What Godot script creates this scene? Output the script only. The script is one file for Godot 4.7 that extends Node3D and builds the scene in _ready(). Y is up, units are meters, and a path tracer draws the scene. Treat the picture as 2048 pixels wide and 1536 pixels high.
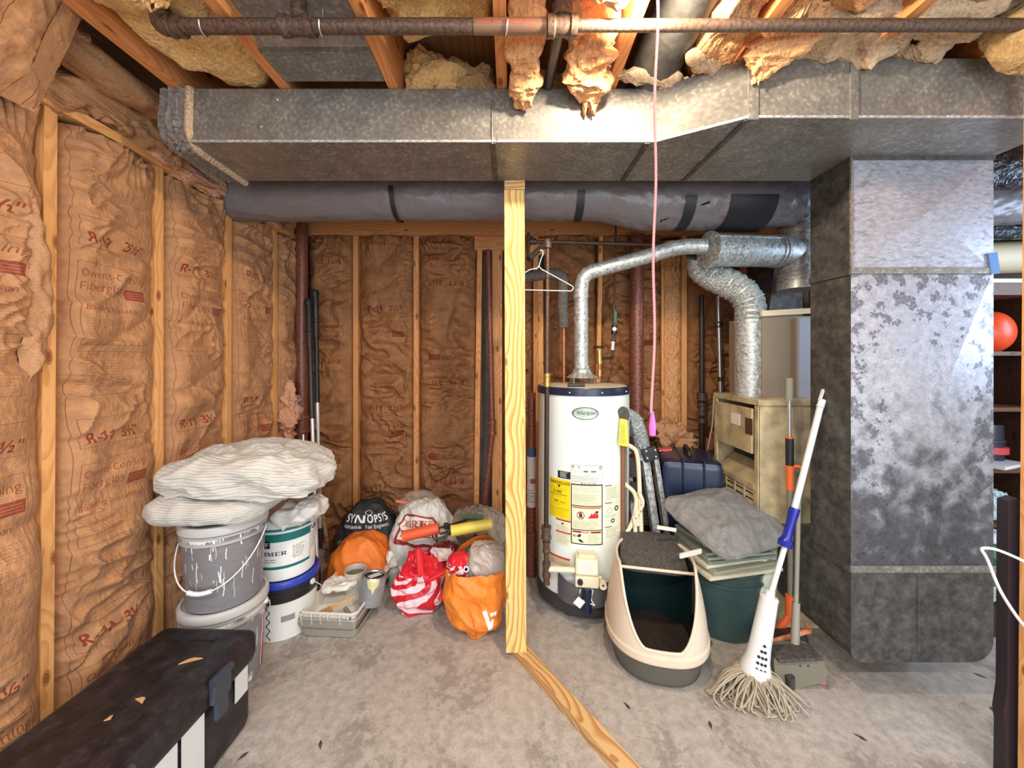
extends Node3D
# An unfinished basement utility corner: stud walls with kraft-faced batts, sheet-metal ducts, a water heater, a furnace and stored clutter.

const F := 770.0       # focal length in pixels of the 2048 x 1536 frame
const CX := 1023.0
const HY := 715.0
const EYE := 1.37
const WALL_X := -1.524 # room face of the left studs
const BACK := 2.81     # depth of the back studs' face
const DUCT_Y := 2.168  # underside of the main trunk
const JOIST_Y := 2.372

var M := {}
var taken := {}

func P(px: float, py: float, d: float) -> Vector3:
	return Vector3((px - CX) * d / F, EYE + (HY - py) * d / F, -d)

func FL(px: float, py: float, lift := 0.0) -> Vector3:   # a point on (or lift above) the floor
	var d := F * (EYE - lift) / (py - HY)
	return Vector3((px - CX) * d / F, lift, -d)

# ---------------------------------------------------------------- mesh builder
class MB:
	var v := PackedVector3Array()
	var uv := PackedVector2Array()
	var u0 := Vector2.ZERO

	func tri(a: Vector3, b: Vector3, c: Vector3, ua := Vector2.ZERO, ub := Vector2.ZERO, uc := Vector2.ZERO) -> MB:
		v.append(a); v.append(b); v.append(c)
		uv.append(ua + u0); uv.append(ub + u0); uv.append(uc + u0)
		return self

	func quad(a: Vector3, b: Vector3, c: Vector3, d: Vector3, ua := Vector2(0, 1), ub := Vector2(1, 1), uc := Vector2(1, 0), ud := Vector2(0, 0)) -> MB:
		tri(a, b, c, ua, ub, uc)
		tri(a, c, d, ua, uc, ud)
		return self

	# a box of the given size about xf's origin; UVs in metres, V along the longest side
	func box(size: Vector3, xf := Transform3D(), bevel := 0.0) -> MB:
		var h := size * 0.5
		var b := minf(bevel, minf(h.x, minf(h.y, h.z)) * 0.98)
		var long := size.max_axis_index()
		for ax in 3:
			var i := (ax + 1) % 3
			var j := (ax + 2) % 3
			var li: Array = [-h[i], h[i]] if b <= 0.0 else [-h[i], -h[i] + b, h[i] - b, h[i]]
			var lj: Array = [-h[j], h[j]] if b <= 0.0 else [-h[j], -h[j] + b, h[j] - b, h[j]]
			for s in [-1.0, 1.0]:
				for p in li.size() - 1:
					for q in lj.size() - 1:
						var c := []
						var t := []
						for k in [[p, q], [p + 1, q], [p + 1, q + 1], [p, q + 1]]:
							var w := Vector3.ZERO
							w[ax] = s * h[ax]
							w[i] = li[k[0]]
							w[j] = lj[k[1]]
							var uvp := Vector2(w[i], w[j])
							if long == i:
								uvp = Vector2(w[j], w[i])
							if ax != long and long != i and long != j:
								uvp = Vector2(w[i], w[j])
							t.append(uvp + Vector2(0.37 * ax, 0.21 * s))
							if b > 0.0:
								var inner := w.clamp(-h + Vector3.ONE * b, h - Vector3.ONE * b)
								var o := w - inner
								if o.length() > 1e-9:
									w = inner + o.normalized() * b
							c.append(xf * w)
						if s > 0.0:
							quad(c[0], c[1], c[2], c[3], t[0], t[1], t[2], t[3])
						else:
							quad(c[0], c[3], c[2], c[1], t[0], t[3], t[2], t[1])
		return self

	# a bar of rectangular section from a to b
	func bar(a: Vector3, b: Vector3, w: float, t: float, side := Vector3.RIGHT, bevel := 0.0) -> MB:
		var y := (b - a)
		var n := y.length()
		y = y / n
		var x := (side - y * side.dot(y)).normalized()
		return box(Vector3(w, n, t), Transform3D(Basis(x, y, x.cross(y)), (a + b) * 0.5), bevel)

	# surface over (u, v) in 0..1; normal side is (d/du x d/dv)
	func grid(nu: int, nv: int, f: Callable, flip := false) -> MB:
		var pts := PackedVector3Array()
		for j in nv + 1:
			for i in nu + 1:
				pts.append(f.call(float(i) / nu, float(j) / nv))
		for j in nv:
			for i in nu:
				var k := j * (nu + 1) + i
				var a := Vector2(float(i) / nu, 1.0 - float(j) / nv)
				var s := Vector2(1.0 / nu, -1.0 / nv)
				if flip:
					quad(pts[k], pts[k + nu + 1], pts[k + nu + 2], pts[k + 1], a, a + Vector2(0, s.y), a + s, a + Vector2(s.x, 0))
				else:
					quad(pts[k], pts[k + 1], pts[k + nu + 2], pts[k + nu + 1], a, a + Vector2(s.x, 0), a + s, a + Vector2(0, s.y))
		return self

	# profile of (radius, height) turned about the y axis of xf; outside to the right of the profile's direction when it goes up
	func lathe(prof: Array, sides := 24, xf := Transform3D(), squash := 1.0, uvs := Vector2(1, 1)) -> MB:
		var run := 0.0
		for k in prof.size() - 1:
			var p: Vector2 = prof[k]
			var q: Vector2 = prof[k + 1]
			var step := p.distance_to(q)
			for i in sides:
				var a := TAU * i / sides
				var b := TAU * (i + 1) / sides
				var ca := Vector3(cos(a), 0, -sin(a) * squash)
				var cb := Vector3(cos(b), 0, -sin(b) * squash)
				var A := xf * (ca * p.x + Vector3(0, p.y, 0))
				var B := xf * (cb * p.x + Vector3(0, p.y, 0))
				var C := xf * (cb * q.x + Vector3(0, q.y, 0))
				var D := xf * (ca * q.x + Vector3(0, q.y, 0))
				var x0 := float(i) / sides * uvs.x
				var x1 := float(i + 1) / sides * uvs.x
				if p.x > 1e-6:
					tri(A, B, C if q.x > 1e-6 else D, Vector2(x0, -run * uvs.y), Vector2(x1, -run * uvs.y), Vector2(x1, -(run + step) * uvs.y))
				if q.x > 1e-6:
					tri(A, C, D, Vector2(x0, -run * uvs.y), Vector2(x1, -(run + step) * uvs.y), Vector2(x0, -(run + step) * uvs.y))
			run += step
		return self

	# round tube along a path; r is a number or an array as long as the path
	func tube(path: Array, r, sides := 12, caps := true, uvm := 1.0) -> MB:
		var n := path.size()
		var rr := func(i): return float(r[i]) if r is Array else float(r)
		var t0: Vector3 = (path[1] - path[0]).normalized()
		var x := t0.cross(Vector3.UP if absf(t0.y) < 0.9 else Vector3.RIGHT).normalized()
		var rings := []
		var t_old := t0
		var run := 0.0
		var runs := []
		for i in n:
			var t: Vector3 = t0
			if i > 0 and i < n - 1:
				t = ((path[i + 1] - path[i]).normalized() + (path[i] - path[i - 1]).normalized()).normalized()
			elif i == n - 1:
				t = (path[i] - path[i - 1]).normalized()
			if t.is_zero_approx():
				t = t_old
			var ax := t_old.cross(t)
			if ax.length() > 1e-7:
				x = x.rotated(ax.normalized(), t_old.angle_to(t))
			x = (x - t * x.dot(t)).normalized()
			t_old = t
			var y := t.cross(x)
			var ring := PackedVector3Array()
			var k := 1.0
			if i > 0 and i < n - 1:
				k = 1.0 / maxf(0.6, t.dot((path[i] - path[i - 1]).normalized()))
			for s in sides:
				var a := TAU * s / sides
				ring.append(path[i] + (x * cos(a) + y * sin(a)) * rr.call(i))
			rings.append(ring)
			if i > 0:
				run += path[i].distance_to(path[i - 1])
			runs.append(run)
		for i in n - 1:
			for s in sides:
				var e := (s + 1) % sides
				var ua := float(s) / sides
				var ub := float(s + 1) / sides
				quad(rings[i][s], rings[i][e], rings[i + 1][e], rings[i + 1][s], Vector2(ua, -runs[i] * uvm), Vector2(ub, -runs[i] * uvm), Vector2(ub, -runs[i + 1] * uvm), Vector2(ua, -runs[i + 1] * uvm))
		if caps:
			for s in sides:
				var e := (s + 1) % sides
				tri(path[0], rings[0][e], rings[0][s])
				tri(path[n - 1], rings[n - 1][s], rings[n - 1][e])
		return self

	# polygon in xf's xy plane, thick along its z from 0 to depth
	func prism(poly: PackedVector2Array, depth: float, xf := Transform3D()) -> MB:
		var p := poly
		if Geometry2D.is_polygon_clockwise(p):
			p = p.duplicate()
			p.reverse()
		var lo := p[0]
		var hi := p[0]
		for q in p:
			lo = lo.min(q)
			hi = hi.max(q)
		var sz := (hi - lo).max(Vector2(1e-6, 1e-6))
		var to := func(q: Vector2): return Vector2((q.x - lo.x) / sz.x, 1.0 - (q.y - lo.y) / sz.y)
		var idx := Geometry2D.triangulate_polygon(p)
		for k in range(0, idx.size(), 3):
			var a := p[idx[k]]
			var b := p[idx[k + 1]]
			var c := p[idx[k + 2]]
			if (b - a).cross(c - a) < 0.0:
				var o := b
				b = c
				c = o
			tri(xf * Vector3(a.x, a.y, depth), xf * Vector3(b.x, b.y, depth), xf * Vector3(c.x, c.y, depth), to.call(a), to.call(b), to.call(c))
			tri(xf * Vector3(a.x, a.y, 0), xf * Vector3(c.x, c.y, 0), xf * Vector3(b.x, b.y, 0), to.call(a), to.call(c), to.call(b))
		for k in p.size():
			var a := p[k]
			var b := p[(k + 1) % p.size()]
			quad(xf * Vector3(a.x, a.y, 0), xf * Vector3(b.x, b.y, 0), xf * Vector3(b.x, b.y, depth), xf * Vector3(a.x, a.y, depth), to.call(a), to.call(b), to.call(b), to.call(a))
		return self

	func aabb() -> AABB:
		var b := AABB(v[0], Vector3.ZERO)
		for p in v:
			b = b.expand(p)
		return b

	# triangles with normals smoothed across edges flatter than the crease angle
	func mesh(origin := Vector3.ZERO, crease := 38.0) -> ArrayMesh:
		var n := v.size()
		var fn := PackedVector3Array()
		fn.resize(n / 3)
		var at := {}
		var ids := PackedInt32Array()
		ids.resize(n)
		var lists: Array[PackedInt32Array] = []
		for i in n:
			var key := Vector3i((v[i] * 20000.0).round())
			var id: int = at.get(key, -1)
			if id < 0:
				id = lists.size()
				at[key] = id
				lists.append(PackedInt32Array())
			ids[i] = id
			lists[id].append(i / 3)
		for f in n / 3:
			fn[f] = (v[f * 3 + 1] - v[f * 3]).cross(v[f * 3 + 2] - v[f * 3])
		var cosc := cos(deg_to_rad(crease))
		var nn := PackedVector3Array()
		nn.resize(n)
		var vv := PackedVector3Array()
		vv.resize(n)
		for i in n:
			var m := fn[i / 3]
			var ml := m.length()
			var s := Vector3.ZERO
			for f in lists[ids[i]]:
				var o := fn[f]
				if o.dot(m) >= cosc * ml * o.length():
					s += o
			nn[i] = s.normalized() if s.length() > 1e-14 else Vector3.UP
			vv[i] = v[i] - origin
		var idx := PackedInt32Array()
		idx.resize(n)
		for f in n / 3:
			idx[f * 3] = f * 3
			idx[f * 3 + 1] = f * 3 + 2
			idx[f * 3 + 2] = f * 3 + 1
		var a := []
		a.resize(Mesh.ARRAY_MAX)
		a[Mesh.ARRAY_VERTEX] = vv
		a[Mesh.ARRAY_NORMAL] = nn
		a[Mesh.ARRAY_TEX_UV] = uv
		a[Mesh.ARRAY_INDEX] = idx
		var me := ArrayMesh.new()
		me.add_surface_from_arrays(Mesh.PRIMITIVE_TRIANGLES, a)
		return me

# a smooth sheet over (u, v): indexed, with normals from its neighbours (fast for large sheets). uvf maps (u, v) to UV.
func sheet(nu: int, nv: int, f: Callable, origin := Vector3.ZERO, uvf = null, wrap := false, flip := false) -> ArrayMesh:
	var w := nu + 1
	var p := PackedVector3Array()
	var t := PackedVector2Array()
	p.resize(w * (nv + 1))
	t.resize(w * (nv + 1))
	for j in nv + 1:
		for i in w:
			var a := float(i) / nu
			var b := float(j) / nv
			p[j * w + i] = f.call(0.0 if wrap and i == nu else a, b) - origin
			t[j * w + i] = uvf.call(a, b) if uvf != null else Vector2(a, 1.0 - b)
	var nn := PackedVector3Array()
	nn.resize(p.size())
	for j in nv + 1:
		for i in w:
			var i0 := i - 1
			var i1 := i + 1
			if wrap:
				i0 = (i0 + nu) % nu
				i1 = i1 % nu
			var du := p[j * w + mini(i1, nu)] - p[j * w + maxi(i0, 0)]
			var dv := p[mini(j + 1, nv) * w + i] - p[maxi(j - 1, 0) * w + i]
			var c := du.cross(dv)
			if c.length() < 1e-12:   # a pole
				var jj := j + 1 if j == 0 else j - 1
				var m := Vector3.ZERO
				for k in w:
					m += p[jj * w + k]
				c = p[j * w + i] - m / w
				if flip:
					c = -c
			nn[j * w + i] = (-c if flip else c).normalized()
	var idx := PackedInt32Array()
	for j in nv:
		for i in nu:
			var k := j * w + i
			if flip:
				idx.append_array([k, k + 1, k + w, k + 1, k + w + 1, k + w])
			else:
				idx.append_array([k, k + w, k + 1, k + 1, k + w, k + w + 1])
	var a := []
	a.resize(Mesh.ARRAY_MAX)
	a[Mesh.ARRAY_VERTEX] = p
	a[Mesh.ARRAY_NORMAL] = nn
	a[Mesh.ARRAY_TEX_UV] = t
	a[Mesh.ARRAY_INDEX] = idx
	var me := ArrayMesh.new()
	me.add_surface_from_arrays(Mesh.PRIMITIVE_TRIANGLES, a)
	return me

# polyline with its corners rounded to radius r
func fillet(pts: Array, r: float, seg := 6) -> Array:
	var out := [pts[0]]
	for i in range(1, pts.size() - 1):
		var a: Vector3 = (pts[i - 1] - pts[i])
		var b: Vector3 = (pts[i + 1] - pts[i])
		var c := minf(r, minf(a.length(), b.length()) * 0.48)
		var p0: Vector3 = pts[i] + a.normalized() * c
		var p1: Vector3 = pts[i] + b.normalized() * c
		for k in seg + 1:
			var t := float(k) / seg
			out.append(p0.lerp(pts[i], t).lerp(pts[i].lerp(p1, t), t))
	out.append(pts[-1])
	return out

# Catmull-Rom through the points
func curve(pts: Array, seg := 6) -> Array:
	var out := []
	for i in pts.size() - 1:
		var a: Vector3 = pts[maxi(i - 1, 0)]
		var b: Vector3 = pts[i]
		var c: Vector3 = pts[i + 1]
		var d: Vector3 = pts[mini(i + 2, pts.size() - 1)]
		for k in seg:
			out.append(b.cubic_interpolate(c, a, d, float(k) / seg))
	out.append(pts[-1])
	return out

func along(a: Vector3, b: Vector3, at := Vector3.INF) -> Transform3D:   # y from a to b, origin at a
	var y := (b - a).normalized()
	var x := y.cross(Vector3.BACK if absf(y.z) < 0.9 else Vector3.UP).normalized()
	return Transform3D(Basis(x, y, x.cross(y)), a if at == Vector3.INF else at)

func looking(at: Vector3, normal: Vector3, up := Vector3.UP) -> Transform3D:   # z along normal, y as near up as can be
	var z := normal.normalized()
	var y := (up - z * up.dot(z)).normalized()
	return Transform3D(Basis(y.cross(z), y, z), at)

func xf(at: Vector3, rot := Vector3.ZERO) -> Transform3D:
	return Transform3D(Basis.from_euler(rot * PI / 180.0), at)

# ---------------------------------------------------------------- nodes
func numbered(called: String) -> String:
	var n: int = taken.get(called, 0)
	taken[called] = n + 1
	return called if n == 0 else "%s_%03d" % [called, n]

func tag(o: Node, label: String, category := "", group := "", kind := "") -> Node:
	if label:
		o.set_meta("label", label)
	if category:
		o.set_meta("category", category)
	if group:
		o.set_meta("group", group)
	if kind:
		o.set_meta("kind", kind)
	return o

func thing(called: String, label: String, category: String, at: Vector3, group := "") -> Node3D:
	var o := Node3D.new()
	o.name = numbered(called)
	add_child(o)
	o.position = at
	tag(o, label, category, group)
	return o

func world_of(n: Node) -> Vector3:
	var p := Vector3.ZERO
	while n != self and n != null:
		p += n.position
		n = n.get_parent()
	return p

func mi(called: String, me: Mesh, m: Material, parent: Node) -> MeshInstance3D:
	var o := MeshInstance3D.new()
	o.name = numbered(called) if parent == self else called
	o.mesh = me
	o.material_override = m
	parent.add_child(o, true)
	return o

# part built in world coordinates, stored relative to its parent
func part(called: String, mb: MB, m: Material, parent: Node, label := "", crease := 38.0) -> MeshInstance3D:
	var o := mi(called, mb.mesh(world_of(parent), crease), m, parent)
	if label:
		o.set_meta("label", label)
	return o

# a thing that is one mesh
func solo(called: String, label: String, category: String, mb: MB, m: Material, group := "", crease := 38.0) -> MeshInstance3D:
	var b := mb.aabb()
	var at := b.position + Vector3(b.size.x * 0.5, 0, b.size.z * 0.5)
	var o := mi(called, mb.mesh(at, crease), m, self)
	o.position = at
	tag(o, label, category, group)
	return o

func struct(called: String, mb: MB, m: Material, label := "", category := "") -> MeshInstance3D:
	var o := mi(called, mb.mesh(Vector3.ZERO), m, self)
	tag(o, label, category, "", "structure")
	return o

# ---------------------------------------------------------------- pictures for materials
func noise_map(size: int, freq: float, seed_: int, oct := 3, ridged := false, cell := false) -> PackedByteArray:
	var n := FastNoiseLite.new()
	n.seed = seed_
	n.frequency = freq
	n.noise_type = FastNoiseLite.TYPE_CELLULAR if cell else FastNoiseLite.TYPE_SIMPLEX
	n.fractal_octaves = oct
	n.fractal_type = FastNoiseLite.FRACTAL_RIDGED if ridged else (FastNoiseLite.FRACTAL_NONE if cell else FastNoiseLite.FRACTAL_FBM)
	if cell:
		n.cellular_return_type = FastNoiseLite.RETURN_CELL_VALUE
		n.cellular_jitter = 1.0
	var skirt := size / 5
	var big := size + skirt
	var im := n.get_image(big, big, false, false, true)
	im.convert(Image.FORMAT_L8)
	var a := im.get_data()
	var out := PackedByteArray()
	out.resize(size * size)
	for y in size:
		var wy := 1.0 if y >= skirt else float(y) / skirt
		for x in size:
			var c := float(a[y * big + x])
			var wx := 1.0 if x >= skirt else float(x) / skirt
			if wx < 1.0:
				c = lerpf(float(a[y * big + x + size]), c, wx)
			if wy < 1.0:
				var c2 := float(a[(y + size) * big + x])
				if wx < 1.0:
					c2 = lerpf(float(a[(y + size) * big + x + size]), c2, wx)
				c = lerpf(c2, c, wy)
			out[y * size + x] = int(c)
	return out

func tex_from(size: Vector2i, f: Callable) -> ImageTexture:   # f(x, y) -> Color
	var d := PackedByteArray()
	d.resize(size.x * size.y * 3)
	var k := 0
	for y in size.y:
		for x in size.x:
			var c: Color = f.call(x, y)
			d[k] = clampi(int(c.r * 255.0), 0, 255)
			d[k + 1] = clampi(int(c.g * 255.0), 0, 255)
			d[k + 2] = clampi(int(c.b * 255.0), 0, 255)
			k += 3
	return ImageTexture.create_from_image(Image.create_from_data(size.x, size.y, false, Image.FORMAT_RGB8, d))

func grey_tex(size: int, a: PackedByteArray) -> ImageTexture:
	return ImageTexture.create_from_image(Image.create_from_data(size, size, false, Image.FORMAT_L8, a))

func face(called := "Droid Sans", weight := 700) -> Array:
	var f := SystemFont.new()
	f.font_names = PackedStringArray([called])
	f.font_weight = weight
	return [f, f.get_rids()]

var fonts := {}
# print a line of text into a picture, its left end at (x, y) on the baseline; stretch widens it
func print_on(im: Image, s: String, x: float, y: float, size: int, c: Color, font := "Droid Sans", weight := 700, stretch := 1.0, slant := 0.0) -> float:
	var key := font + str(weight)
	if not fonts.has(key):
		fonts[key] = face(font, weight)
	var ts := TextServerManager.get_primary_interface()
	var sh := ts.create_shaped_text()
	ts.shaped_text_add_string(sh, s, fonts[key][1], size)
	ts.shaped_text_shape(sh)
	var sz := Vector2i(size, 0)
	for g in ts.shaped_text_get_glyphs(sh):
		var rid: RID = g.font_rid
		if rid.is_valid():
			ts.font_render_glyph(rid, sz, g.index)
			var page := ts.font_get_glyph_texture_idx(rid, sz, g.index)
			var r := ts.font_get_glyph_uv_rect(rid, sz, g.index)
			if page >= 0 and r.size.x > 0:
				var atlas := ts.font_get_texture_image(rid, sz, page)
				var off := ts.font_get_glyph_offset(rid, sz, g.index)
				var w := int(ceil(r.size.x * stretch))
				for j in int(r.size.y):
					for i in w:
						var al := atlas.get_pixel(int(r.position.x) + mini(int(i / stretch), int(r.size.x) - 1), int(r.position.y) + j).a
						if al > 0.02:
							var X := int(x + off.x * stretch + i - slant * (off.y + j))
							var Y := int(y + off.y + j)
							if X >= 0 and Y >= 0 and X < im.get_width() and Y < im.get_height():
								im.set_pixel(X, Y, im.get_pixel(X, Y).lerp(c, al * c.a))
		x += g.advance * stretch
	ts.free_rid(sh)
	return x

func rect_on(im: Image, x: int, y: int, w: int, h: int, c: Color) -> void:
	im.fill_rect(Rect2i(x, y, w, h), c)

func frame_on(im: Image, x: int, y: int, w: int, h: int, t: int, c: Color) -> void:
	rect_on(im, x, y, w, t, c); rect_on(im, x, y + h - t, w, t, c)
	rect_on(im, x, y, t, h, c); rect_on(im, x + w - t, y, t, h, c)

func poly_on(im: Image, pts: PackedVector2Array, c: Color) -> void:
	var lo := pts[0]
	var hi := pts[0]
	for p in pts:
		lo = lo.min(p)
		hi = hi.max(p)
	for y in range(maxi(0, int(lo.y)), mini(im.get_height(), int(hi.y) + 1)):
		for x in range(maxi(0, int(lo.x)), mini(im.get_width(), int(hi.x) + 1)):
			if Geometry2D.is_point_in_polygon(Vector2(x + 0.5, y + 0.5), pts):
				im.set_pixel(x, y, im.get_pixel(x, y).lerp(c, c.a))

func ring_on(im: Image, cx: float, cy: float, r0: float, r1: float, c: Color, sy := 1.0) -> void:
	for y in range(maxi(0, int(cy - r1 * sy) - 1), mini(im.get_height(), int(cy + r1 * sy) + 2)):
		for x in range(maxi(0, int(cx - r1) - 1), mini(im.get_width(), int(cx + r1) + 2)):
			var d := Vector2(x + 0.5 - cx, (y + 0.5 - cy) / sy).length()
			if d <= r1 and d >= r0:
				im.set_pixel(x, y, c)

# rows of small grey dashes, as fine print is seen from across a room
func fine_print(im: Image, x: int, y: int, w: int, rows: int, pitch: int, c: Color, rng: RandomNumberGenerator, h := 2) -> void:
	for r in rows:
		var at := x
		var end := x + int(w * rng.randf_range(0.72, 1.0))
		while at < end:
			var n := rng.randi_range(3, 12)
			rect_on(im, at, y + r * pitch, mini(n, maxi(1, end - at)), h, c)
			at += n + rng.randi_range(1, 3)

func blank(w: int, h: int, c: Color) -> Image:
	var im := Image.create_empty(w, h, false, Image.FORMAT_RGB8)
	im.fill(c)
	return im

func rgb8(r: float, g: float, b: float) -> Color:
	return Color(r / 255.0, g / 255.0, b / 255.0)

func mat(c: Color, rough := 0.7, metal := 0.0, tex: Texture2D = null, more := {}) -> StandardMaterial3D:
	var m := StandardMaterial3D.new()
	m.albedo_color = c
	m.roughness = rough
	m.metallic = metal
	m.albedo_texture = tex
	for k in more:
		m.set(k, more[k])
	return m

func tri_mat(c: Color, rough: float, metal: float, tex: Texture2D, scale: float, more := {}) -> StandardMaterial3D:
	var m := mat(c, rough, metal, tex, more)
	m.uv1_triplanar = true
	m.uv1_world_triplanar = true
	m.uv1_scale = Vector3.ONE * scale
	return m

func bumped(m: StandardMaterial3D, tex: Texture2D, cm: float) -> StandardMaterial3D:
	m.heightmap_enabled = true
	m.heightmap_texture = tex
	m.heightmap_scale = cm
	return m

func glass(c: Color, alpha := 0.15, rough := 0.08) -> StandardMaterial3D:
	var m := mat(Color(c.r, c.g, c.b, alpha), rough)
	m.transparency = BaseMaterial3D.TRANSPARENCY_ALPHA
	return m

func noise3(seed_: int, freq: float, oct := 3, ridged := false) -> FastNoiseLite:
	var n := FastNoiseLite.new()
	n.seed = seed_
	n.frequency = freq
	n.noise_type = FastNoiseLite.TYPE_SIMPLEX
	n.fractal_octaves = oct
	n.fractal_type = FastNoiseLite.FRACTAL_RIDGED if ridged else FastNoiseLite.FRACTAL_FBM
	return n

# ---------------------------------------------------------------- the scene
func _ready() -> void:
	var cam := Camera3D.new()
	cam.name = "camera"
	cam.projection = Camera3D.PROJECTION_FRUSTUM
	cam.near = 0.05
	cam.far = 60.0
	cam.size = cam.near * 1536.0 / F
	cam.frustum_offset = Vector2((1024.0 - CX) / F, -(768.0 - HY) / F) * cam.near
	cam.position = Vector3(0, EYE, 0)
	add_child(cam)
	cam.current = true

	var env := Environment.new()
	env.background_mode = Environment.BG_COLOR
	env.background_color = Color(0.02, 0.022, 0.025)
	env.tonemap_mode = Environment.TONE_MAPPER_LINEAR
	env.tonemap_exposure = 1.58
	env.sdfgi_enabled = true
	env.ssao_enabled = true
	env.ssil_enabled = true
	var we := WorldEnvironment.new()
	we.name = "surroundings"
	we.environment = env
	add_child(we)

	# daylight through the glazed doors of the room behind, and a small high window at the right
	daylight(Vector3(1.35, 1.15, 2.42), Vector3(0, 0, -1), Vector2(2.6, 1.9), Color(0.86, 0.94, 1.0), 4.2)
	daylight(Vector3(-0.95, 1.5, 2.42), Vector3(0, 0, -1), Vector2(0.9, 1.1), Color(0.86, 0.94, 1.0), 1.7)
	daylight(Vector3(3.42, 1.75, -1.2), Vector3(-1, 0, 0), Vector2(1.1, 0.8), Color(0.72, 0.85, 1.0), 2.0)
	shop_light(Vector3(-0.55, 2.30, 0.45), 2.5, "long white shop light in the room behind, at the left")
	shop_light(Vector3(1.05, 2.30, 0.45), 2.5, "long white shop light in the room behind, at the right")
	bulb(Vector3(0.335, 2.335, -0.98), Color(1.0, 0.93, 0.82), 1.05)
	materials()
	room()
	framing()
	joists()
	ducts()
	loose_insulation()
	pipes()
	flues()
	water_heater()
	furnace()
	left_pile()
	bags()
	middle_clutter()
	right_side()

func daylight(at: Vector3, towards: Vector3, size: Vector2, c: Color, e: float) -> void:
	var l := AreaLight3D.new()
	l.name = "window_light"
	l.area_size = size
	l.light_color = c
	l.light_energy = e
	l.area_range = 12.0
	l.shadow_enabled = true
	l.transform = looking(at, -towards)
	add_child(l, true)

func bulb(at: Vector3, c: Color, e: float) -> void:
	var t := thing("light_bulb", "bare glowing light bulb in a porcelain holder under the ceiling joists", "bulb", at + Vector3(0, 0.11, 0))
	var g := MB.new()
	g.lathe([Vector2(0.0, -0.032), Vector2(0.012, -0.03), Vector2(0.024, -0.021), Vector2(0.031, -0.006), Vector2(0.03, 0.008), Vector2(0.024, 0.024), Vector2(0.015, 0.042), Vector2(0.013, 0.052)], 24, Transform3D(Basis(), at))
	var m := mat(Color(1, 0.95, 0.85), 0.3, 0.0, null, {"emission_enabled": true, "emission": Color(1.0, 0.87, 0.66), "emission_energy_multiplier": 6.0})
	part("globe", g, m, t)
	var s := MB.new()
	s.lathe([Vector2(0.0, 0.05), Vector2(0.02, 0.05), Vector2(0.024, 0.07), Vector2(0.05, 0.078), Vector2(0.055, 0.085), Vector2(0.055, 0.1), Vector2(0.0, 0.1)], 24, Transform3D(Basis(), at))
	part("lamp_holder", s, mat(rgb8(225, 220, 208), 0.35), t)
	var l := OmniLight3D.new()
	l.name = "bulb_light"
	l.light_color = c
	l.light_energy = e
	l.light_size = 0.028
	l.omni_range = 12.0
	l.omni_attenuation = 2.0
	l.shadow_enabled = true
	l.position = at
	add_child(l)

func shop_light(at: Vector3, e: float, label: String) -> void:
	var t := thing("shop_light", label, "lamp", at + Vector3(0, 0.07, 0), "shop lights")
	var h := MB.new()
	h.box(Vector3(1.2, 0.06, 0.16), xf(at + Vector3(0, 0.04, 0)), 0.01)
	part("housing", h, mat(rgb8(226, 228, 226), 0.4), t)
	var g := MB.new()
	g.box(Vector3(1.16, 0.01, 0.13), xf(at + Vector3(0, 0.006, 0)), 0.003)
	part("diffuser", g, mat(Color(1, 1, 1), 0.4, 0.0, null, {"emission_enabled": true, "emission": Color(1.0, 0.97, 0.93), "emission_energy_multiplier": 2.0}), t)
	var l := AreaLight3D.new()
	l.name = "shop_light_glow"
	l.area_size = Vector2(1.16, 0.13)
	l.light_color = Color(0.95, 0.975, 1.0)
	l.light_energy = e
	l.area_range = 12.0
	l.shadow_enabled = true
	l.transform = looking(at + Vector3(0, -0.004, 0), Vector3.UP, Vector3.BACK)
	add_child(l, true)

func wood_tex(seed_: int, knots: Array, contrast: float, rings := 15.0) -> ImageTexture:
	var w := 256
	var h := 1024
	var n := noise3(seed_, 0.004, 3)
	var fine := noise3(seed_ + 5, 0.25, 2)
	var f := func(x: int, y: int):
		var u := (x - w * 0.45) / 256.0
		var ang := TAU * y / h
		var wob := n.get_noise_3d(x * 0.7, 90.0 * cos(ang), 90.0 * sin(ang))
		var hh := 0.34 + 0.16 * sin(ang) + 0.06 * sin(ang * 3.0 + 1.0) + wob * 0.16
		var kn := 0.0
		var push := 0.0
		for k: Vector3 in knots:
			var d := Vector2((x - k.x) / k.z, (y - k.y) / (k.z * 1.5)).length()
			push += 0.10 * exp(-d * d * 0.25)
			if d < 1.3:
				kn = maxf(kn, clampf(1.5 - d, 0.0, 1.0) * (0.75 + 0.25 * sin(d * 14.0)))
		var r := sqrt(u * u * 1.6 + hh * hh) + push
		var g := fposmod(r * rings, 1.0)
		var late := smoothstep(0.35, 0.92, g) * (1.0 - smoothstep(0.94, 1.0, g))
		var fib := fine.get_noise_2d(x * 0.6, y * 0.03) * 0.5
		var t := clampf(late * contrast + fib * 0.16, 0.0, 1.0)
		var c := Color(1.0, 0.97, 0.92).lerp(Color(0.74, 0.55, 0.34), t)
		return c.lerp(Color(0.42, 0.24, 0.12), kn * 0.85)
	return tex_from(Vector2i(w, h), f)

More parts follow.
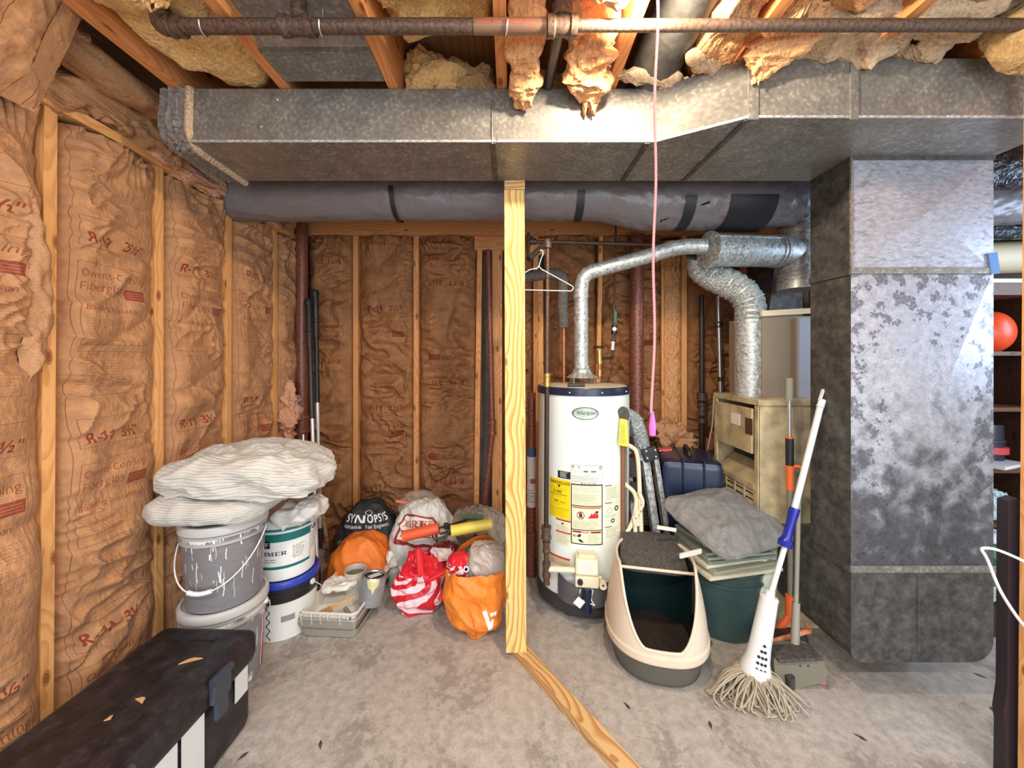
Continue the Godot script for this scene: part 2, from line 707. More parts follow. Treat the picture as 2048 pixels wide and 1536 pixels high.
func kraft_tex(a: PackedByteArray, b: PackedByteArray) -> ImageTexture:
	var w := 512
	var h := 1024
	var im := Image.create_empty(w, h, false, Image.FORMAT_RGB8)
	var d := PackedByteArray()
	d.resize(w * h * 3)
	var k := 0
	for y in h:
		for x in w:
			var i := (y % 512) * 512 + x
			var fibre := (a[(((y * 4) % 512) * 512 + x / 2)] - 128) / 128.0
			var blot := (b[i] - 128) / 128.0
			var s := 1.0 + 0.10 * fibre + 0.10 * blot
			d[k] = clampi(int(176 * s), 0, 255)
			d[k + 1] = clampi(int(126 * s), 0, 255)
			d[k + 2] = clampi(int(84 * s * (1.0 - 0.05 * blot)), 0, 255)
			k += 3
	im.set_data(w, h, false, Image.FORMAT_RGB8, d)
	var ink := Color(0.50, 0.17, 0.08, 0.9)
	var pale := Color(0.5, 0.2, 0.1, 0.78)
	var rng := RandomNumberGenerator.new()
	rng.seed = 4
	for x in [62, 446]:   # stitched fold lines
		rect_on(im, x, 0, 2, h, Color(0.47, 0.29, 0.17))
	frame_on(im, 84, 30, 344, 150, 2, Color(0.5, 0.25, 0.13))
	print_on(im, "R-11", 104, 158, 74, ink, "Droid Sans", 700, 0.92)
	print_on(im, "3½\"", 292, 158, 74, ink, "Droid Sans", 700, 0.9)
	frame_on(im, 84, 258, 344, 420, 2, Color(0.5, 0.25, 0.13))
	print_on(im, "Owens-Corning", 96, 330, 50, pale, "Droid Sans", 400, 0.92)
	print_on(im, "Fiberglas", 96, 398, 54, pale, "Droid Sans", 400, 0.95)
	rect_on(im, 322, 366, 98, 58, Color(0.55, 0.25, 0.16))
	for q in 3:
		rect_on(im, 330, 380 + q * 14, 82, 4, Color(0.68, 0.4, 0.26))
	print_on(im, "Building Insulation", 96, 500, 38, pale, "Droid Sans", 400, 0.9)
	fine_print(im, 96, 545, 320, 9, 13, Color(0.56, 0.33, 0.2), rng, 2)
	fine_print(im, 96, 730, 320, 12, 15, Color(0.58, 0.36, 0.22), rng, 2)
	rect_on(im, 84, 712, 344, 2, Color(0.53, 0.3, 0.18))
	rect_on(im, 84, 940, 344, 2, Color(0.53, 0.3, 0.18))
	return ImageTexture.create_from_image(im)

func materials() -> void:
	var n1 := noise_map(512, 0.012, 1, 5)      # broad clouds
	var n2 := noise_map(512, 0.09, 2, 4)       # fine grain
	var n3 := noise_map(512, 0.03, 3, 5)       # medium
	var ridge := noise_map(512, 0.011, 4, 4, true)
	var spang := noise_map(512, 0.055, 6, 1, false, true)
	var spang2 := noise_map(512, 0.14, 9, 1, false, true)
	M.n_fine = grey_tex(512, n2)
	M.n_mid = grey_tex(512, n3)
	M.n_ridge = grey_tex(512, ridge)
	# crumpled paper: sharp creases over fine fibre
	var crump := PackedByteArray()
	crump.resize(512 * 512)
	for i in 512 * 512:
		crump[i] = clampi(int(ridge[i] * 0.55 + n3[i] * 0.35 + n2[i] * 0.1), 0, 255)
	M.n_crumple = grey_tex(512, crump)
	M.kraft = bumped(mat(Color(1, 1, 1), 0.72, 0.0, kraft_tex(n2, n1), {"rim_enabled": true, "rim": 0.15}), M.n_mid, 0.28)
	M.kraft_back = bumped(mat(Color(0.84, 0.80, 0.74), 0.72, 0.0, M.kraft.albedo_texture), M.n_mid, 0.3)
	M.kraft_plain = bumped(tri_mat(rgb8(206, 152, 106), 0.75, 0.0, tex_from(Vector2i(256, 256), func(x, y): var s := 1.0 + (n2[(y * 2) * 512 + x * 2] - 128) / 900.0; return Color(0.86 * s, 0.86 * s, 0.86 * s)), 2.2), M.n_mid, 0.25)
	# timber
	var wood_a := wood_tex(11, [Vector3(120, 250, 17), Vector3(140, 640, 13)], 0.62, 8.0)
	var wood_b := wood_tex(23, [Vector3(70, 180, 14), Vector3(160, 520, 10), Vector3(100, 830, 15)], 0.3, 9.0)
	var ws := Vector3(6.0, 0.95, 1.0)
	M.post = mat(rgb8(236, 208, 138), 0.6, 0.0, wood_a, {"uv1_scale": ws})
	M.stud = mat(rgb8(232, 178, 118), 0.68, 0.0, wood_b, {"uv1_scale": ws})
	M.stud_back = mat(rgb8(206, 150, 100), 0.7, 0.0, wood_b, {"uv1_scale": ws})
	M.joist = mat(rgb8(214, 148, 92), 0.72, 0.0, wood_b, {"uv1_scale": ws})
	M.plate = mat(rgb8(214, 178, 128), 0.7, 0.0, wood_a, {"uv1_scale": ws})
	M.dark_wood = mat(rgb8(66, 40, 28), 0.6, 0.0, wood_b, {"uv1_scale": ws})
	M.shelf_wood = mat(rgb8(104, 72, 50), 0.55, 0.0, wood_b, {"uv1_scale": ws})
	M.subfloor = mat(rgb8(150, 112, 78), 0.8, 0.0, wood_b, {"uv1_scale": Vector3(3, 0.8, 1)})
	# sheet metal
	var galv := tex_from(Vector2i(512, 512), func(x, y): var i: int = y * 512 + x; var s: float = 0.56 + spang[i] / 255.0 * 0.26 + spang2[i] / 255.0 * 0.12 + (n3[i] - 128) / 900.0; return Color(s * 0.985, s, s * 0.985))
	var galv_r := tex_from(Vector2i(512, 512), func(x, y): var i: int = y * 512 + x; var s: float = 0.36 + spang[i] / 255.0 * 0.2 + (n1[i] - 100) / 700.0; return Color(s, s, s))
	M.galv = tri_mat(Color(1, 1, 1), 1.0, 0.55, galv, 3.2, {"roughness_texture": galv_r})
	M.galv_dark = tri_mat(Color(0.7, 0.7, 0.68), 1.0, 0.8, galv, 3.0, {"roughness_texture": galv_r})
	var foil := noise_map(512, 0.03, 8, 2, true)
	M.foil = bumped(tri_mat(Color(0.98, 1.0, 1.0), 0.28, 0.45, galv, 4.0), grey_tex(512, foil), 0.8)
	# dusty trunk: grey film with pale speckle, wiped darker in clouds
	var dusty := tex_from(Vector2i(512, 512), func(x, y):
		var i: int = y * 512 + x
		var cloud := (n1[i] - 128) / 128.0
		var speck := smoothstep(0.62, 0.8, n2[i] / 255.0) * smoothstep(0.35, 0.7, n1[(i * 7) % 262144] / 255.0 * 0.3 + n3[i] / 255.0 * 0.7)
		var s := 0.68 + 0.06 * cloud + (n3[i] - 128) / 3500.0 + (n2[i] - 128) / 1500.0 + 0.13 * speck
		return Color(s, s * 0.985, s * 0.95))
	M.duct = tri_mat(Color(0.78, 0.77, 0.755), 0.42, 0.4, dusty, 0.9)
	
	var worn := tex_from(Vector2i(512, 512), func(x, y):
		var i: int = y * 512 + x
		var a := n1[i] / 255.0 * 0.55 + n3[i] / 255.0 * 0.45
		var dark := smoothstep(0.56, 0.62, a)
		var s := 0.86 + (n2[i] - 128) / 1500.0 + (n3[i] - 128) / 1100.0
		return Color(s * 0.98, s * 0.985, s).lerp(Color(0.36, 0.36, 0.37), dark * 0.85))
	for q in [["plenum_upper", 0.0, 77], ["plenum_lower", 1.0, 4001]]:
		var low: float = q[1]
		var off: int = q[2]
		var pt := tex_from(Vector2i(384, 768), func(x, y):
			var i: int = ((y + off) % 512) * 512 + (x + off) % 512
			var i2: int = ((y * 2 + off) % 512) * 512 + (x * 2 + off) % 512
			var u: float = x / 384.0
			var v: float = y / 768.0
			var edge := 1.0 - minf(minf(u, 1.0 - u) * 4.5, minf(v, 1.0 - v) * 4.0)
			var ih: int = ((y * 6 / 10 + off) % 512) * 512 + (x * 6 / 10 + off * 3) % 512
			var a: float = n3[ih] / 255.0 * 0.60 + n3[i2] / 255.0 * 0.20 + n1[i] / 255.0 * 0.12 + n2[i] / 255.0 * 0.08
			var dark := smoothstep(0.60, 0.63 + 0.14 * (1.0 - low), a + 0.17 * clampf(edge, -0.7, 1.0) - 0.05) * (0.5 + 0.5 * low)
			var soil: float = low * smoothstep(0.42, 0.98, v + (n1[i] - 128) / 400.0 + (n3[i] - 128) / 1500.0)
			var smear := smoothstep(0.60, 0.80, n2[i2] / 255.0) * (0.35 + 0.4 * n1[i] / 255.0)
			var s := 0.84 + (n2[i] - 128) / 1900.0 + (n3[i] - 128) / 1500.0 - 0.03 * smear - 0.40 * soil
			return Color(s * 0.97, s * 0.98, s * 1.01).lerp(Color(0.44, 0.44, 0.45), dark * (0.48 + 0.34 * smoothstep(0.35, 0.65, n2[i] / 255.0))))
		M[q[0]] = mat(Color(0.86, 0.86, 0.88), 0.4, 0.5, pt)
	var grime := tex_from(Vector2i(512, 512), func(x, y):
		var i: int = y * 512 + x
		var s := 0.47 + (n1[i] - 128) / 1300.0 + (n3[i] - 128) / 1500.0 + smoothstep(0.72, 0.88, n2[i] / 255.0) * 0.14
		return Color(s, s * 0.97, s * 0.93))
	M.grimy = tri_mat(Color(0.72, 0.72, 0.72), 0.5, 0.35, grime, 1.6)
	M.black_wrap = bumped(tri_mat(rgb8(120, 113, 114), 0.34, 0.0, null, 1.2), M.n_mid, 0.25)
	M.black_plastic = bumped(tri_mat(rgb8(40, 41, 46), 0.24, 0.0, null, 2.4), M.n_ridge, 1.4)
	var soft := tex_from(Vector2i(256, 256), func(x, y): var i: int = y * 1024 + x * 2; var s: float = 0.88 + (n3[i] - 128) / 420.0 + (n2[i] - 128) / 900.0; return Color(s, s, s))
	M.soft = soft
	M.canvas = bumped(tri_mat(rgb8(150, 138, 128), 0.85, 0.0, soft, 3.0), M.n_fine, 0.05)
	M.iron = bumped(tri_mat(rgb8(74, 58, 48), 0.5, 0.35, soft, 4.0), M.n_fine, 0.03)
	M.iron.albedo_color = rgb8(112, 90, 76)
	M.black_iron = tri_mat(rgb8(74, 64, 56), 0.4, 0.4, soft, 5.0)
	M.brown_pipe = tri_mat(rgb8(142, 82, 62), 0.4, 0.1, soft, 3.0)
	M.copper = tri_mat(rgb8(204, 130, 88), 0.4, 0.6, soft, 5.0)
	M.brass = mat(rgb8(196, 160, 92), 0.35, 0.8)
	M.steel = mat(rgb8(205, 205, 205), 0.3, 0.85)
	M.foam = tri_mat(rgb8(104, 98, 94), 0.85, 0.0, soft, 4.0)
	# fibreglass
	var fg := tex_from(Vector2i(256, 256), func(x, y): var i: int = y * 1024 + x * 2; var s: float = 0.90 + (n2[i] - 128) / 800.0 + (n3[i] - 128) / 900.0; return Color(s, s * (0.985 + (n3[i] - 128) / 5000.0), s * 0.95))
	for q in [["wool_yellow", rgb8(250, 206, 140)], ["wool_orange", rgb8(246, 184, 130)], ["wool_pale", rgb8(222, 192, 160)], ["wool_pink", rgb8(240, 178, 146)], ["wool_tan", rgb8(206, 170, 118)]]:
		M[q[0]] = bumped(tri_mat(q[1], 0.95, 0.0, fg, 3.5, {"rim_enabled": true, "rim": 0.5, "rim_tint": 0.7, "backlight_enabled": true, "backlight": (q[1] as Color) * 0.35}), M.n_mid, 0.6)
	# concrete
	var con := tex_from(Vector2i(1024, 1024), func(x, y):
		var i: int = (y / 2) * 512 + x / 2
		var j: int = ((y * 2) % 512) * 512 + (x * 2) % 512
		var j2: int = ((y * 5 + 70) % 512) * 512 + (x * 5 + 31) % 512
		var cl := n1[i] / 255.0
		var dirt := smoothstep(0.58, 0.72, cl * 0.65 + n3[j] / 255.0 * 0.35)
		var pit := smoothstep(0.70, 0.78, n3[j2] / 255.0)
		var s := 0.82 + (n1[((y * 3) % 512) * 512 + (x * 3) % 512] - 128) / 1900.0 + (n2[j] - 128) / 2600.0 + (n3[j] - 128) / 4000.0
		var c := Color(s, s * 0.965, s * 0.92).lerp(Color(0.45, 0.41, 0.37), dirt * 0.3)
		return c.lerp(Color(0.42, 0.39, 0.36), pit * 0.14 * smoothstep(0.45, 0.6, cl)))
	M.concrete = bumped(tri_mat(rgb8(214, 210, 206), 0.7, 0.0, con, 0.42), M.n_mid, 0.05)
	M.foundation = tri_mat(rgb8(150, 145, 138), 0.9, 0.0, con, 0.8)
	M.paint_wall = mat(rgb8(214, 208, 196), 0.85)
	# plain plastics, paper and cloth
	var quilt := PackedByteArray()
	quilt.resize(128 * 128)
	for y in 128:
		for x in 128:
			var zig := 7.0 * absf(fposmod(x / 32.0, 2.0) - 1.0)
			var row := absf(sin(PI * (y + zig) / 21.333))
			var col := absf(sin(PI * x / 32.0))
			quilt[y * 128 + x] = clampi(int(255.0 * pow(row, 0.5) * (0.72 + 0.28 * pow(col, 0.5))), 0, 255)
	M.quilt = bumped(mat(rgb8(200, 196, 186), 0.85, 0.0, null, {"rim_enabled": true, "rim": 0.4}), grey_tex(128, quilt), 0.3)
	M.white_cloth = mat(rgb8(226, 222, 212), 0.45)
	M.orange_cloth = bumped(mat(rgb8(240, 128, 44), 0.55), M.n_mid, 0.1)
	M.chest = bumped(tri_mat(Color(0.4, 0.36, 0.38), 0.42, 0.0, tex_from(Vector2i(256, 256), func(x, y): var i: int = y * 1024 + x * 2; var s: float = 0.36 + (n1[i] - 128) / 700.0 + smoothstep(0.6, 0.8, n3[i] / 255.0) * 0.14; return Color(s, s * 0.96, s * 0.98)), 1.6), M.n_fine, 0.06)
	M.tray_white = bumped(mat(rgb8(232, 226, 212), 0.5), M.n_mid, 0.1)
	M.tray_metal = mat(rgb8(176, 168, 154), 0.4, 0.25)
	M.alu = tri_mat(rgb8(206, 208, 204), 0.38, 0.15, soft, 2.0)
	M.mop = mat(rgb8(178, 164, 142), 0.9)
	M.cushion = bumped(tri_mat(rgb8(152, 150, 146), 0.9, 0.0, tex_from(Vector2i(256, 256), func(x, y): var s := 0.86 + (n2[y * 1024 + x * 2] - 128) / 700.0 + (n1[y * 1024 + x * 2] - 128) / 900.0; return Color(s, s, s)), 3.0, {"rim_enabled": true, "rim": 0.4}), M.n_fine, 0.1)
	M.white_plastic = mat(rgb8(226, 228, 226), 0.38)
	M.black = mat(rgb8(34, 33, 36), 0.45)
	M.rubber = bumped(tri_mat(rgb8(88, 82, 76), 0.7, 0.0, soft, 3.0), M.n_mid, 0.04)
	M.enamel = mat(rgb8(238, 246, 240), 0.25, 0.0, null, {"clearcoat_enabled": true, "clearcoat": 0.5, "clearcoat_roughness": 0.15})
	M.cream_metal = mat(rgb8(232, 220, 188), 0.4)
	M.furnace = bumped(tri_mat(rgb8(216, 196, 152), 0.55, 0.1, tex_from(Vector2i(256, 256), func(x, y): var s := 0.9 + (n1[y * 1024 + x * 2] - 128) / 700.0; return Color(s, s, s)), 1.0), M.n_fine, 0.05)
	M.furnace_grey = mat(rgb8(150, 134, 112), 0.5, 0.2)
	M.white_wire = mat(rgb8(235, 234, 228), 0.4)
	M.orange = mat(rgb8(232, 104, 46), 0.5)
	M.crease_noise = M.n_ridge

func slab(a: Vector3, b: Vector3) -> MB:
	var m := MB.new()
	m.box((b - a).abs(), Transform3D(Basis(), (a + b) * 0.5))
	return m

func room() -> void:
	struct("floor", slab(Vector3(-1.78, -0.12, -3.2), Vector3(3.6, 0.0, 2.6)), M.concrete, "bare grey concrete slab floor with stains and dust", "floor")
	struct("wall_front", slab(Vector3(-1.78, 0.0, 2.45), Vector3(3.6, 2.62, 2.6)), M.paint_wall, "painted wall of the room behind")
	struct("wall_right", slab(Vector3(3.45, 0.0, -3.0), Vector3(3.6, 2.62, 2.45)), M.paint_wall, "painted side wall at the far side of the shelves")
	var k := 0
	for w in [[Vector3(1.35, 1.15, 2.44), Vector2(2.6, 1.9), 0.0], [Vector3(-0.95, 1.5, 2.44), Vector2(0.9, 1.1), 0.0], [Vector3(3.44, 1.75, -1.2), Vector2(1.1, 0.8), 90.0]]:
		k += 1
		var t := Transform3D(Basis.from_euler(Vector3(0, deg_to_rad(180.0 - w[2] * 3.0 if w[2] > 0.0 else 180.0), 0)), w[0])
		var fr := MB.new()
		var s: Vector2 = w[1]
		for q in [-1, 1]:
			fr.box(Vector3(0.05, s.y + 0.1, 0.05), t * xf(Vector3(q * (s.x * 0.5 + 0.025), 0, 0)), 0.005)
			fr.box(Vector3(s.x, 0.05, 0.05), t * xf(Vector3(0, q * (s.y * 0.5 + 0.025), 0)), 0.005)
		var o := struct("window_%d" % k, fr, M.white_plastic)
		var pane := MB.new()
		pane.box(Vector3(s.x, s.y, 0.01), t)
		part("window_pane", pane, mat(Color(1, 1, 1), 0.4, 0.0, null, {"emission_enabled": true, "emission": Color(0.9, 0.95, 1.0), "emission_energy_multiplier": 0.8}), o)

# a kraft-faced batt between two studs: at = lower left corner as seen from the room, across / up / out its axes
func batt(parent: Node, at: Vector3, across: Vector3, out: Vector3, w: float, h: float, seed_: int, m: Material, v0: float, turned := false, label := "", bulge := 0.03, sag := 1.0, deep := 0.038, far_deep := 0.038) -> void:
	var big := noise3(seed_, 1.0, 2)
	var one := noise3(seed_ + 90, 1.0, 1)
	var f := func(u: float, v: float) -> Vector3:
		var x := u * w
		var y := v * h
		var e := minf(u, 1.0 - u) * w
		var round_ := 1.0 - pow(1.0 - clampf(e / (w * 0.30), 0.0, 1.0), 2.4)
		var rim := deep if u < 0.5 else far_deep
		var d := -rim + (rim + 0.002 + bulge * (0.6 + 0.6 * big.get_noise_2d(x * 1.2, y * 1.6))) * round_
		# pulled paper: creased facets, long slanting folds where it was stapled tight
		var m1 := smoothstep(-0.15, 0.3, big.get_noise_2d(x * 1.5 + 20.0, y * 1.2))
		var m3 := smoothstep(0.0, 0.35, big.get_noise_2d(x * 2.0 + 60.0, y * 1.9))
		var wx := x + 0.10 * big.get_noise_2d(y * 2.0, x * 2.0 + 11.0)
		var r1 := absf(one.get_noise_2d(wx * 1.7 + y * 0.5, y * 2.7 - wx * 0.9))
		var r2 := absf(one.get_noise_2d(wx * 3.0 - y * 1.1 + 40.0, y * 5.4 + wx * 2.0))
		var r3 := absf(one.get_noise_2d(wx * 7.0 + y * 2.2 - 70.0, y * 12.0 - wx * 3.0))
		d += sag * (0.028 * (r1 - 0.3) - 0.034 * m1 * (sqrt(r2 + 0.01) - 0.45) - 0.020 * m3 * (sqrt(r3 + 0.01) - 0.4)) * (0.35 + 0.65 * round_)
		d += sag * 0.010 * big.get_noise_2d(x * 3.0 + 3.0, y * 2.4) * round_
		if v > 0.93:   # bunched under the plate
			d += 0.012 * sin(x * 60.0 + 20.0 * big.get_noise_2d(x * 3.0, y)) * (v - 0.93) / 0.07
		var xx := x + 0.004 * big.get_noise_2d(x * 2.0, y * 2.0 + 9.0) * round_
		var fold := clampf(1.0 - e / 0.018, 0.0, 1.0)   # stapled flange turned along the stud
		d -= fold * 0.012 * (1.0 + big.get_noise_2d(y * 9.0, 4.0))
		return at + across * xx + Vector3.UP * y + out * d
	var uvf := func(u: float, v: float) -> Vector2:
		var t := Vector2(u, v0 - v * h / 0.72)
		return Vector2(1.0 - t.x, -t.y) if turned else t
	var dense := 0.35 if at.z > -0.3 else 1.0
	var me := sheet(int(w * 180 * dense), int(h * 165 * dense), f, world_of(parent), uvf, false, across.cross(Vector3.UP).dot(out) < 0.0)
	var o := mi("insulation_batt", me, m, parent)
	if label:
		o.set_meta("label", label)

func stud(parent: Node, called: String, a: Vector3, b: Vector3, w: float, t: float, side: Vector3, m: Material, lab := "") -> void:
	var mb := MB.new()
	mb.u0 = Vector2(a.x * 3.1 + a.z * 1.7, a.z * 2.3 + a.x)
	mb.bar(a, b, w, t, side, 0.0025)
	part(called, mb, m, parent, lab)

func framing() -> void:
	# ---- left wall
	var lw := struct("wall_left", slab(Vector3(-1.78, 0.0, -3.2), Vector3(-1.64, 2.62, 2.45)), M.foundation, "insulated stud wall at left, brown paper-faced batts between pine studs", "wall")
	var zs := [-0.78, -0.36, 0.05, 0.457, 0.863, 1.269, 1.669, 2.077, 2.487]
	for k in zs.size():
		var lean: float = [0, 0, 0, 0, 0, 0.006, 0.0, 0.003, 0.0][k]
		stud(lw, "stud", Vector3(WALL_X - 0.045, 0.0, -zs[k] + lean), Vector3(WALL_X - 0.045, 2.195, -zs[k] - lean), 0.038, 0.09, Vector3.BACK, M.stud)
	var z_ends := zs.duplicate()
	z_ends.append(2.80)
	for k in z_ends.size() - 1:
		var a: float = z_ends[k] + 0.019
		var b: float = z_ends[k + 1] - 0.019
		# across runs away from the camera (left to right as seen from the room)
		var v0: float = [0.3, 0.1, 0.55, 0.2, 0.62, 0.588, 0.565, 0.65, 0.3][k]
		batt(lw, Vector3(WALL_X, 0.03, -a), Vector3(0, 0, -1), Vector3(1, 0, 0), b - a, 2.15, 100 + k * 7, M.kraft, v0, false, "", 0.055 if k == 4 else 0.028, 0.95, 0.075, 0.012)
	# loose paper flange of the nearest batt lapping over its stud
	var wv := noise3(140, 2.4, 2)
	var lap := mi("paper_flange", sheet(10, 90, func(u: float, v: float):
		var y := lerpf(1.22, 1.98, v)
		var s := 0.5 + 0.5 * sin(PI * clampf(v * 1.1 - 0.05, 0.0, 1.0))
		s = s * minf(1.0, minf(v, 1.0 - v) * 7.0)
		return Vector3(WALL_X + 0.012 + 0.03 * sin(PI * u) * s + 0.012 * wv.get_noise_2d(u * 0.6, y * 3.0), y, -(1.185 + 0.085 * u * s + 0.012 * wv.get_noise_2d(2.0, y * 2.0)))), M.kraft_plain, lw)
	lap.set_meta("label", "loose paper flange lapping over the nearest stud in view")
	stud(lw, "top_plate", Vector3(WALL_X - 0.03, 2.214, 2.4), Vector3(WALL_X - 0.03, 2.214, -2.80), 0.09, 0.038, Vector3.RIGHT, M.stud)
	stud(lw, "sole_plate", Vector3(WALL_X - 0.045, 0.019, 2.4), Vector3(WALL_X - 0.045, 0.019, -2.80), 0.09, 0.038, Vector3.RIGHT, M.stud)

	# ---- back wall
	var bw := struct("wall_back", slab(Vector3(-1.64, 0.0, -3.2), Vector3(3.6, 2.62, -2.98)), M.foundation, "insulated stud wall at the back, behind the water heater and bags", "wall")
	var zc := -BACK - 0.045
	var sx := [-1.139, -0.697, -0.241, 0.178, 0.64, 1.262, 1.70, 2.15, 2.6, 3.05]
	for k in sx.size():
		var top_shift: float = [0.0, 0.0, 0.02, 0.0, 0.03, 0.0, 0, 0, 0, 0][k]
		stud(bw, "stud", Vector3(sx[k] - top_shift, 0.0, zc), Vector3(sx[k] + top_shift * 0.5, 2.262, zc), 0.038 if k != 4 else 0.03, 0.09, Vector3.RIGHT, M.stud if k in [4, 5] else M.stud_back)
	stud(bw, "jack_stud", Vector3(-0.105, 0.0, zc - 0.01), Vector3(-0.105, 2.16, zc - 0.01), 0.075, 0.09, Vector3.RIGHT, M.stud_back, "wide jack stud just left of the bare pine post")
	stud(bw, "jack_stud", Vector3(0.218, 0.0, zc + 0.012), Vector3(0.212, 2.0, zc + 0.012), 0.04, 0.08, Vector3.RIGHT, M.stud, "orange pine cripple stud behind the water heater")
	stud(bw, "header_block", Vector3(-0.27, 2.205, zc + 0.02), Vector3(-0.04, 2.205, zc + 0.02), 0.10, 0.06, Vector3.UP, M.stud_back, "short wooden header block under the top plate")
	stud(bw, "header_block", Vector3(0.10, 2.18, zc + 0.03), Vector3(0.385, 2.18, zc + 0.03), 0.115, 0.04, Vector3.UP, M.stud, "pale wooden block behind the upper pipe")
	stud(bw, "top_plate", Vector3(-1.6, 2.31, zc + 0.02), Vector3(3.4, 2.31, zc + 0.02), 0.11, 0.12, Vector3.UP, M.stud_back)
	stud(bw, "sole_plate", Vector3(-1.6, 0.019, zc), Vector3(3.4, 0.019, zc), 0.038, 0.09, Vector3.UP, M.stud_back)
	var ends := [-1.52] + sx
	for k in ends.size() - 1:
		var a: float = ends[k] + 0.019
		var b: float = ends[k + 1] - 0.019
		if k == 3:
			a = -0.062
		if k == 4:
			a = 0.242
		if k == 5:
			b = 1.115
		if k > 7:
			continue
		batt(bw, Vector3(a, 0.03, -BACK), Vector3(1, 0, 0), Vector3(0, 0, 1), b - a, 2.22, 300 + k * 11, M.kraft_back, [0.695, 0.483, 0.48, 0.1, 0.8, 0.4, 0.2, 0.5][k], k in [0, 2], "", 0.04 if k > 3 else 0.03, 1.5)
	# an unfaced strip of orange fibreglass between the pipes
	stud(bw, "furring_strip", Vector3(1.10, 0.0, zc + 0.05), Vector3(1.095, 2.1, zc + 0.05), 0.014, 0.03, Vector3.RIGHT, M.stud)
	var pn := noise3(71, 3.0, 2)
	var strip := sheet(24, 260, func(u: float, v: float):
		var yy := v * 2.2
		var bead := absf(sin(PI * (yy / 0.21 + 0.5 * pn.get_noise_2d(yy, 2.0) + 0.35 * pn.get_noise_2d(u * 1.2, yy))))
		var e := pow(sin(PI * clampf(u, 0.0, 1.0)), 0.5)
		return Vector3(lerpf(1.108, 1.245, u), 0.02 + yy, -BACK - 0.03 + e * (0.035 + 0.028 * pow(bead, 0.45) + 0.012 * pn.get_noise_2d(u * 3.0, yy * 4.0))), Vector3.ZERO)
	var o := mi("insulation_batt", strip, M.wool_orange, bw)
	o.set_meta("label", "unfaced orange fibreglass strip beside a stud")

	# ---- the free-standing post and its plate
	var pm := MB.new()
	pm.u0 = Vector2(0.06, 0.18)
	pm.box(Vector3(0.092, 2.088, 0.038), Transform3D(Basis.from_euler(Vector3(0, 0, 0.004)), Vector3(0.017, 0.038 + 1.044, -1.735 - 0.019)), 0.002)
	var t := thing("wood_post", "bare yellow pine post standing mid-room under the metal duct", "post", Vector3(0.017, 0.038, -1.754))
	part("upright", pm, M.post, t)
	var cap := MB.new()
	cap.u0 = Vector2(0.4, 0.6)
	cap.box(Vector3(0.093, 0.041, 0.04), xf(Vector3(0.014, 2.1475, -1.753)), 0.002)
	part("top_block", cap, M.plate, t)
	var pl := MB.new()
	pl.u0 = Vector2(0.2, 0.33)
	pl.bar(Vector3(0.022, 0.019, -1.80), Vector3(0.62, 0.019, -0.90), 0.062, 0.038, Vector3.RIGHT, 0.003)
	solo("floor_plate", "pine sole plate lying on the concrete and running toward the viewer from the post", "board", pl, M.plate)

# lumpy wool: an ellipsoid-like body pushed about by noise; hang drags its lower end, ragged tears its edge
func fluff_mesh(at: Vector3, half: Vector3, seed_: int, amp: float, freq: float, rot: Vector3, origin: Vector3, nu := 56, nv := 40, square := 0.5) -> ArrayMesh:
	var n := noise3(seed_, freq, 4)
	var r := noise3(seed_ + 9, freq * 2.2, 3, true)
	var b := Basis.from_euler(rot * PI / 180.0)
	var f := func(u: float, v: float) -> Vector3:
		var th := TAU * u
		var ph := PI * (v - 0.5)
		var p := Vector3(cos(ph) * cos(th), sin(ph), -cos(ph) * sin(th))
		var q := Vector3(signf(p.x) * pow(absf(p.x), square), signf(p.y) * pow(absf(p.y), square), signf(p.z) * pow(absf(p.z), square))
		q = q * half
		var w := at + b * q
		var k := n.get_noise_3dv(w * 0.7) * 1.5 + r.get_noise_3dv(w * 0.8) * 0.4
		return w + b * (p * amp * k * 2.0) + Vector3(n.get_noise_3dv(w + Vector3.ONE * 7.0), n.get_noise_3dv(w - Vector3.ONE * 5.0), 0) * amp
	return sheet(nu, nv, f, origin, null, true)

func fluff(called: String, label: String, at: Vector3, half: Vector3, seed_: int, amp: float, freq: float, m: Material, rot := Vector3.ZERO, nu := 56, nv := 40, square := 0.6, group := "") -> MeshInstance3D:
	var o := mi(called, fluff_mesh(at, half, seed_, amp, freq, rot, at, nu, nv, square), m, self)
	o.position = at
	tag(o, label, "insulation", group)
	return o

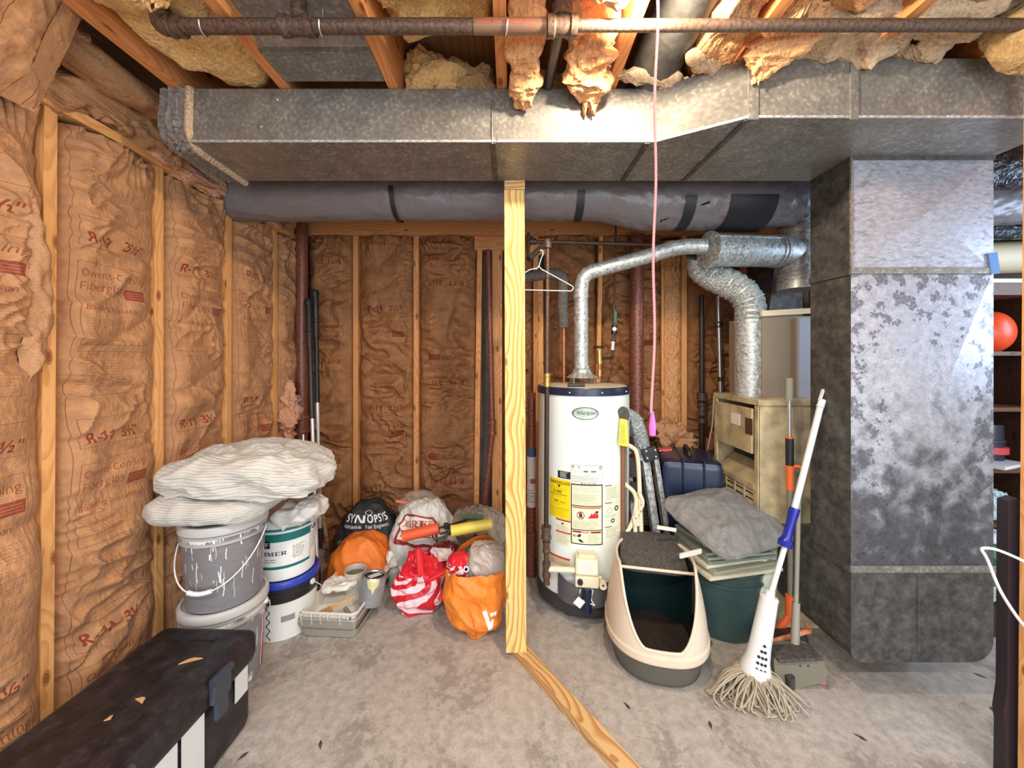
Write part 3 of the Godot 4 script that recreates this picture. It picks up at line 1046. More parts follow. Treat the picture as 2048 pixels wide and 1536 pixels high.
# a hanging flap of torn batt: a thick sheet from an upper line down along a path, its end ragged
func flap(called: String, label: String, top_l: Vector3, top_r: Vector3, path: Array, thick: float, seed_: int, m: Material, taper := 0.6, amp := 0.02) -> void:
	var n := noise3(seed_, 6.0, 4)
	var r := noise3(seed_ + 3, 13.0, 3, true)
	var mid := (top_l + top_r) * 0.5
	var half := (top_r - top_l) * 0.5
	var pts := curve([mid] + path, 8)
	var f := func(u: float, v: float) -> Vector3:
		var fi := v * (pts.size() - 1)
		var i := mini(int(fi), pts.size() - 2)
		var c: Vector3 = pts[i].lerp(pts[i + 1], fi - i)
		var dir: Vector3 = (pts[i + 1] - pts[i]).normalized()
		var nrm := half.normalized().cross(dir).normalized()
		var a := TAU * u
		var wide := lerpf(1.0, taper, v * v) * (1.0 + 0.45 * n.get_noise_2d(v * 0.55, 5.0 + signf(cos(a)) * 2.0))
		if v > 0.6:
			wide *= 1.0 - 0.97 * pow((v - 0.6) / 0.4, 1.6)
		if v < 0.03:
			wide *= 0.7 + v * 10.0
		var sx := signf(cos(a)) * pow(absf(cos(a)), 0.55)
		var sy := signf(sin(a)) * pow(absf(sin(a)), 0.8)
		var w := c + half * sx * wide + nrm * sy * thick * wide
		var k := n.get_noise_3dv(w) * 1.2 + r.get_noise_3dv(w) * 0.8
		w += nrm * sy * k * amp * 1.6 + half.normalized() * cos(a) * k * amp
		if v > 0.7:
			w += dir * amp * 4.0 * r.get_noise_3dv(w * 1.3) * (v - 0.7) / 0.3
		return w
	var o := mi(called, sheet(44, 46, f, mid, null, true, false), m, self)
	o.position = mid
	tag(o, label, "insulation")

func joists() -> void:
	var c := struct("ceiling", slab(Vector3(-1.78, 2.6, -3.2), Vector3(3.6, 2.72, 2.6)), M.subfloor, "open ceiling of floor joists over the basement", "ceiling")
	for x in [-1.66, -1.25, -0.845, -0.44, -0.035, 0.37, 0.775, 1.18, 1.585, 1.99, 2.395, 2.8, 3.2]:
		stud(c, "joist", Vector3(x, JOIST_Y + 0.113, 2.44), Vector3(x, JOIST_Y + 0.113, -2.97), 0.226, 0.038, Vector3.UP, M.joist)
	# short blocking between two joists at upper left
	stud(c, "blocking", Vector3(-0.826, JOIST_Y + 0.16, -0.70), Vector3(-0.459, JOIST_Y + 0.16, -0.70), 0.12, 0.038, Vector3.UP, M.joist)

func strip(a: Vector3, b: Vector3, w: float, t: float, side: Vector3) -> MB:
	var m := MB.new()
	m.bar(a, b, w, t, side, 0.0015)
	return m

func screws(parent: Node, pts: Array, dir: Vector3, r := 0.005) -> void:
	for p in pts:
		var m := MB.new()
		m.lathe([Vector2(r, 0), Vector2(r, r * 0.5), Vector2(r * 0.5, r * 0.9), Vector2(0, r * 0.9)], 8, along(p, p + dir))
		part("screw", m, M.steel, parent)

func ducts() -> void:
	var top := DUCT_Y + 0.2
	var t := thing("trunk_duct", "long grey sheet-metal trunk duct hung under the joists across the room", "duct", Vector3(0.3, DUCT_Y, -1.58))
	var plan := PackedVector2Array([Vector2(-1.19, 1.43), Vector2(0.533, 1.43), Vector2(0.791, 1.285), Vector2(1.913, 1.285), Vector2(1.913, 1.74), Vector2(-1.19, 1.74)])
	# plan's y is depth: turn the prism so that its z is up
	var body := MB.new()
	body.prism(plan, 0.2, Transform3D(Basis(Vector3.RIGHT, Vector3(0, 0, -1), Vector3.UP), Vector3(0, DUCT_Y, 0)))
	part("body", body, M.duct, t)
	# hemmed lower edge and drive cleats
	var edge := [Vector3(-1.19, DUCT_Y, -1.43), Vector3(0.533, DUCT_Y, -1.43), Vector3(0.791, DUCT_Y, -1.285), Vector3(1.913, DUCT_Y, -1.285)]
	for k in 3:
		part("hem", strip(edge[k] + Vector3(0, 0.005, 0.001), edge[k + 1] + Vector3(0, 0.005, 0.001), 0.009, 0.005, Vector3.UP), M.galv, t)
	for c in [[-0.072, 1.43, 0.004], [0.805, 1.285, 0.034], [1.141, 1.285, 0.027]]:
		var x: float = c[0]
		part("drive_cleat", strip(Vector3(x, DUCT_Y - 0.006, -c[1] + 0.002), Vector3(x, top, -c[1] + 0.002), c[2], 0.007, Vector3.RIGHT), M.duct, t)
	part("drive_cleat", strip(Vector3(0.533, DUCT_Y, -1.43), Vector3(0.533, top, -1.43), 0.012, 0.006, Vector3(0.87, 0, 0.5)), M.duct, t)
	for x in [[0.505, 0.50, 1.43], [0.79, 0.775, 1.29], [-0.07, -0.07, 1.43]]:
		part("cross_seam", strip(Vector3(x[0], DUCT_Y - 0.002, -x[2]), Vector3(x[1], DUCT_Y - 0.002, -1.739), 0.02, 0.006, Vector3.RIGHT), M.grimy, t)
	screws(t, [Vector3(-0.052, DUCT_Y + 0.008, -1.427), Vector3(0.80, DUCT_Y + 0.12, -1.281), Vector3(1.141, DUCT_Y + 0.185, -1.279), Vector3(-0.93, DUCT_Y + 0.06, -1.43), Vector3(-0.87, DUCT_Y + 0.16, -1.43)], Vector3(0, 0, 1))
	# canvas connector at the left end: pale rim and pleated dark cloth
	var path := [Vector3(-1.19, top, -1.425), Vector3(-1.195, DUCT_Y + 0.03, -1.425), Vector3(-1.2, DUCT_Y - 0.006, -1.47), Vector3(-1.205, DUCT_Y - 0.008, -1.745)]
	var rim := MB.new()
	var pp := fillet(path, 0.04, 6)
	rim.tube(pp, 0.014, 8)
	part("connector_rim", rim, M.wool_pale, t, "pale frayed rim of the canvas connector")
	var pl := noise3(31, 9.0, 3)
	var cf := func(u: float, v: float) -> Vector3:
		var i := u * (pp.size() - 1)
		var k := mini(int(i), pp.size() - 2)
		var c: Vector3 = pp[k].lerp(pp[k + 1], i - k)
		var pleat := 0.007 * sin(v * 21.0 + 5.0 * pl.get_noise_2d(u * 0.25, 1.0)) + 0.012 * pl.get_noise_2d(u * 0.7, v * 0.5)
		var low := smoothstep(0.3, 0.6, u)
		return c + Vector3(-0.125 * v, 0.01 * v + pleat * low, pleat * (1.0 - low) - 0.02 * v * v)
	var cl := mi("canvas_connector", sheet(40, 26, cf, t.position), M.canvas, t)
	cl.set_meta("label", "dark pleated canvas connector at the left end")

	# ---- the vertical drop
	var x0 := 1.347
	var x1 := 1.913
	var zf := -1.528
	var zb := -1.735
	var d := thing("return_duct", "tall upright sheet-metal return duct at right, scuffed grey with creased panels", "duct", Vector3(1.63, 0.16, -1.63))
	var core := MB.new()
	core.quad(Vector3(x0, DUCT_Y, zb), Vector3(x0, 0.53, zb), Vector3(x0, 0.53, zf), Vector3(x0, DUCT_Y, zf))
	core.quad(Vector3(x1, DUCT_Y, zf), Vector3(x1, 0.53, zf), Vector3(x1, 0.53, zb), Vector3(x1, DUCT_Y, zb))
	core.quad(Vector3(x1, DUCT_Y, zb), Vector3(x1, 0.53, zb), Vector3(x0, 0.53, zb), Vector3(x0, DUCT_Y, zb))
	part("side_walls", core, M.grimy, d, "dark grimy side of the drop")
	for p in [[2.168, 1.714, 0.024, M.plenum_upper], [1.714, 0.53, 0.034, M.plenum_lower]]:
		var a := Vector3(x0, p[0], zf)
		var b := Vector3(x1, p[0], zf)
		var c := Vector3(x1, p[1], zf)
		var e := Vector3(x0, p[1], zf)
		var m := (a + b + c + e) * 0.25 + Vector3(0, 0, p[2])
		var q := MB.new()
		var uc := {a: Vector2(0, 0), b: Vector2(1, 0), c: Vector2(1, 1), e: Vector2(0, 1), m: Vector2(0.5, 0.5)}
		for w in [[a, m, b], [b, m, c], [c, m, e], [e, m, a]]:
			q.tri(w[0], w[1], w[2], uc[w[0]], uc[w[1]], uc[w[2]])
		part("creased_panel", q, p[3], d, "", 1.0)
	var rr := 0.085
	var poly := PackedVector2Array([Vector2(x0, 0.53), Vector2(x1, 0.53)])
	for k in 9:
		var an := PI * 0.5 * k / 8.0
		poly.append(Vector2(x1 - rr + rr * cos(an), 0.16 + rr - rr * sin(an)))
	for k in 9:
		var an := PI * 0.5 * k / 8.0
		poly.append(Vector2(x0 + 0.05 - 0.05 * sin(an), 0.16 + 0.05 - 0.05 * cos(an)))
	var boot := MB.new()
	boot.prism(poly, 0.42, Transform3D(Basis(), Vector3(0, 0, zf - 0.42)))
	part("boot", boot, M.grimy, d, "dark rounded boot at the bottom of the drop")
	for y in [1.714, 0.532]:
		part("drive_cleat", strip(Vector3(x0 - 0.003, y, zf + 0.003), Vector3(x1 + 0.002, y, zf + 0.003), 0.026, 0.009, Vector3.UP), M.duct, d)
		part("drive_cleat", strip(Vector3(x0 - 0.003, y - 0.003, zf), Vector3(x0 - 0.003, y, zb), 0.026, 0.009, Vector3.UP), M.grimy, d)
	part("corner_seam", strip(Vector3(x0, 1.73, zf + 0.002), Vector3(x0, DUCT_Y, zf + 0.002), 0.010, 0.010, Vector3.RIGHT), M.duct, d)
	part("corner_seam", strip(Vector3(x0, DUCT_Y - 0.006, zf + 0.004), Vector3(x1, DUCT_Y - 0.006, zf + 0.004), 0.02, 0.01, Vector3.UP), M.grimy, d)
	part("seam", strip(Vector3(1.615, 0.2, zf + 0.001), Vector3(1.615, 0.50, zf + 0.001), 0.012, 0.004, Vector3.RIGHT), M.grimy, d)
	var tape := MB.new()
	tape.box(Vector3(0.035, 0.085, 0.004), xf(Vector3(x1 - 0.008, 1.742, zf + 0.008), Vector3(0, 0, 8)))
	part("blue_tape", tape, mat(rgb8(96, 140, 200), 0.7), d, "scrap of blue tape at the right edge")

	# ---- insulated round duct behind
	var n := noise3(44, 3.0, 3)
	var nr := noise3(45, 5.0, 3, true)
	var rd := thing("round_duct", "fat round duct wrapped in dark grey plastic behind the trunk duct", "duct", Vector3(0, 2.12, -2.11))
	var rf := func(u: float, v: float) -> Vector3:
		var x := lerpf(-1.55, 1.55, v)
		var a := TAU * u
		var bul := smoothstep(0.45, 0.75, x) * (1.0 - smoothstep(1.15, 1.6, x) * 0.5)
		var r := 0.13 + 0.018 * bul + 0.006 * n.get_noise_3d(x * 1.5, cos(a), sin(a)) + 0.007 * bul * nr.get_noise_3d(x * 2.0, cos(a) * 0.4, sin(a) * 0.4)
		r -= 0.006 * exp(-pow((x + 0.62) / 0.02, 2.0)) + 0.004 * exp(-pow((x - 0.29) / 0.015, 2.0))
		return Vector3(x, 2.252 - 0.03 * bul - 0.012 * x * x * 0.0 + r * sin(a), -2.11 + r * cos(a))
	var rme := mi("wrap", sheet(48, 220, rf, rd.position, null, true, true), M.black_wrap, rd)
	for b in [[0.36, 0.02], [0.92, 0.028], [1.24, 0.12], [-0.62, 0.012]]:
		var mb := MB.new()
		var pts := []
		for k in 13:
			var a: float = PI * (1.05 + 0.5 * k / 12.0) if b[0] > 0.0 else PI * (1.0 + 0.8 * k / 12.0)
			var bul: float = smoothstep(0.45, 0.75, b[0]) * (1.0 - smoothstep(1.15, 1.6, b[0]) * 0.5)
			var r: float = 0.1355 + 0.02 * bul + (0.006 if b[1] > 0.1 else 0.0)
			pts.append(Vector3(b[0], 2.252 - 0.03 * bul + r * sin(a + PI * 0.5 * 0.0), -2.11 - r * cos(a)))
		for k in 12:
			var w := Vector3(b[1], 0, 0)
			mb.quad(pts[k] - w, pts[k] + w, pts[k + 1] + w, pts[k + 1] - w)
		part("tape_band", mb, M.black, rd)
	var fold := MB.new()
	fold.bar(Vector3(0.79, 2.085, -2.05), Vector3(1.02, 2.16, -1.985), 0.045, 0.006, Vector3(0, 0.4, 1))
	part("tape_band", fold, M.black, rd, "black tape running slantwise over a fold in the wrap")

	# ---- sheet-metal pan between joists at upper left, and a round branch by the bulb
	var pan := thing("joist_bay_duct", "dusty metal duct panned between two joists above the left end of the trunk", "duct", Vector3(-0.64, 2.38, -1.1))
	var pf := func(u: float, v: float) -> Vector3:
		var z := [0.55, 1.0, 1.17, 1.235, 1.26, 1.262, 1.40]
		var y := [2.43, 2.425, 2.418, 2.402, 2.386, 2.372, 2.374]
		var i := v * 6.0
		var k := mini(int(i), 5)
		return Vector3(lerpf(-0.825, -0.46, u), lerpf(y[k], y[k + 1], i - k), -lerpf(z[k], z[k + 1], i - k))
	var pm := MB.new()
	pm.grid(4, 12, pf, true)
	part("pan", pm, M.duct, pan, "", 50.0)
	part("lip", strip(Vector3(-0.825, 2.376, -1.262), Vector3(-0.46, 2.376, -1.262), 0.018, 0.008, Vector3.UP), M.duct, pan)
	part("cross_rib", strip(Vector3(-0.825, 2.424, -0.99), Vector3(-0.46, 2.424, -0.99), 0.012, 0.012, Vector3.UP), M.grimy, pan)
	part("cross_rib", strip(Vector3(-0.825, 2.426, -0.93), Vector3(-0.46, 2.426, -0.93), 0.012, 0.012, Vector3.UP), M.grimy, pan)
	var br := thing("branch_duct", "round dusty metal branch duct rising between joists beside the bulb", "duct", Vector3(0.55, 2.40, -1.2))
	var bm := MB.new()
	bm.tube(curve([Vector3(0.565, 2.5, -0.35), Vector3(0.56, 2.49, -0.9), Vector3(0.545, 2.475, -1.3), Vector3(0.535, 2.44, -1.46), Vector3(0.53, 2.36, -1.54)], 6), 0.088, 24)
	part("tube", bm, M.grimy, br)

	# ---- wrapped ducts past the tall drop
	var wr := thing("wrapped_duct", "black plastic-wrapped duct at the right edge beside the tall drop", "duct", Vector3(2.4, 2.0, -1.9))
	for q in [[Vector3(1.96, 2.235, -1.92), Vector3(3.3, 2.36, -1.66), 0.085, M.black_plastic], [Vector3(1.96, 2.16, -2.12), Vector3(3.4, 2.22, -2.02), 0.10, M.black_wrap], [Vector3(1.96, 2.045, -2.15), Vector3(3.4, 2.08, -2.1), 0.04, M.black_plastic]]:
		var seed_n := noise3(61, 7.0, 3, true)
		var A: Vector3 = q[0]
		var B: Vector3 = q[1]
		var fr := along(A, B)
		var rad: float = q[2]
		var gf := func(u: float, v: float) -> Vector3:
			var a := TAU * u
			var r := rad * (1.0 + 0.14 * seed_n.get_noise_3d(cos(a) * 0.5, v * 1.4, sin(a) * 0.5))
			return fr * Vector3(cos(a) * r, v * A.distance_to(B), -sin(a) * r)
		mi("plastic_wrap", sheet(40, 60, gf, wr.position, null, true), q[3], wr)

func loose_insulation() -> void:
	# kraft batts folded over the top of the left wall
	var n := noise3(81, 2.0, 3)
	var r := noise3(82, 4.0, 3, true)
	# big batt at the upper left corner of the view, facing edge taped
	var A := Vector3(-1.30, 2.42, -0.70)
	var bf := func(u: float, v: float) -> Vector3:
		var z := lerpf(0.55, 1.165, u)
		var y := lerpf(2.10, 2.47, v)
		var e := minf(minf(u, 1.0 - u) * 4.0, minf(v, 1.0 - v) * 3.0)
		var puff := 0.06 * (1.0 - pow(1.0 - clampf(e, 0, 1), 2.0))
		return Vector3(-1.44 + 0.18 * v + puff + 0.008 * n.get_noise_2d(z * 4.0, y * 5.0) + 0.006 * r.get_noise_2d(z * 3.0, y * 3.0), y + 0.02 * sin(u * 3.0), -z)
	var kb := mi("folded_batt", sheet(70, 60, bf, A, func(u, v): return Vector2(u * 1.2, 0.4 - v * 0.5)), M.kraft, self)
	kb.position = A
	tag(kb, "big brown paper-faced batt bulging from the top left corner, its edge taped", "insulation")
	var tape := MB.new()
	for k in 8:
		var v0 := k / 8.0
		var v1 := (k + 1) / 8.0
		tape.quad(bf.call(0.865, v0) + Vector3(0.004, 0, 0), bf.call(0.865, v1) + Vector3(0.004, 0, 0), bf.call(0.985, v1) + Vector3(0.006, 0, 0), bf.call(0.985, v0) + Vector3(0.006, 0, 0))
	part("edge_flange", tape, M.kraft_plain, kb, "plain paper flange along the batt's edge")
	# crumpled pieces over the plate
	for q in [[Vector3(-1.54, 2.305, -1.40), Vector3(0.06, 0.065, 0.30), 5, "crumpled brown paper insulation stuffed above the top plate, beside the canvas connector", 20.0, "crumpled_batt"],
			[Vector3(-1.44, 2.375, -1.30), Vector3(0.055, 0.042, 0.33), 7, "smooth rolled paper batt lying above the crumpled piece under the dark joist", 10.0, "rolled_batt"],
			[Vector3(-1.53, 2.285, -1.62), Vector3(0.05, 0.05, 0.16), 9, "folded brown paper batt end just below the canvas connector", 0.0, "crumpled_batt"],
			[Vector3(-1.56, 2.30, -2.2), Vector3(0.06, 0.07, 0.55), 13, "paper batt above the plate in the far left corner", 0.0, "crumpled_batt"]]:
		var o := mi(q[5], fluff_mesh(q[0], q[1], q[2], 0.006 if q[5] == "rolled_batt" else 0.022, 6.0, Vector3(0, 0, q[4]), q[0], 60, 48, 0.6), M.kraft_plain, self)
		o.position = q[0]
		tag(o, q[3], "insulation")
	for q in [[Vector3(-1.515, 2.235, -2.05), Vector3(0.04, 0.03, 0.42), 15, "strip of pink wool squeezed out over the left wall's plate", M.wool_pink, 0.02],
			[Vector3(-1.43, 2.39, -1.16), Vector3(0.03, 0.03, 0.34), 19, "pink wool showing along the joist at upper left", M.wool_pink, 0.018],
			[Vector3(-1.50, 0.99, -2.60), Vector3(0.035, 0.17, 0.05), 23, "torn pink wool spilling from the paper in the far left corner", M.wool_pink, 0.03]]:
		fluff("wool_strip", q[3], q[0], q[1], q[2], q[5], 9.0, q[4], Vector3.ZERO, 50, 60)
	# the ceiling bays, left to right
	fluff("ceiling_batt", "big yellow batt sagging between joists over the left end of the trunk", Vector3(-1.045, 2.475, -0.95), Vector3(0.18, 0.075, 0.52), 31, 0.016, 4.0, M.wool_yellow, Vector3(-3, 0, 0), 90, 70)
	fluff("ceiling_batt", "ragged yellow batt overhead between the pan and the bulb", Vector3(-0.235, 2.475, -0.90), Vector3(0.182, 0.06, 0.42), 33, 0.022, 6.0, M.wool_yellow, Vector3(4, 0, 0), 80, 60)
	fluff("wool_tuft", "rounded yellow tuft resting on the trunk duct left of centre", Vector3(-0.33, 2.455, -1.53), Vector3(0.10, 0.105, 0.075), 35, 0.024, 7.0, M.wool_yellow, Vector3.ZERO, 70, 56)
	fluff("wool_tuft", "brownish tuft on the trunk duct against the centre joist", Vector3(-0.15, 2.44, -1.55), Vector3(0.09, 0.095, 0.07), 36, 0.022, 7.0, M.wool_tan, Vector3.ZERO, 60, 48)
	flap("hanging_wool", "yellow drip of wool hanging over the pipe's elbow at upper left", Vector3(-1.04, 2.44, -1.06), Vector3(-0.93, 2.44, -1.06), [Vector3(-0.985, 2.40, -1.055), Vector3(-0.98, 2.345, -1.05)], 0.03, 38, M.wool_yellow, 0.5, 0.012)
	flap("hanging_wool", "long orange strip of wool hanging in front of the trunk beside the centre joist", Vector3(-0.02, 2.56, -1.17), Vector3(0.10, 2.56, -1.17), [Vector3(0.04, 2.38, -1.23), Vector3(0.045, 2.335, -1.35), Vector3(0.04, 2.285, -1.405)], 0.03, 41, M.wool_orange, 0.62, 0.013)
	flap("hanging_wool", "wide torn orange wool hanging right of the vertical branch pipe", Vector3(0.15, 2.56, -1.19), Vector3(0.345, 2.56, -1.19), [Vector3(0.26, 2.39, -1.24), Vector3(0.265, 2.335, -1.35), Vector3(0.275, 2.29, -1.405)], 0.035, 43, M.wool_orange, 0.5, 0.016)
	fluff("wool_tuft", "dark tan wool tucked behind the vertical branch pipe", Vector3(0.12, 2.43, -1.56), Vector3(0.12, 0.07, 0.05), 45, 0.018, 7.0, M.wool_tan, Vector3.ZERO, 60, 40)
	fluff("ceiling_batt", "orange batt above the pipe just left of the bulb", Vector3(0.17, 2.48, -0.75), Vector3(0.17, 0.05, 0.36), 47, 0.02, 6.0, M.wool_orange, Vector3.ZERO, 70, 50)
	fluff("wool_tuft", "small pale yellow tuft hanging left of the bulb", Vector3(0.28, 2.385, -1.02), Vector3(0.055, 0.05, 0.06), 48, 0.01, 9.0, M.wool_yellow, Vector3.ZERO, 50, 40)
	fluff("wool_strip", "pale strip of wool lying along the trunk's top edge below the bulb", Vector3(0.50, 2.385, -1.405), Vector3(0.20, 0.02, 0.025), 49, 0.012, 10.0, M.wool_pale, Vector3(0, 12, 0), 60, 40)
	fluff("wool_strip", "pale wool packed along the slanting top edge of the trunk", Vector3(0.72, 2.385, -1.36), Vector3(0.13, 0.018, 0.02), 50, 0.012, 10.0, M.wool_pale, Vector3(0, 29, 0), 50, 36)
	fluff("ceiling_batt", "orange paper-edged batt right of the round branch duct", Vector3(0.69, 2.44, -1.05), Vector3(0.062, 0.06, 0.42), 51, 0.016, 6.0, M.wool_orange, Vector3.ZERO, 60, 56)
	fluff("ceiling_batt", "narrow orange batt squeezed against the second joist right of the bulb", Vector3(0.85, 2.44, -1.05), Vector3(0.05, 0.055, 0.42), 52, 0.018, 6.0, M.wool_orange, Vector3.ZERO, 60, 56)
	flap("hanging_wool", "thick orange wool drooping over the trunk's angled joint", Vector3(0.80, 2.44, -1.17), Vector3(0.98, 2.44, -1.17), [Vector3(0.865, 2.385, -1.20), Vector3(0.83, 2.33, -1.245), Vector3(0.815, 2.29, -1.258)], 0.035, 54, M.wool_orange, 0.72, 0.012)
	fluff("ceiling_batt", "bright yellow-orange batt overhead right of the drooping piece", Vector3(0.98, 2.46, -0.82), Vector3(0.16, 0.06, 0.34), 55, 0.018, 5.0, M.wool_orange, Vector3.ZERO, 70, 56)
	fluff("ceiling_batt", "shaggy pale brown batt sagging onto the trunk at right", Vector3(1.28, 2.435, -1.24), Vector3(0.34, 0.055, 0.10), 56, 0.022, 6.0, M.wool_pale, Vector3(0, 0, 4), 90, 60)
	fluff("ceiling_batt", "tan batt overhead at the upper right corner", Vector3(1.40, 2.46, -0.84), Vector3(0.24, 0.055, 0.32), 57, 0.015, 5.0, M.wool_tan, Vector3.ZERO, 90, 56)
	fluff("wool_tuft", "rounded tan lump of wool over the trunk at the right edge", Vector3(1.62, 2.35, -1.17), Vector3(0.13, 0.085, 0.07), 58, 0.008, 6.0, M.wool_tan, Vector3(0, 0, 14), 70, 56)

func fitting(parent: Node, called: String, a: Vector3, b: Vector3, r: float, m: Material) -> void:   # a collar with raised lips
	var L := a.distance_to(b)
	var g := MB.new()
	g.lathe([Vector2(0, 0), Vector2(r, 0), Vector2(r, L * 0.22), Vector2(r * 0.88, L * 0.27), Vector2(r * 0.88, L * 0.73), Vector2(r, L * 0.78), Vector2(r, L), Vector2(0, L)], 18, along(a, b))
	part(called, g, m, parent)

func run(parent: Node, called: String, pts: Array, r: float, m: Material, bend := 0.03, sides := 16, lab := "") -> void:
	var g := MB.new()
	g.tube(fillet(pts, bend, 6) if pts.size() > 2 else pts, r, sides, true, 2.0)
	part(called, g, m, parent, lab)

func pipes() -> void:
	# ---- the iron pipe across the ceiling
	var y := 2.342
	var z := -1.13
	var t := thing("iron_pipe", "dark threaded iron pipe running the full width under the joists", "pipe", Vector3(0, y, z))
	run(t, "pipe_length", [Vector3(-0.99, y, z), Vector3(0.10, y, z)], 0.0205, M.iron)
	run(t, "pipe_length", [Vector3(0.17, y + 0.002, z), Vector3(1.9, y + 0.004, z - 0.0)], 0.0165, M.iron)
	run(t, "elbow", [Vector3(-0.985, y, z), Vector3(-1.03, y, z), Vector3(-1.03, y + 0.10, z)], 0.0255, M.iron, 0.035)
	fitting(t, "collar", Vector3(-0.965, y, z), Vector3(-1.0, y, z), 0.03, M.iron)
	fitting(t, "tee", Vector3(-0.675, y, z), Vector3(-0.58, y, z), 0.029, M.iron)
	run(t, "branch", [Vector3(-0.625, y, z), Vector3(-0.625, y + 0.25, z)], 0.022, M.iron)
	fitting(t, "tee", Vector3(0.105, y, z), Vector3(0.192, y, z), 0.03, M.iron)
	run(t, "branch", [Vector3(0.15, y, z), Vector3(0.15, y + 0.05, z), Vector3(0.155, y + 0.25, z)], 0.02, M.iron)
	fitting(t, "collar", Vector3(0.15, y + 0.02, z), Vector3(0.15, y + 0.06, z), 0.03, M.iron)
	run(t, "branch", [Vector3(0.14, y - 0.0, z), Vector3(0.135, 2.385, -1.50), Vector3(0.13, 2.40, -2.6)], 0.017, M.black_iron)
	for x in [-0.91, -0.022, -0.565, -0.995]:
		var h := MB.new()
		var pts := []
		for k in 10:
			var a := PI * (1.0 + k / 9.0)
			pts.append(Vector3(x + 0.004 * k * 0.3, y + 0.0235 * sin(a), z + 0.0235 * cos(a)))
		pts.push_front(Vector3(x, y + 0.07, z - 0.022))
		h.tube(pts, 0.0025, 6)
		part("wire_hook", h, M.steel, t)
	var band := MB.new()
	band.lathe([Vector2(0.0212, 0), Vector2(0.0212, 0.34)], 24, along(Vector3(-0.27, y, z), Vector3(0.1, y, z)))
	var im := blank(512, 64, rgb8(128, 98, 78))
	var rng := RandomNumberGenerator.new()
	rng.seed = 3
	for q in 500:
		rect_on(im, rng.randi_range(0, 511), rng.randi_range(0, 63), rng.randi_range(1, 8), 1, rgb8(104, 80, 66))
	print_on(im, "MADE IN CANADA 143", 20, 40, 24, rgb8(186, 92, 70), "Droid Sans", 700, 1.6)
	var bm := MB.new()
	var ptsb := []
	for k in 25:
		var a := TAU * k / 24.0
		ptsb.append(Vector3(0, 0.0212 * sin(a), 0.0212 * cos(a)))
	for k in 24:
		var p := Vector3(-0.11, y, z)
		var L := Vector3(0.21, 0, 0)
		bm.quad(p + ptsb[k], p + L + ptsb[k], p + L + ptsb[k + 1], p + ptsb[k + 1], Vector2(0, 0.5 - (k if k < 12 else k - 24) / 10.0), Vector2(1, 0.5 - (k if k < 12 else k - 24) / 10.0), Vector2(1, 0.5 - ((k if k < 12 else k - 24) + 1) / 10.0), Vector2(0, 0.5 - ((k if k < 12 else k - 24) + 1) / 10.0))
	part("printed_length", bm, mat(Color(1, 1, 1), 0.5, 0.2, ImageTexture.create_from_image(im)), t, "length with red factory stencilling")

	# ---- pull cord of the bulb
	var c := thing("pull_cord", "long pink twisted pull cord hanging from the bulb, tassel at its end", "cord", Vector3(0.37, 1.17, -1.0))
	var cm := MB.new()
	var cp := []
	for k in 60:
		var v := k / 59.0
		cp.append(Vector3(0.378 - 0.012 * v + 0.003 * sin(v * 17.0), lerpf(2.36, 1.225, v), -1.0 + 0.002 * sin(v * 11.0)))
	cm.tube(cp, 0.0026, 7)
	for k in range(0, 59):
		var q: Vector3 = cp[k]
		var w: Vector3 = cp[k + 1]
		for j in 4:
			var o := q.lerp(w, j / 4.0)
			cm.tube([o + Vector3(-0.0032, -0.002, 0.001), o + Vector3(0.0032, 0.003, 0.001)], 0.0016, 5)
	part("cord", cm, mat(rgb8(238, 150, 150), 0.8), c)
	var tm := MB.new()
	tm.lathe([Vector2(0, 1.165), Vector2(0.008, 1.168), Vector2(0.0095, 1.19), Vector2(0.006, 1.215), Vector2(0.003, 1.23), Vector2(0, 1.232)], 12, Transform3D(Basis(), Vector3(0.366, 0, -1.0)))
	part("tassel", tm, mat(rgb8(255, 110, 190), 0.8), c, "bright pink tassel")

	# ---- left corner stack
	var s := thing("drain_pipe", "brown iron drain pipe standing in the far left corner", "pipe", Vector3(-1.46, 0.0, -2.70))
	run(s, "pipe_length", [Vector3(-1.458, 0.0, -2.68), Vector3(-1.458, 2.3, -2.68)], 0.038, M.brown_pipe)
	fitting(s, "hub", Vector3(-1.458, 0.85, -2.68), Vector3(-1.458, 0.97, -2.68), 0.05, M.brown_pipe)
	var bt := MB.new()
	bt.box(Vector3(0.07, 0.05, 0.03), xf(Vector3(-1.47, 1.075, -2.60), Vector3(0, 20, -12)), 0.004)
	solo("blue_pouch", "small blue plastic pouch tucked beside the corner drain pipe", "pouch", bt, mat(rgb8(40, 90, 170), 0.4))

	# ---- behind the bare post, left
	var sp := thing("supply_pipe", "reddish pipe leaning against the back wall left of the bare post", "pipe", Vector3(-0.17, 0.0, -2.76))
	run(sp, "pipe_length", [P(968, 1015, 2.75), P(985, 860, 2.75), P(976, 500, 2.76)], 0.02, M.brown_pipe, 0.1)
	fitting(sp, "collar", P(984.5, 870, 2.745), P(984, 840, 2.745), 0.03, M.brown_pipe)

	# ---- gas drop in front of the heater
	var g := thing("gas_pipe", "black gas pipe dropping in front of the water heater to its valve", "pipe", P(1093, 1170, 1.97))
	var gx := (1094.0 - CX) * 1.97 / F
	var gz := -1.97
	var gy := func(py: float) -> float: return EYE + (HY - py) * 1.97 / F
	run(g, "pipe_length", [Vector3(gx, gy.call(770), gz), Vector3(gx - 0.004, gy.call(1060), gz)], 0.0125, M.black_iron)
	run(g, "pipe_length", [Vector3(gx + 0.003, gy.call(487), gz), Vector3(gx, gy.call(768), gz)], 0.010, M.iron)
	fitting(g, "collar", Vector3(gx, gy.call(747), gz), Vector3(gx, gy.call(773), gz), 0.019, M.brass)
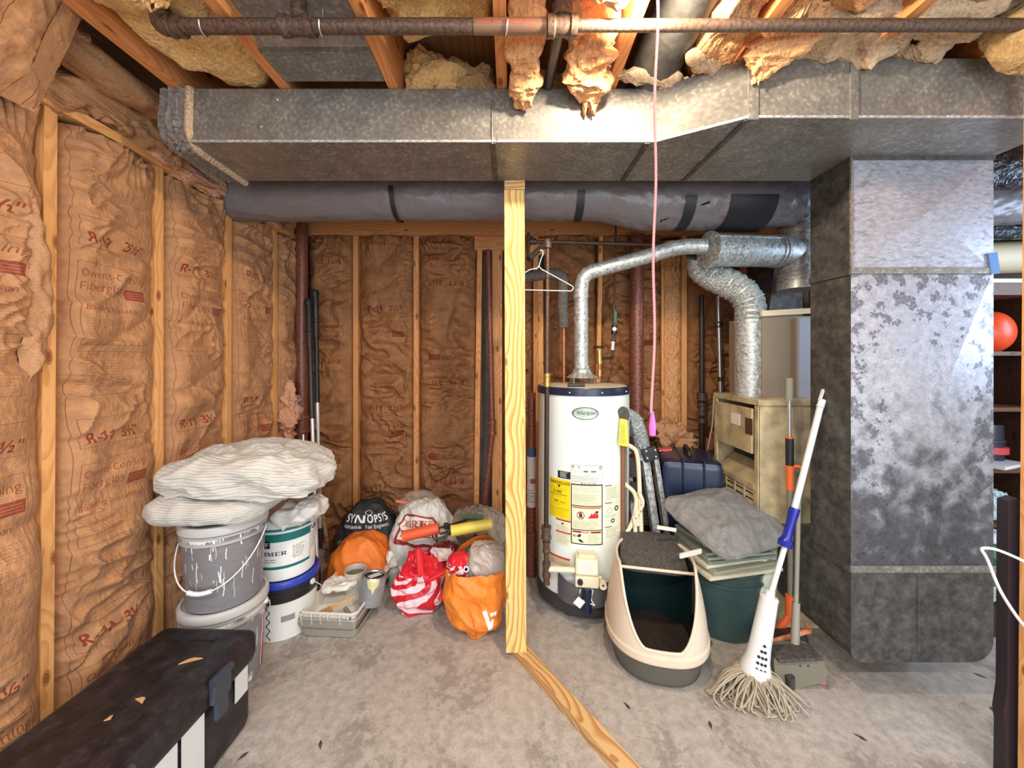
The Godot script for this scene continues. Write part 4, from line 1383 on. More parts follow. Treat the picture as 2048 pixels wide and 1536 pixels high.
	fitting(g, "union", Vector3(gx - 0.004, gy.call(1077), gz), Vector3(gx - 0.004, gy.call(1052), gz), 0.026, M.iron)
	run(g, "pipe_length", [Vector3(gx - 0.004, gy.call(1060), gz), Vector3(gx - 0.002, gy.call(1160), gz)], 0.013, M.iron)
	fitting(g, "collar", Vector3(gx - 0.003, gy.call(1104), gz), Vector3(gx - 0.003, gy.call(1082), gz), 0.02, M.iron)
	fitting(g, "tee", Vector3(gx - 0.003, gy.call(1153), gz), Vector3(gx - 0.003, gy.call(1124), gz), 0.021, M.iron)
	fitting(g, "cap", Vector3(gx - 0.003, gy.call(1168), gz), Vector3(gx - 0.003, gy.call(1154), gz), 0.018, M.iron)
	run(g, "pipe_length", [Vector3(gx, gy.call(1138), gz), P(1150, 1140, 1.955)], 0.0145, M.cream_metal, 0.03, 16, "painted branch to the gas valve")
	var dome := MB.new()
	dome.lathe([Vector2(0, 0.022), Vector2(0.014, 0.018), Vector2(0.021, 0.004), Vector2(0.021, -0.03), Vector2(0.0, -0.03)], 16, Transform3D(Basis(), Vector3(gx + 0.003, gy.call(485), gz)))
	part("elbow", dome, M.iron, g)
	run(g, "handle", [P(1092, 486, 1.975), P(1057, 518, 1.9)], 0.014, M.black_iron, 0.03, 14, "black stub angled down from the elbow")

	# ---- horizontal line above the heater
	var h := thing("water_line", "iron water line running level along the back wall above the heater", "pipe", P(1180, 487, 2.5))
	run(h, "pipe_length", [P(1058, 483, 2.52), P(1420, 492, 2.52)], 0.013, M.iron)
	fitting(h, "collar", P(1061, 483, 2.52), P(1072, 483, 2.52), 0.022, M.iron)
	run(h, "pipe_length", [P(1057, 465, 2.53), P(1057, 515, 2.53)], 0.01, M.iron)
	# ---- thick foam-clad hot pipe
	var f := thing("foam_pipe", "copper pipe in thick grey foam lagging bending down behind the heater's left side", "pipe", P(1128, 760, 2.33))
	run(f, "lagging", [P(1030, 558, 2.38), P(1100, 547, 2.36), P(1126, 549, 2.35), P(1125, 628, 2.34)], 0.033, M.foam, 0.09, 20)
	run(f, "lagging", [P(1126, 625, 2.335), P(1127, 656, 2.335)], 0.032, M.foam, 0.09, 20)
	run(f, "copper_end", [P(1127, 650, 2.335), P(1128, 766, 2.33)], 0.0095, M.copper)
	# ---- narrow line with the green shut-off
	var v := thing("valve_line", "thin pipe with a green shut-off tag dropping to the heater's cold inlet", "pipe", P(1230, 700, 2.62))
	run(v, "pipe_length", [P(1232, 440, 2.62), P(1228, 625, 2.62), P(1226, 716, 2.62), P(1201, 717, 2.31)], 0.0085, M.iron)
	var gt := MB.new()
	gt.box(Vector3(0.022, 0.085, 0.012), Transform3D(Basis(), P(1231, 634, 2.605)), 0.005)
	part("green_tag", gt, mat(rgb8(48, 110, 74), 0.5), v, "green tag on the shut-off")
	fitting(v, "valve_body", P(1228, 668, 2.61), P(1229, 650, 2.61), 0.02, M.black_iron)
	var vk := MB.new()
	vk.lathe([Vector2(0, 0), Vector2(0.014, 0), Vector2(0.014, 0.012), Vector2(0.005, 0.012), Vector2(0.005, 0.008), Vector2(0, 0.008)], 16, along(P(1229, 658, 2.595), P(1229, 658, 2.5)))
	part("knob", vk, M.white_plastic, v, "white valve knob")
	fitting(v, "collar", P(1225, 700, 2.61), P(1226, 683, 2.61), 0.013, M.white_plastic)
	# brass gate valve on the heater
	var w := thing("gate_valve", "brass gate valve with a dark round handwheel on the heater's top", "valve", P(1199, 757, 2.30))
	run(w, "nipple", [P(1199, 758, 2.30), P(1199, 700, 2.30)], 0.011, M.copper)
	fitting(w, "valve_body", P(1199, 728, 2.30), P(1198, 700, 2.30), 0.017, M.brass)
	fitting(w, "collar", P(1199, 752, 2.30), P(1199, 740, 2.30), 0.015, M.brass)
	var hw := MB.new()
	var ring := []
	for k in 25:
		ring.append(P(1198, 694, 2.30) + Vector3(cos(TAU * k / 24.0) * 0.026, 0, sin(TAU * k / 24.0) * 0.026))
	hw.tube(ring, 0.007, 8, false)
	hw.bar(P(1198, 694, 2.30) - Vector3(0.026, 0, 0), P(1198, 694, 2.30) + Vector3(0.026, 0, 0), 0.006, 0.006, Vector3.UP)
	part("handwheel", hw, M.black_iron, w)
	# ---- brown stack behind the heater
	var b := thing("drain_pipe", "thick brown drain pipe standing on the back wall right of the flue", "pipe", Vector3((1273.0 - CX) * 2.66 / F, 0.0, -2.66))
	run(b, "pipe_length", [Vector3((1272.0 - CX) * 2.66 / F, 0.0, -2.66), P(1274, 470, 2.66)], 0.047, M.brown_pipe, 0.03, 24)
	# ---- painted drain pipe at heater's left
	var l := thing("capped_drain", "paint-spattered drain pipe between the post and the water heater", "pipe", Vector3((1063.0 - CX) * 2.42 / F, 0.0, -2.42))
	var lx := (1063.0 - CX) * 2.42 / F
	run(l, "pipe_length", [Vector3(lx, 0.0, -2.42), Vector3(lx, 1.15, -2.42)], 0.026, M.brown_pipe)
	fitting(l, "hub", P(1063, 1150, 2.42), P(1063, 1062, 2.42), 0.033, M.brown_pipe)
	var pb := MB.new()
	pb.lathe([Vector2(0.0285, 0.0), Vector2(0.0285, 0.34)], 18, Transform3D(Basis(), P(1063, 1012, 2.42)))
	part("paper_wrap", pb, mat(Color(1, 1, 1), 0.8, 0.0, newsprint()), l, "torn printed paper wrapped round the pipe")
	var tp := MB.new()
	tp.lathe([Vector2(0.03, 0.0), Vector2(0.03, 0.05)], 18, Transform3D(Basis(), P(1063, 912, 2.42)))
	part("blue_tape", tp, mat(rgb8(60, 84, 120), 0.6), l)
	# ---- right: black pipe with fittings and slim steel conduit
	var r := thing("black_pipe", "black iron pipe with a chain of fittings left of the furnace", "pipe", Vector3((1404.0 - CX) * 2.68 / F, 0.0, -2.68))
	var rx := (1404.0 - CX) * 2.68 / F
	run(r, "pipe_length", [Vector3(rx, 0.3, -2.68), P(1403, 590, 2.68)], 0.017, M.black_iron)
	for q in [[800, 786, 0.038], [830, 806, 0.03], [845, 836, 0.034], [920, 912, 0.036]]:
		fitting(r, "collar", P(1404, q[0], 2.68), P(1404, q[1], 2.68), q[2], M.iron)
	run(r, "pipe_length", [P(1404, 922, 2.68), P(1430, 922, 2.60)], 0.012, M.steel)
	run(r, "thin_tube", [P(1406, 915, 2.66), P(1415, 900, 2.62), P(1425, 850, 2.55), P(1428, 790, 2.5)], 0.004, M.white_wire, 0.05, 8)
	var e := thing("steel_conduit", "slim bright steel conduit beside the black pipe", "pipe", P(1442, 780, 2.6))
	var ef := P(1441, 780, 2.62)
	run(e, "pipe_length", [Vector3(ef.x, 0.0, ef.z), ef, P(1436, 592, 2.62)], 0.013, M.steel, 0.01)
	fitting(e, "coupling", P(1439, 655, 2.62), P(1439, 643, 2.62), 0.018, M.black_iron)
	fitting(e, "coupling", P(1441, 762, 2.62), P(1441, 754, 2.62), 0.018, M.black_iron)
	# ---- wire coat hanger on the gas pipe's stub
	var hm := MB.new()
	hm.tube(curve([P(1080, 502, 1.93), P(1084, 500, 1.93), P(1086, 508, 1.93), P(1082, 518, 1.93), P(1078, 532, 1.93)], 6), 0.0022, 7)
	hm.tube(fillet([P(1078, 532, 1.93), P(1074, 537, 1.93), P(1062, 538, 1.93), P(1024, 560, 1.935), P(1012, 570, 1.935), P(1022, 579, 1.935), P(1144, 582, 1.93), P(1148, 574, 1.93), P(1088, 541, 1.93), P(1082, 538, 1.93), P(1078, 532, 1.93)], 0.02, 4), 0.0024, 7)
	solo("coat_hanger", "white wire coat hanger hung on the gas pipe behind the post", "hanger", hm, M.white_wire)

var paper_tex: ImageTexture
func newsprint() -> ImageTexture:
	if paper_tex:
		return paper_tex
	var im := blank(256, 512, rgb8(206, 196, 186))
	var rng := RandomNumberGenerator.new()
	rng.seed = 8
	for b in 9:
		fine_print(im, rng.randi_range(0, 120), b * 56 + 8, rng.randi_range(70, 130), 5, 9, rgb8(110, 100, 100), rng, 3)
		rect_on(im, rng.randi_range(0, 200), b * 56 + rng.randi_range(0, 40), rng.randi_range(20, 60), rng.randi_range(8, 24), rgb8(150, 90, 78) if b % 2 else rgb8(120, 118, 122))
	paper_tex = ImageTexture.create_from_image(im)
	return paper_tex

func flues() -> void:
	# ---- water heater's flue
	var t := thing("heater_flue", "galvanised flue pipe rising from the water heater and slanting up to the fat connector", "flue pipe", P(1163, 755, 2.25))
	var d := 2.25
	var up := P(1163, 748, d)
	var bend := P(1166, 556, d)
	var far := P(1402, 492, 2.12)
	var r := 0.041
	run(t, "riser", [up, P(1162, 590, d)], r, M.galv, 0.03, 24)
	var el := MB.new()
	el.tube(fillet([P(1162, 592, d), P(1165, 549, d), P(1206, 537, 2.227)], 0.10, 3), r + 0.001, 24)
	part("elbow", el, M.galv, t, "", 20.0)
	run(t, "sloping_length", [P(1203, 538, 2.228), P(1314, 507, 2.168)], r, M.galv, 0.03, 24)
	var e2 := MB.new()
	e2.tube([P(1310, 508, 2.17), P(1345, 497, 2.15), P(1372, 493, 2.135), P(1412, 493, 2.12)], r + 0.0015, 24)
	part("elbow", e2, M.galv, t, "", 14.0)
	for q in [[P(1162, 596, d), P(1162, 590, d)], [P(1306, 509.5, 2.172), P(1312, 508, 2.17)], [P(1162, 640, d), P(1162, 636, d)], [P(1341, 498, 2.152), P(1346, 497, 2.15)]]:
		var c := MB.new()
		c.tube(q, r + 0.004, 24)
		part("crimp_ring", c, M.galv, t)
	var seam := MB.new()
	seam.bar(P(1164, 748, d) + Vector3(0, 0, r), P(1164, 600, d) + Vector3(0, 0, r), 0.006, 0.004, Vector3.RIGHT)
	part("seam", seam, M.galv, t)
	# draft hood
	var hood := thing("draft_hood", "flared metal draft hood standing on legs atop the water heater", "hood", Vector3(0.412, 1.222, -2.25))
	var hb := MB.new()
	hb.lathe([Vector2(0.088, 0.032), Vector2(0.086, 0.036), Vector2(0.06, 0.054), Vector2(0.052, 0.066), Vector2(0.05, 0.078), Vector2(0.043, 0.084), Vector2(0.042, 0.1), Vector2(0.04, 0.1), Vector2(0.04, 0.07), Vector2(0.084, 0.03)], 28, Transform3D(Basis(), hood.position))
	part("bell", hb, M.galv, hood)
	for a in [0.5, 2.4, 3.9, 5.5]:
		var lg := MB.new()
		lg.bar(hood.position + Vector3(cos(a) * 0.078, 0.0, sin(a) * 0.078), hood.position + Vector3(cos(a) * 0.076, 0.04, sin(a) * 0.076), 0.012, 0.004, Vector3(-sin(a), 0, cos(a)), 0.0)
		part("leg", lg, M.steel, hood)

	# ---- the big connector, tee and stack
	var v := thing("vent_stack", "double-wall vent stack with a tee beside the tall drop, capped at the bottom", "flue pipe", P(1592, 580, 2.2))
	var vx := (1596.0 - CX) * 2.2 / F
	var vr := 0.103
	var vy := func(py: float) -> float: return EYE + (HY - py) * 2.2 / F
	var st := MB.new()
	st.tube([Vector3(vx, 2.58, -2.2), Vector3(vx, vy.call(440), -2.2)], vr - 0.004, 32)
	part("riser", st, M.galv, v)
	var st2 := MB.new()
	st2.tube([Vector3(vx, vy.call(440), -2.2), Vector3(vx, vy.call(556), -2.2)], vr - 0.008, 32)
	part("tee_body", st2, M.galv, v)
	for q in [[431, 437], [443, 449], [549, 555], [558, 563]]:
		var c := MB.new()
		c.tube([Vector3(vx, vy.call(q[0]), -2.2), Vector3(vx, vy.call(q[1]), -2.2)], vr + 0.003, 32)
		part("lock_band", c, M.galv, v)
	var cap := MB.new()
	cap.tube([Vector3(vx, vy.call(553), -2.2), Vector3(vx, vy.call(580), -2.2)], [vr - 0.002, vr + 0.004], 32, true)
	part("cap", cap, M.galv, v)
	var sn := MB.new()
	sn.tube([Vector3(vx, vy.call(504), -2.2), P(1548, 502, 2.165)], vr - 0.018, 32)
	part("branch", sn, M.galv, v)
	var fat := thing("vent_connector", "fat horizontal galvanised connector with a flared end plate joining the vent tee", "flue pipe", P(1480, 540, 2.13))
	var fb := MB.new()
	var p0 := P(1418, 500, 2.10)
	var p1 := P(1556, 503, 2.165)
	fb.tube([p0, p1], 0.087, 36)
	part("barrel", fb, M.galv, fat)
	var fl := MB.new()
	var dir := (p0 - p1).normalized()
	fl.tube([p0 - dir * 0.004, p0 + dir * 0.005], [0.1, 0.1], 36)
	part("end_plate", fl, M.galv, fat)
	for q in [0.93, 0.985]:
		var c := MB.new()
		c.tube([p0.lerp(p1, q), p0.lerp(p1, q + 0.025)], 0.091, 36)
		part("lock_band", c, M.galv, fat)
	var fs := MB.new()
	var ax := (p1 - p0).normalized()
	var out := Vector3(0, 0.62, 0.79).normalized()
	fs.bar(p0 + out * 0.087, p1 + out * 0.087, 0.008, 0.004, Vector3.UP)
	part("seam", fs, M.galv, fat)

	# ---- furnace flue with its taped flexible bend
	var u := thing("furnace_flue", "round metal flue rising from the furnace into a foil-taped flexible bend", "flue pipe", P(1500, 790, 2.16))
	run(u, "riser", [P(1500, 800, 2.16), P(1500, 612, 2.16)], 0.0765, M.galv, 0.03, 32)
	var c2 := MB.new()
	c2.tube([P(1500, 646, 2.16), P(1500, 641, 2.16)], 0.08, 32)
	part("crimp_ring", c2, M.galv, u)
	var nn := noise3(77, 20.0, 3, true)
	var pts := curve([P(1500, 640, 2.16), P(1500, 612, 2.16), P(1488, 588, 2.17), P(1462, 570, 2.2), P(1425, 552, 2.25), P(1404, 535, 2.27), P(1404, 512, 2.24)], 8)
	var radii := []
	for k in pts.size():
		radii.append(0.0775 + 0.0035 * sin(k * 2.1) + (0.004 if k > 20 else 0.0))
	var fx := MB.new()
	fx.tube(pts, radii, 32)
	part("flexible_bend", fx, M.foil, u, "crinkled foil-taped bend", 50.0)
	for q in [11, 17, 24, 31]:
		var bandm := MB.new()
		bandm.tube([pts[q], pts[q + 1]], 0.083, 32)
		part("foil_band", bandm, M.galv, u)

# where the ray through a pixel meets a vertical cylinder: (angle about it, height)
func on_cylinder(px: float, py: float, c: Vector2, r: float) -> Vector2:
	var d := Vector3((px - CX) / F, (HY - py) / F, -1.0)
	var o := Vector2(-c.x, -c.y)
	var k := Vector2(d.x, d.z)
	var b := o.dot(k)
	var disc := b * b - k.length_squared() * (o.length_squared() - r * r)
	var t := (-b - sqrt(maxf(disc, 0.0))) / k.length_squared()
	var h := d * t
	return Vector2(atan2(-(h.z - c.y), h.x - c.x), EYE + h.y)

func curved(c: Vector2, r: float, a0: float, a1: float, y0: float, y1: float, n := 12, skew := 0.0) -> MB:
	var m := MB.new()
	for k in n:
		var a := lerpf(a0, a1, float(k) / n)
		var b := lerpf(a0, a1, float(k + 1) / n)
		var sa := skew * k / n
		var sb := skew * (k + 1) / n
		var A := Vector3(c.x + r * cos(a), 0, c.y - r * sin(a))
		var B := Vector3(c.x + r * cos(b), 0, c.y - r * sin(b))
		m.quad(A + Vector3(0, y0 + sa, 0), B + Vector3(0, y0 + sb, 0), B + Vector3(0, y1 + sb, 0), A + Vector3(0, y1 + sa, 0), Vector2(float(k) / n, 1), Vector2(float(k + 1) / n, 1), Vector2(float(k + 1) / n, 0), Vector2(float(k) / n, 0))
	return m

func picture(im: Image) -> ImageTexture:
	return ImageTexture.create_from_image(im)

func heater_main_label() -> Image:
	var im := blank(320, 800, rgb8(236, 240, 228))
	var rng := RandomNumberGenerator.new()
	rng.seed = 21
	var ink := rgb8(120, 122, 112)
	var blk := rgb8(24, 24, 24)
	frame_on(im, 0, 0, 320, 194, 3, rgb8(90, 100, 92))
	ring_on(im, 20, 20, 6, 12, rgb8(40, 60, 50))
	ring_on(im, 82, 22, 5, 10, rgb8(60, 70, 66))
	ring_on(im, 298, 24, 8, 14, rgb8(60, 90, 76), 1.3)
	fine_print(im, 130, 14, 130, 4, 9, ink, rng)
	rect_on(im, 4, 50, 312, 2, ink)
	fine_print(im, 16, 60, 90, 3, 10, ink, rng)
	rect_on(im, 126, 56, 46, 12, rgb8(50, 54, 50)); rect_on(im, 200, 56, 52, 12, rgb8(70, 74, 70))
	fine_print(im, 126, 76, 170, 3, 10, ink, rng)
	for q in 5:
		rect_on(im, 4, 108 + q * 14, 312, 1, ink)
		fine_print(im, 10, 112 + q * 14, 290, 1, 10, ink, rng, 4)
	for q in 26:
		rect_on(im, 100 + q * 6, 176, rng.randi_range(1, 4), 16, blk)
	rect_on(im, 4, 194, 312, 602, rgb8(240, 238, 200))
	frame_on(im, 0, 194, 320, 606, 10, blk)
	rect_on(im, 0, 406, 320, 9, blk)
	rect_on(im, 0, 648, 320, 9, blk)
	fine_print(im, 22, 214, 270, 5, 12, ink, rng, 3)
	fine_print(im, 120, 280, 80, 1, 12, ink, rng, 3)
	rect_on(im, 16, 290, 288, 2, ink)
	fine_print(im, 22, 298, 276, 8, 9, rgb8(140, 138, 110), rng, 4)
	fine_print(im, 22, 378, 260, 2, 11, ink, rng, 3)
	rect_on(im, 18, 420, 284, 16, rgb8(206, 110, 50))
	# no-petrol sign: a can in a barred ring, and a flame
	ring_on(im, 98, 506, 32, 39, rgb8(110, 40, 30))
	rect_on(im, 82, 488, 32, 40, rgb8(30, 26, 24)); rect_on(im, 88, 476, 16, 12, rgb8(30, 26, 24))
	poly_on(im, PackedVector2Array([Vector2(70, 480), Vector2(76, 474), Vector2(128, 532), Vector2(122, 538)]), rgb8(160, 40, 30))
	poly_on(im, PackedVector2Array([Vector2(166, 532), Vector2(196, 500), Vector2(206, 478), Vector2(220, 496), Vector2(236, 470), Vector2(250, 490), Vector2(268, 486), Vector2(278, 510), Vector2(272, 532)]), rgb8(206, 36, 34))
	poly_on(im, PackedVector2Array([Vector2(242, 462), Vector2(276, 456), Vector2(270, 486), Vector2(250, 484)]), rgb8(60, 26, 24))
	fine_print(im, 176, 544, 80, 1, 8, rgb8(190, 70, 60), rng, 3)
	rect_on(im, 14, 556, 292, 2, ink)
	fine_print(im, 22, 566, 276, 7, 11, rgb8(140, 138, 110), rng, 4)
	rect_on(im, 18, 664, 284, 18, rgb8(150, 28, 26))
	rect_on(im, 104, 666, 96, 14, rgb8(232, 220, 200))
	print_on(im, "WARNING", 110, 679, 15, rgb8(150, 28, 26))
	print_on(im, "BO", 20, 726, 28, blk)
	poly_on(im, PackedVector2Array([Vector2(62, 716), Vector2(84, 692), Vector2(104, 698), Vector2(96, 724), Vector2(76, 728)]), rgb8(40, 26, 24))
	poly_on(im, PackedVector2Array([Vector2(70, 752), Vector2(96, 744), Vector2(132, 780), Vector2(96, 776)]), blk)
	rect_on(im, 160, 690, 1, 96, ink)
	fine_print(im, 170, 696, 126, 7, 13, rgb8(140, 138, 110), rng, 4)
	return im

func water_heater() -> void:
	var c := Vector2(0.418, -2.25)
	var R := 0.26
	var t := thing("water_heater", "tall white cylindrical gas water heater covered in labels, standing on a dark base", "water heater", Vector3(c.x, 0, c.y))
	var x := Transform3D(Basis(), Vector3(c.x, 0, c.y))
	var b := MB.new()
	b.lathe([Vector2(0, 0.03), Vector2(R + 0.004, 0.03), Vector2(R + 0.008, 0.04), Vector2(R + 0.006, 0.105), Vector2(R - 0.01, 0.112)], 56, x)
	part("base_ring", b, bumped(mat(rgb8(58, 56, 54), 0.6), M.n_mid, 0.05), t, "dark scuffed base ring")
	for a in [0.9, 2.6, 4.2, 5.35]:
		var f := MB.new()
		f.lathe([Vector2(0, 0), Vector2(0.026, 0), Vector2(0.032, 0.034), Vector2(0, 0.034)], 14, Transform3D(Basis(), Vector3(c.x + cos(a) * (R - 0.045), 0, c.y - sin(a) * (R - 0.045))))
		part("foot", f, M.rubber, t)
	var j := MB.new()
	j.lathe([Vector2(R - 0.004, 0.10), Vector2(R, 0.104), Vector2(R, 1.165), Vector2(R - 0.004, 1.172)], 72, x)
	part("jacket", j, M.enamel, t, "white enamelled jacket")
	var rim := MB.new()
	rim.lathe([Vector2(R + 0.001, 1.168), Vector2(R + 0.006, 1.17), Vector2(R + 0.006, 1.203), Vector2(R + 0.002, 1.21), Vector2(R - 0.01, 1.21)], 72, x)
	part("top_rim", rim, mat(rgb8(28, 38, 62), 0.3), t, "navy band round the top")
	var tp := MB.new()
	tp.lathe([Vector2(R - 0.003, 1.206), Vector2(R - 0.02, 1.212), Vector2(0.0, 1.222)], 56, x)
	part("top", tp, bumped(mat(rgb8(214, 200, 172), 0.6), M.n_mid, 0.05), t, "dusty cream top")
	screws(t, [Vector3(c.x - 0.115, 1.187, c.y + 0.241), Vector3(c.x + 0.05, 1.187, c.y + 0.262), Vector3(c.x + 0.2, 1.187, c.y + 0.176)], Vector3(0, 0, 1), 0.005)
	var cp := MB.new()
	cp.box(Vector3(0.09, 0.014, 0.04), xf(Vector3(c.x - 0.07, 1.222, c.y + 0.18), Vector3(0, -4, 0)), 0.004)
	part("cover_plate", cp, M.black, t)
	# printed sheets wrapped on the jacket
	var sheet_at := func(called: String, x0: float, y0: float, x1: float, y1: float, im: Image, lab: String, lift := 0.0012):
		var ym := (y0 + y1) * 0.5
		var a := on_cylinder(x0, ym, c, R)
		var e := on_cylinder(x1, ym, c, R)
		var mid := (x0 + x1) * 0.5
		part(called, curved(c, R + lift, a.x, e.x, on_cylinder(mid, y1, c, R).y, on_cylinder(mid, y0, c, R).y), mat(Color(1, 1, 1), 0.5, 0.0, picture(im)), t, lab)
	var rng := RandomNumberGenerator.new()
	rng.seed = 5
	sheet_at.call("rating_label", 1142.0, 931.0, 1205.0, 1090.0, heater_main_label(), "tall black-framed rating and warning label")
	var eg := blank(256, 470, rgb8(244, 216, 22))
	print_on(eg, "ENERGYGUIDE", 4, 62, 50, rgb8(24, 22, 10), "Droid Sans", 700, 0.72)
	poly_on(eg, PackedVector2Array([Vector2(108, 70), Vector2(146, 70), Vector2(127, 104)]), rgb8(24, 22, 10))
	fine_print(eg, 24, 112, 200, 2, 10, rgb8(130, 112, 20), rng)
	print_on(eg, "$ 309", 54, 168, 42, rgb8(24, 22, 10))
	rect_on(eg, 8, 184, 210, 6, rgb8(40, 36, 10))
	fine_print(eg, 40, 204, 120, 2, 10, rgb8(130, 112, 20), rng)
	print_on(eg, "254", 62, 280, 34, rgb8(40, 36, 10))
	print_on(eg, "therms", 136, 280, 18, rgb8(60, 52, 10))
	fine_print(eg, 60, 300, 110, 2, 10, rgb8(130, 112, 20), rng)
	rect_on(eg, 8, 352, 240, 3, rgb8(60, 52, 10))
	fine_print(eg, 14, 366, 220, 7, 13, rgb8(150, 130, 20), rng)
	sheet_at.call("energy_label", 1100.0, 958.0, 1141.0, 1036.0, eg, "yellow energy label")
	var bl := blank(128, 64, rgb8(20, 22, 22))
	fine_print(bl, 24, 10, 80, 5, 10, rgb8(220, 222, 214), rng, 5)
	rect_on(bl, 0, 0, 128, 3, rgb8(200, 204, 196))
	sheet_at.call("notice_label", 1116.0, 942.0, 1141.0, 957.0, bl, "small black notice")
	var wl := blank(180, 330, rgb8(238, 234, 204))
	rect_on(wl, 0, 6, 180, 22, rgb8(186, 84, 40))
	poly_on(wl, PackedVector2Array([Vector2(70, 52), Vector2(96, 48), Vector2(104, 72), Vector2(92, 64), Vector2(76, 74)]), rgb8(30, 26, 24))
	fine_print(wl, 8, 84, 160, 6, 12, rgb8(150, 146, 120), rng, 4)
	rect_on(wl, 0, 160, 180, 20, rgb8(186, 74, 40))
	fine_print(wl, 8, 190, 160, 11, 12, rgb8(150, 146, 120), rng, 4)
	sheet_at.call("warning_label", 1112.0, 1038.0, 1141.5, 1090.0, wl, "small cream warning label under the yellow one")
	var rl := blank(200, 620, rgb8(236, 234, 204))
	for q in [8, 206, 480]:
		rect_on(rl, 4, q, 84, 9, rgb8(140, 40, 36))
		rect_on(rl, 0, q + 14, 200, 1, rgb8(130, 126, 100))
	fine_print(rl, 20, 40, 150, 9, 15, rgb8(150, 146, 120), rng, 5)
	ring_on(rl, 60, 300, 28, 31, rgb8(90, 90, 84)); ring_on(rl, 150, 286, 14, 30, rgb8(70, 72, 66)); ring_on(rl, 100, 420, 12, 26, rgb8(70, 72, 66))
	fine_print(rl, 14, 350, 150, 3, 12, rgb8(150, 146, 120), rng, 4)
	fine_print(rl, 14, 506, 170, 7, 15, rgb8(150, 146, 120), rng, 5)
	sheet_at.call("instruction_label", 1209.0, 968.0, 1239.0, 1076.0, rl, "cream instruction sheet at the right of the label")
	var ol := blank(200, 90, rgb8(222, 206, 168))
	rect_on(ol, 0, 0, 200, 20, rgb8(196, 82, 40))
	fine_print(ol, 30, 34, 160, 4, 13, rgb8(160, 146, 118), rng, 4)
	sheet_at.call("warning_label", 1099.0, 1112.0, 1140.0, 1131.0, ol, "orange-topped label low on the jacket")
	# oval badge
	var bd := blank(256, 128, rgb8(120, 140, 120))
	ring_on(bd, 128, 64, 0, 122, rgb8(176, 190, 172), 0.49)
	ring_on(bd, 128, 64, 112, 127, rgb8(70, 88, 76), 0.49)
	print_on(bd, "Whirlpool", 46, 76, 44, rgb8(30, 46, 40), "Droid Serif", 700, 0.8, 0.15)
	ring_on(bd, 110, 62, 92, 96, rgb8(60, 80, 68), 0.28)
	var a0 := on_cylinder(1143.5, 826, c, R)
	var a1 := on_cylinder(1197.5, 826, c, R)
	var bm := MB.new()
	var ey := 0.0335
	for k in 36:
		var p := TAU * k / 36.0
		var q := TAU * (k + 1) / 36.0
		var pt := func(w: float, s: float, lift: float): var an := lerpf(a0.x, a1.x, 0.5 + 0.5 * cos(w) * s); return Vector3(c.x + (R + lift) * cos(an), a0.y + sin(w) * ey * s, c.y - (R + lift) * sin(an))
		var uvp := func(w: float, s: float): return Vector2(0.5 + 0.5 * cos(w) * s, 0.5 - 0.5 * sin(w) * s)
		bm.tri(pt.call(0, 0, 0.005), pt.call(p, 0.94, 0.005), pt.call(q, 0.94, 0.005), uvp.call(0, 0), uvp.call(p, 0.94), uvp.call(q, 0.94))
		bm.quad(pt.call(p, 0.94, 0.005), pt.call(p, 1.0, 0.0), pt.call(q, 1.0, 0.0), pt.call(q, 0.94, 0.005), uvp.call(p, 0.94), uvp.call(p, 1.0), uvp.call(q, 1.0), uvp.call(q, 0.94))
	part("badge", bm, mat(Color(1, 1, 1), 0.35, 0.3, picture(bd)), t, "oval silver-green badge")
	# gas valve
	var gp := on_cylinder(1172, 1140, c, R)
	var gn := Vector3(cos(gp.x), 0, -sin(gp.x))
	var g0 := Vector3(c.x, 0, c.y) + gn * (R + 0.035) + Vector3(0, gp.y + 0.015, 0)
	var gt := looking(g0, gn)
	var v := MB.new()
	v.box(Vector3(0.118, 0.085, 0.075), gt * xf(Vector3(0, 0.035, 0)), 0.012)
	v.box(Vector3(0.118, 0.055, 0.085), gt * xf(Vector3(0, -0.035, 0.004)), 0.008)
	v.box(Vector3(0.085, 0.02, 0.06), gt * xf(Vector3(0.0, 0.082, -0.005)), 0.006)
	v.box(Vector3(0.05, 0.03, 0.06), gt * xf(Vector3(0.005, -0.07, 0.0)), 0.006)
	var valve := part("gas_valve", v, M.cream_metal, t, "cream gas control valve")
	var vl := MB.new()
	vl.prism(PackedVector2Array([Vector2(-0.045, 0.005), Vector2(0.045, 0.005), Vector2(0.05, 0.015), Vector2(0.05, 0.055), Vector2(0.04, 0.066), Vector2(-0.045, 0.066)]), 0.0015, gt * Transform3D(Basis(), Vector3(0, 0, 0.0378)))
	var vi := blank(128, 80, rgb8(240, 236, 224))
	fine_print(vi, 20, 12, 90, 5, 12, rgb8(190, 160, 150), rng)
	part("valve_sticker", vl, mat(Color(1, 1, 1), 0.5, 0.0, picture(vi)), valve)
	var kn := MB.new()
	kn.lathe([Vector2(0, 0), Vector2(0.014, 0), Vector2(0.013, 0.014), Vector2(0, 0.015)], 18, along(gt * Vector3(-0.034, -0.03, 0.046), gt * Vector3(-0.034, -0.03, 0.2)))
	part("button", kn, M.black, valve)
	var dr := MB.new()
	dr.lathe([Vector2(0.006, 0.02), Vector2(0.008, 0.028), Vector2(0.018, 0.03), Vector2(0.019, 0.0), Vector2(0.0, 0.0)], 20, along(gt * Vector3(0.078, -0.045, 0.02), gt * Vector3(0.082, -0.045, 0.3)))
	dr.box(Vector3(0.03, 0.016, 0.02), gt * xf(Vector3(0.062, -0.03, 0.0)), 0.004)
	part("drain_cock", dr, M.cream_metal, valve)
	# burner shroud
	var s := MB.new()
	var p0 := on_cylinder(1120, 1200, c, R)
	var p1 := on_cylinder(1222, 1200, c, R)
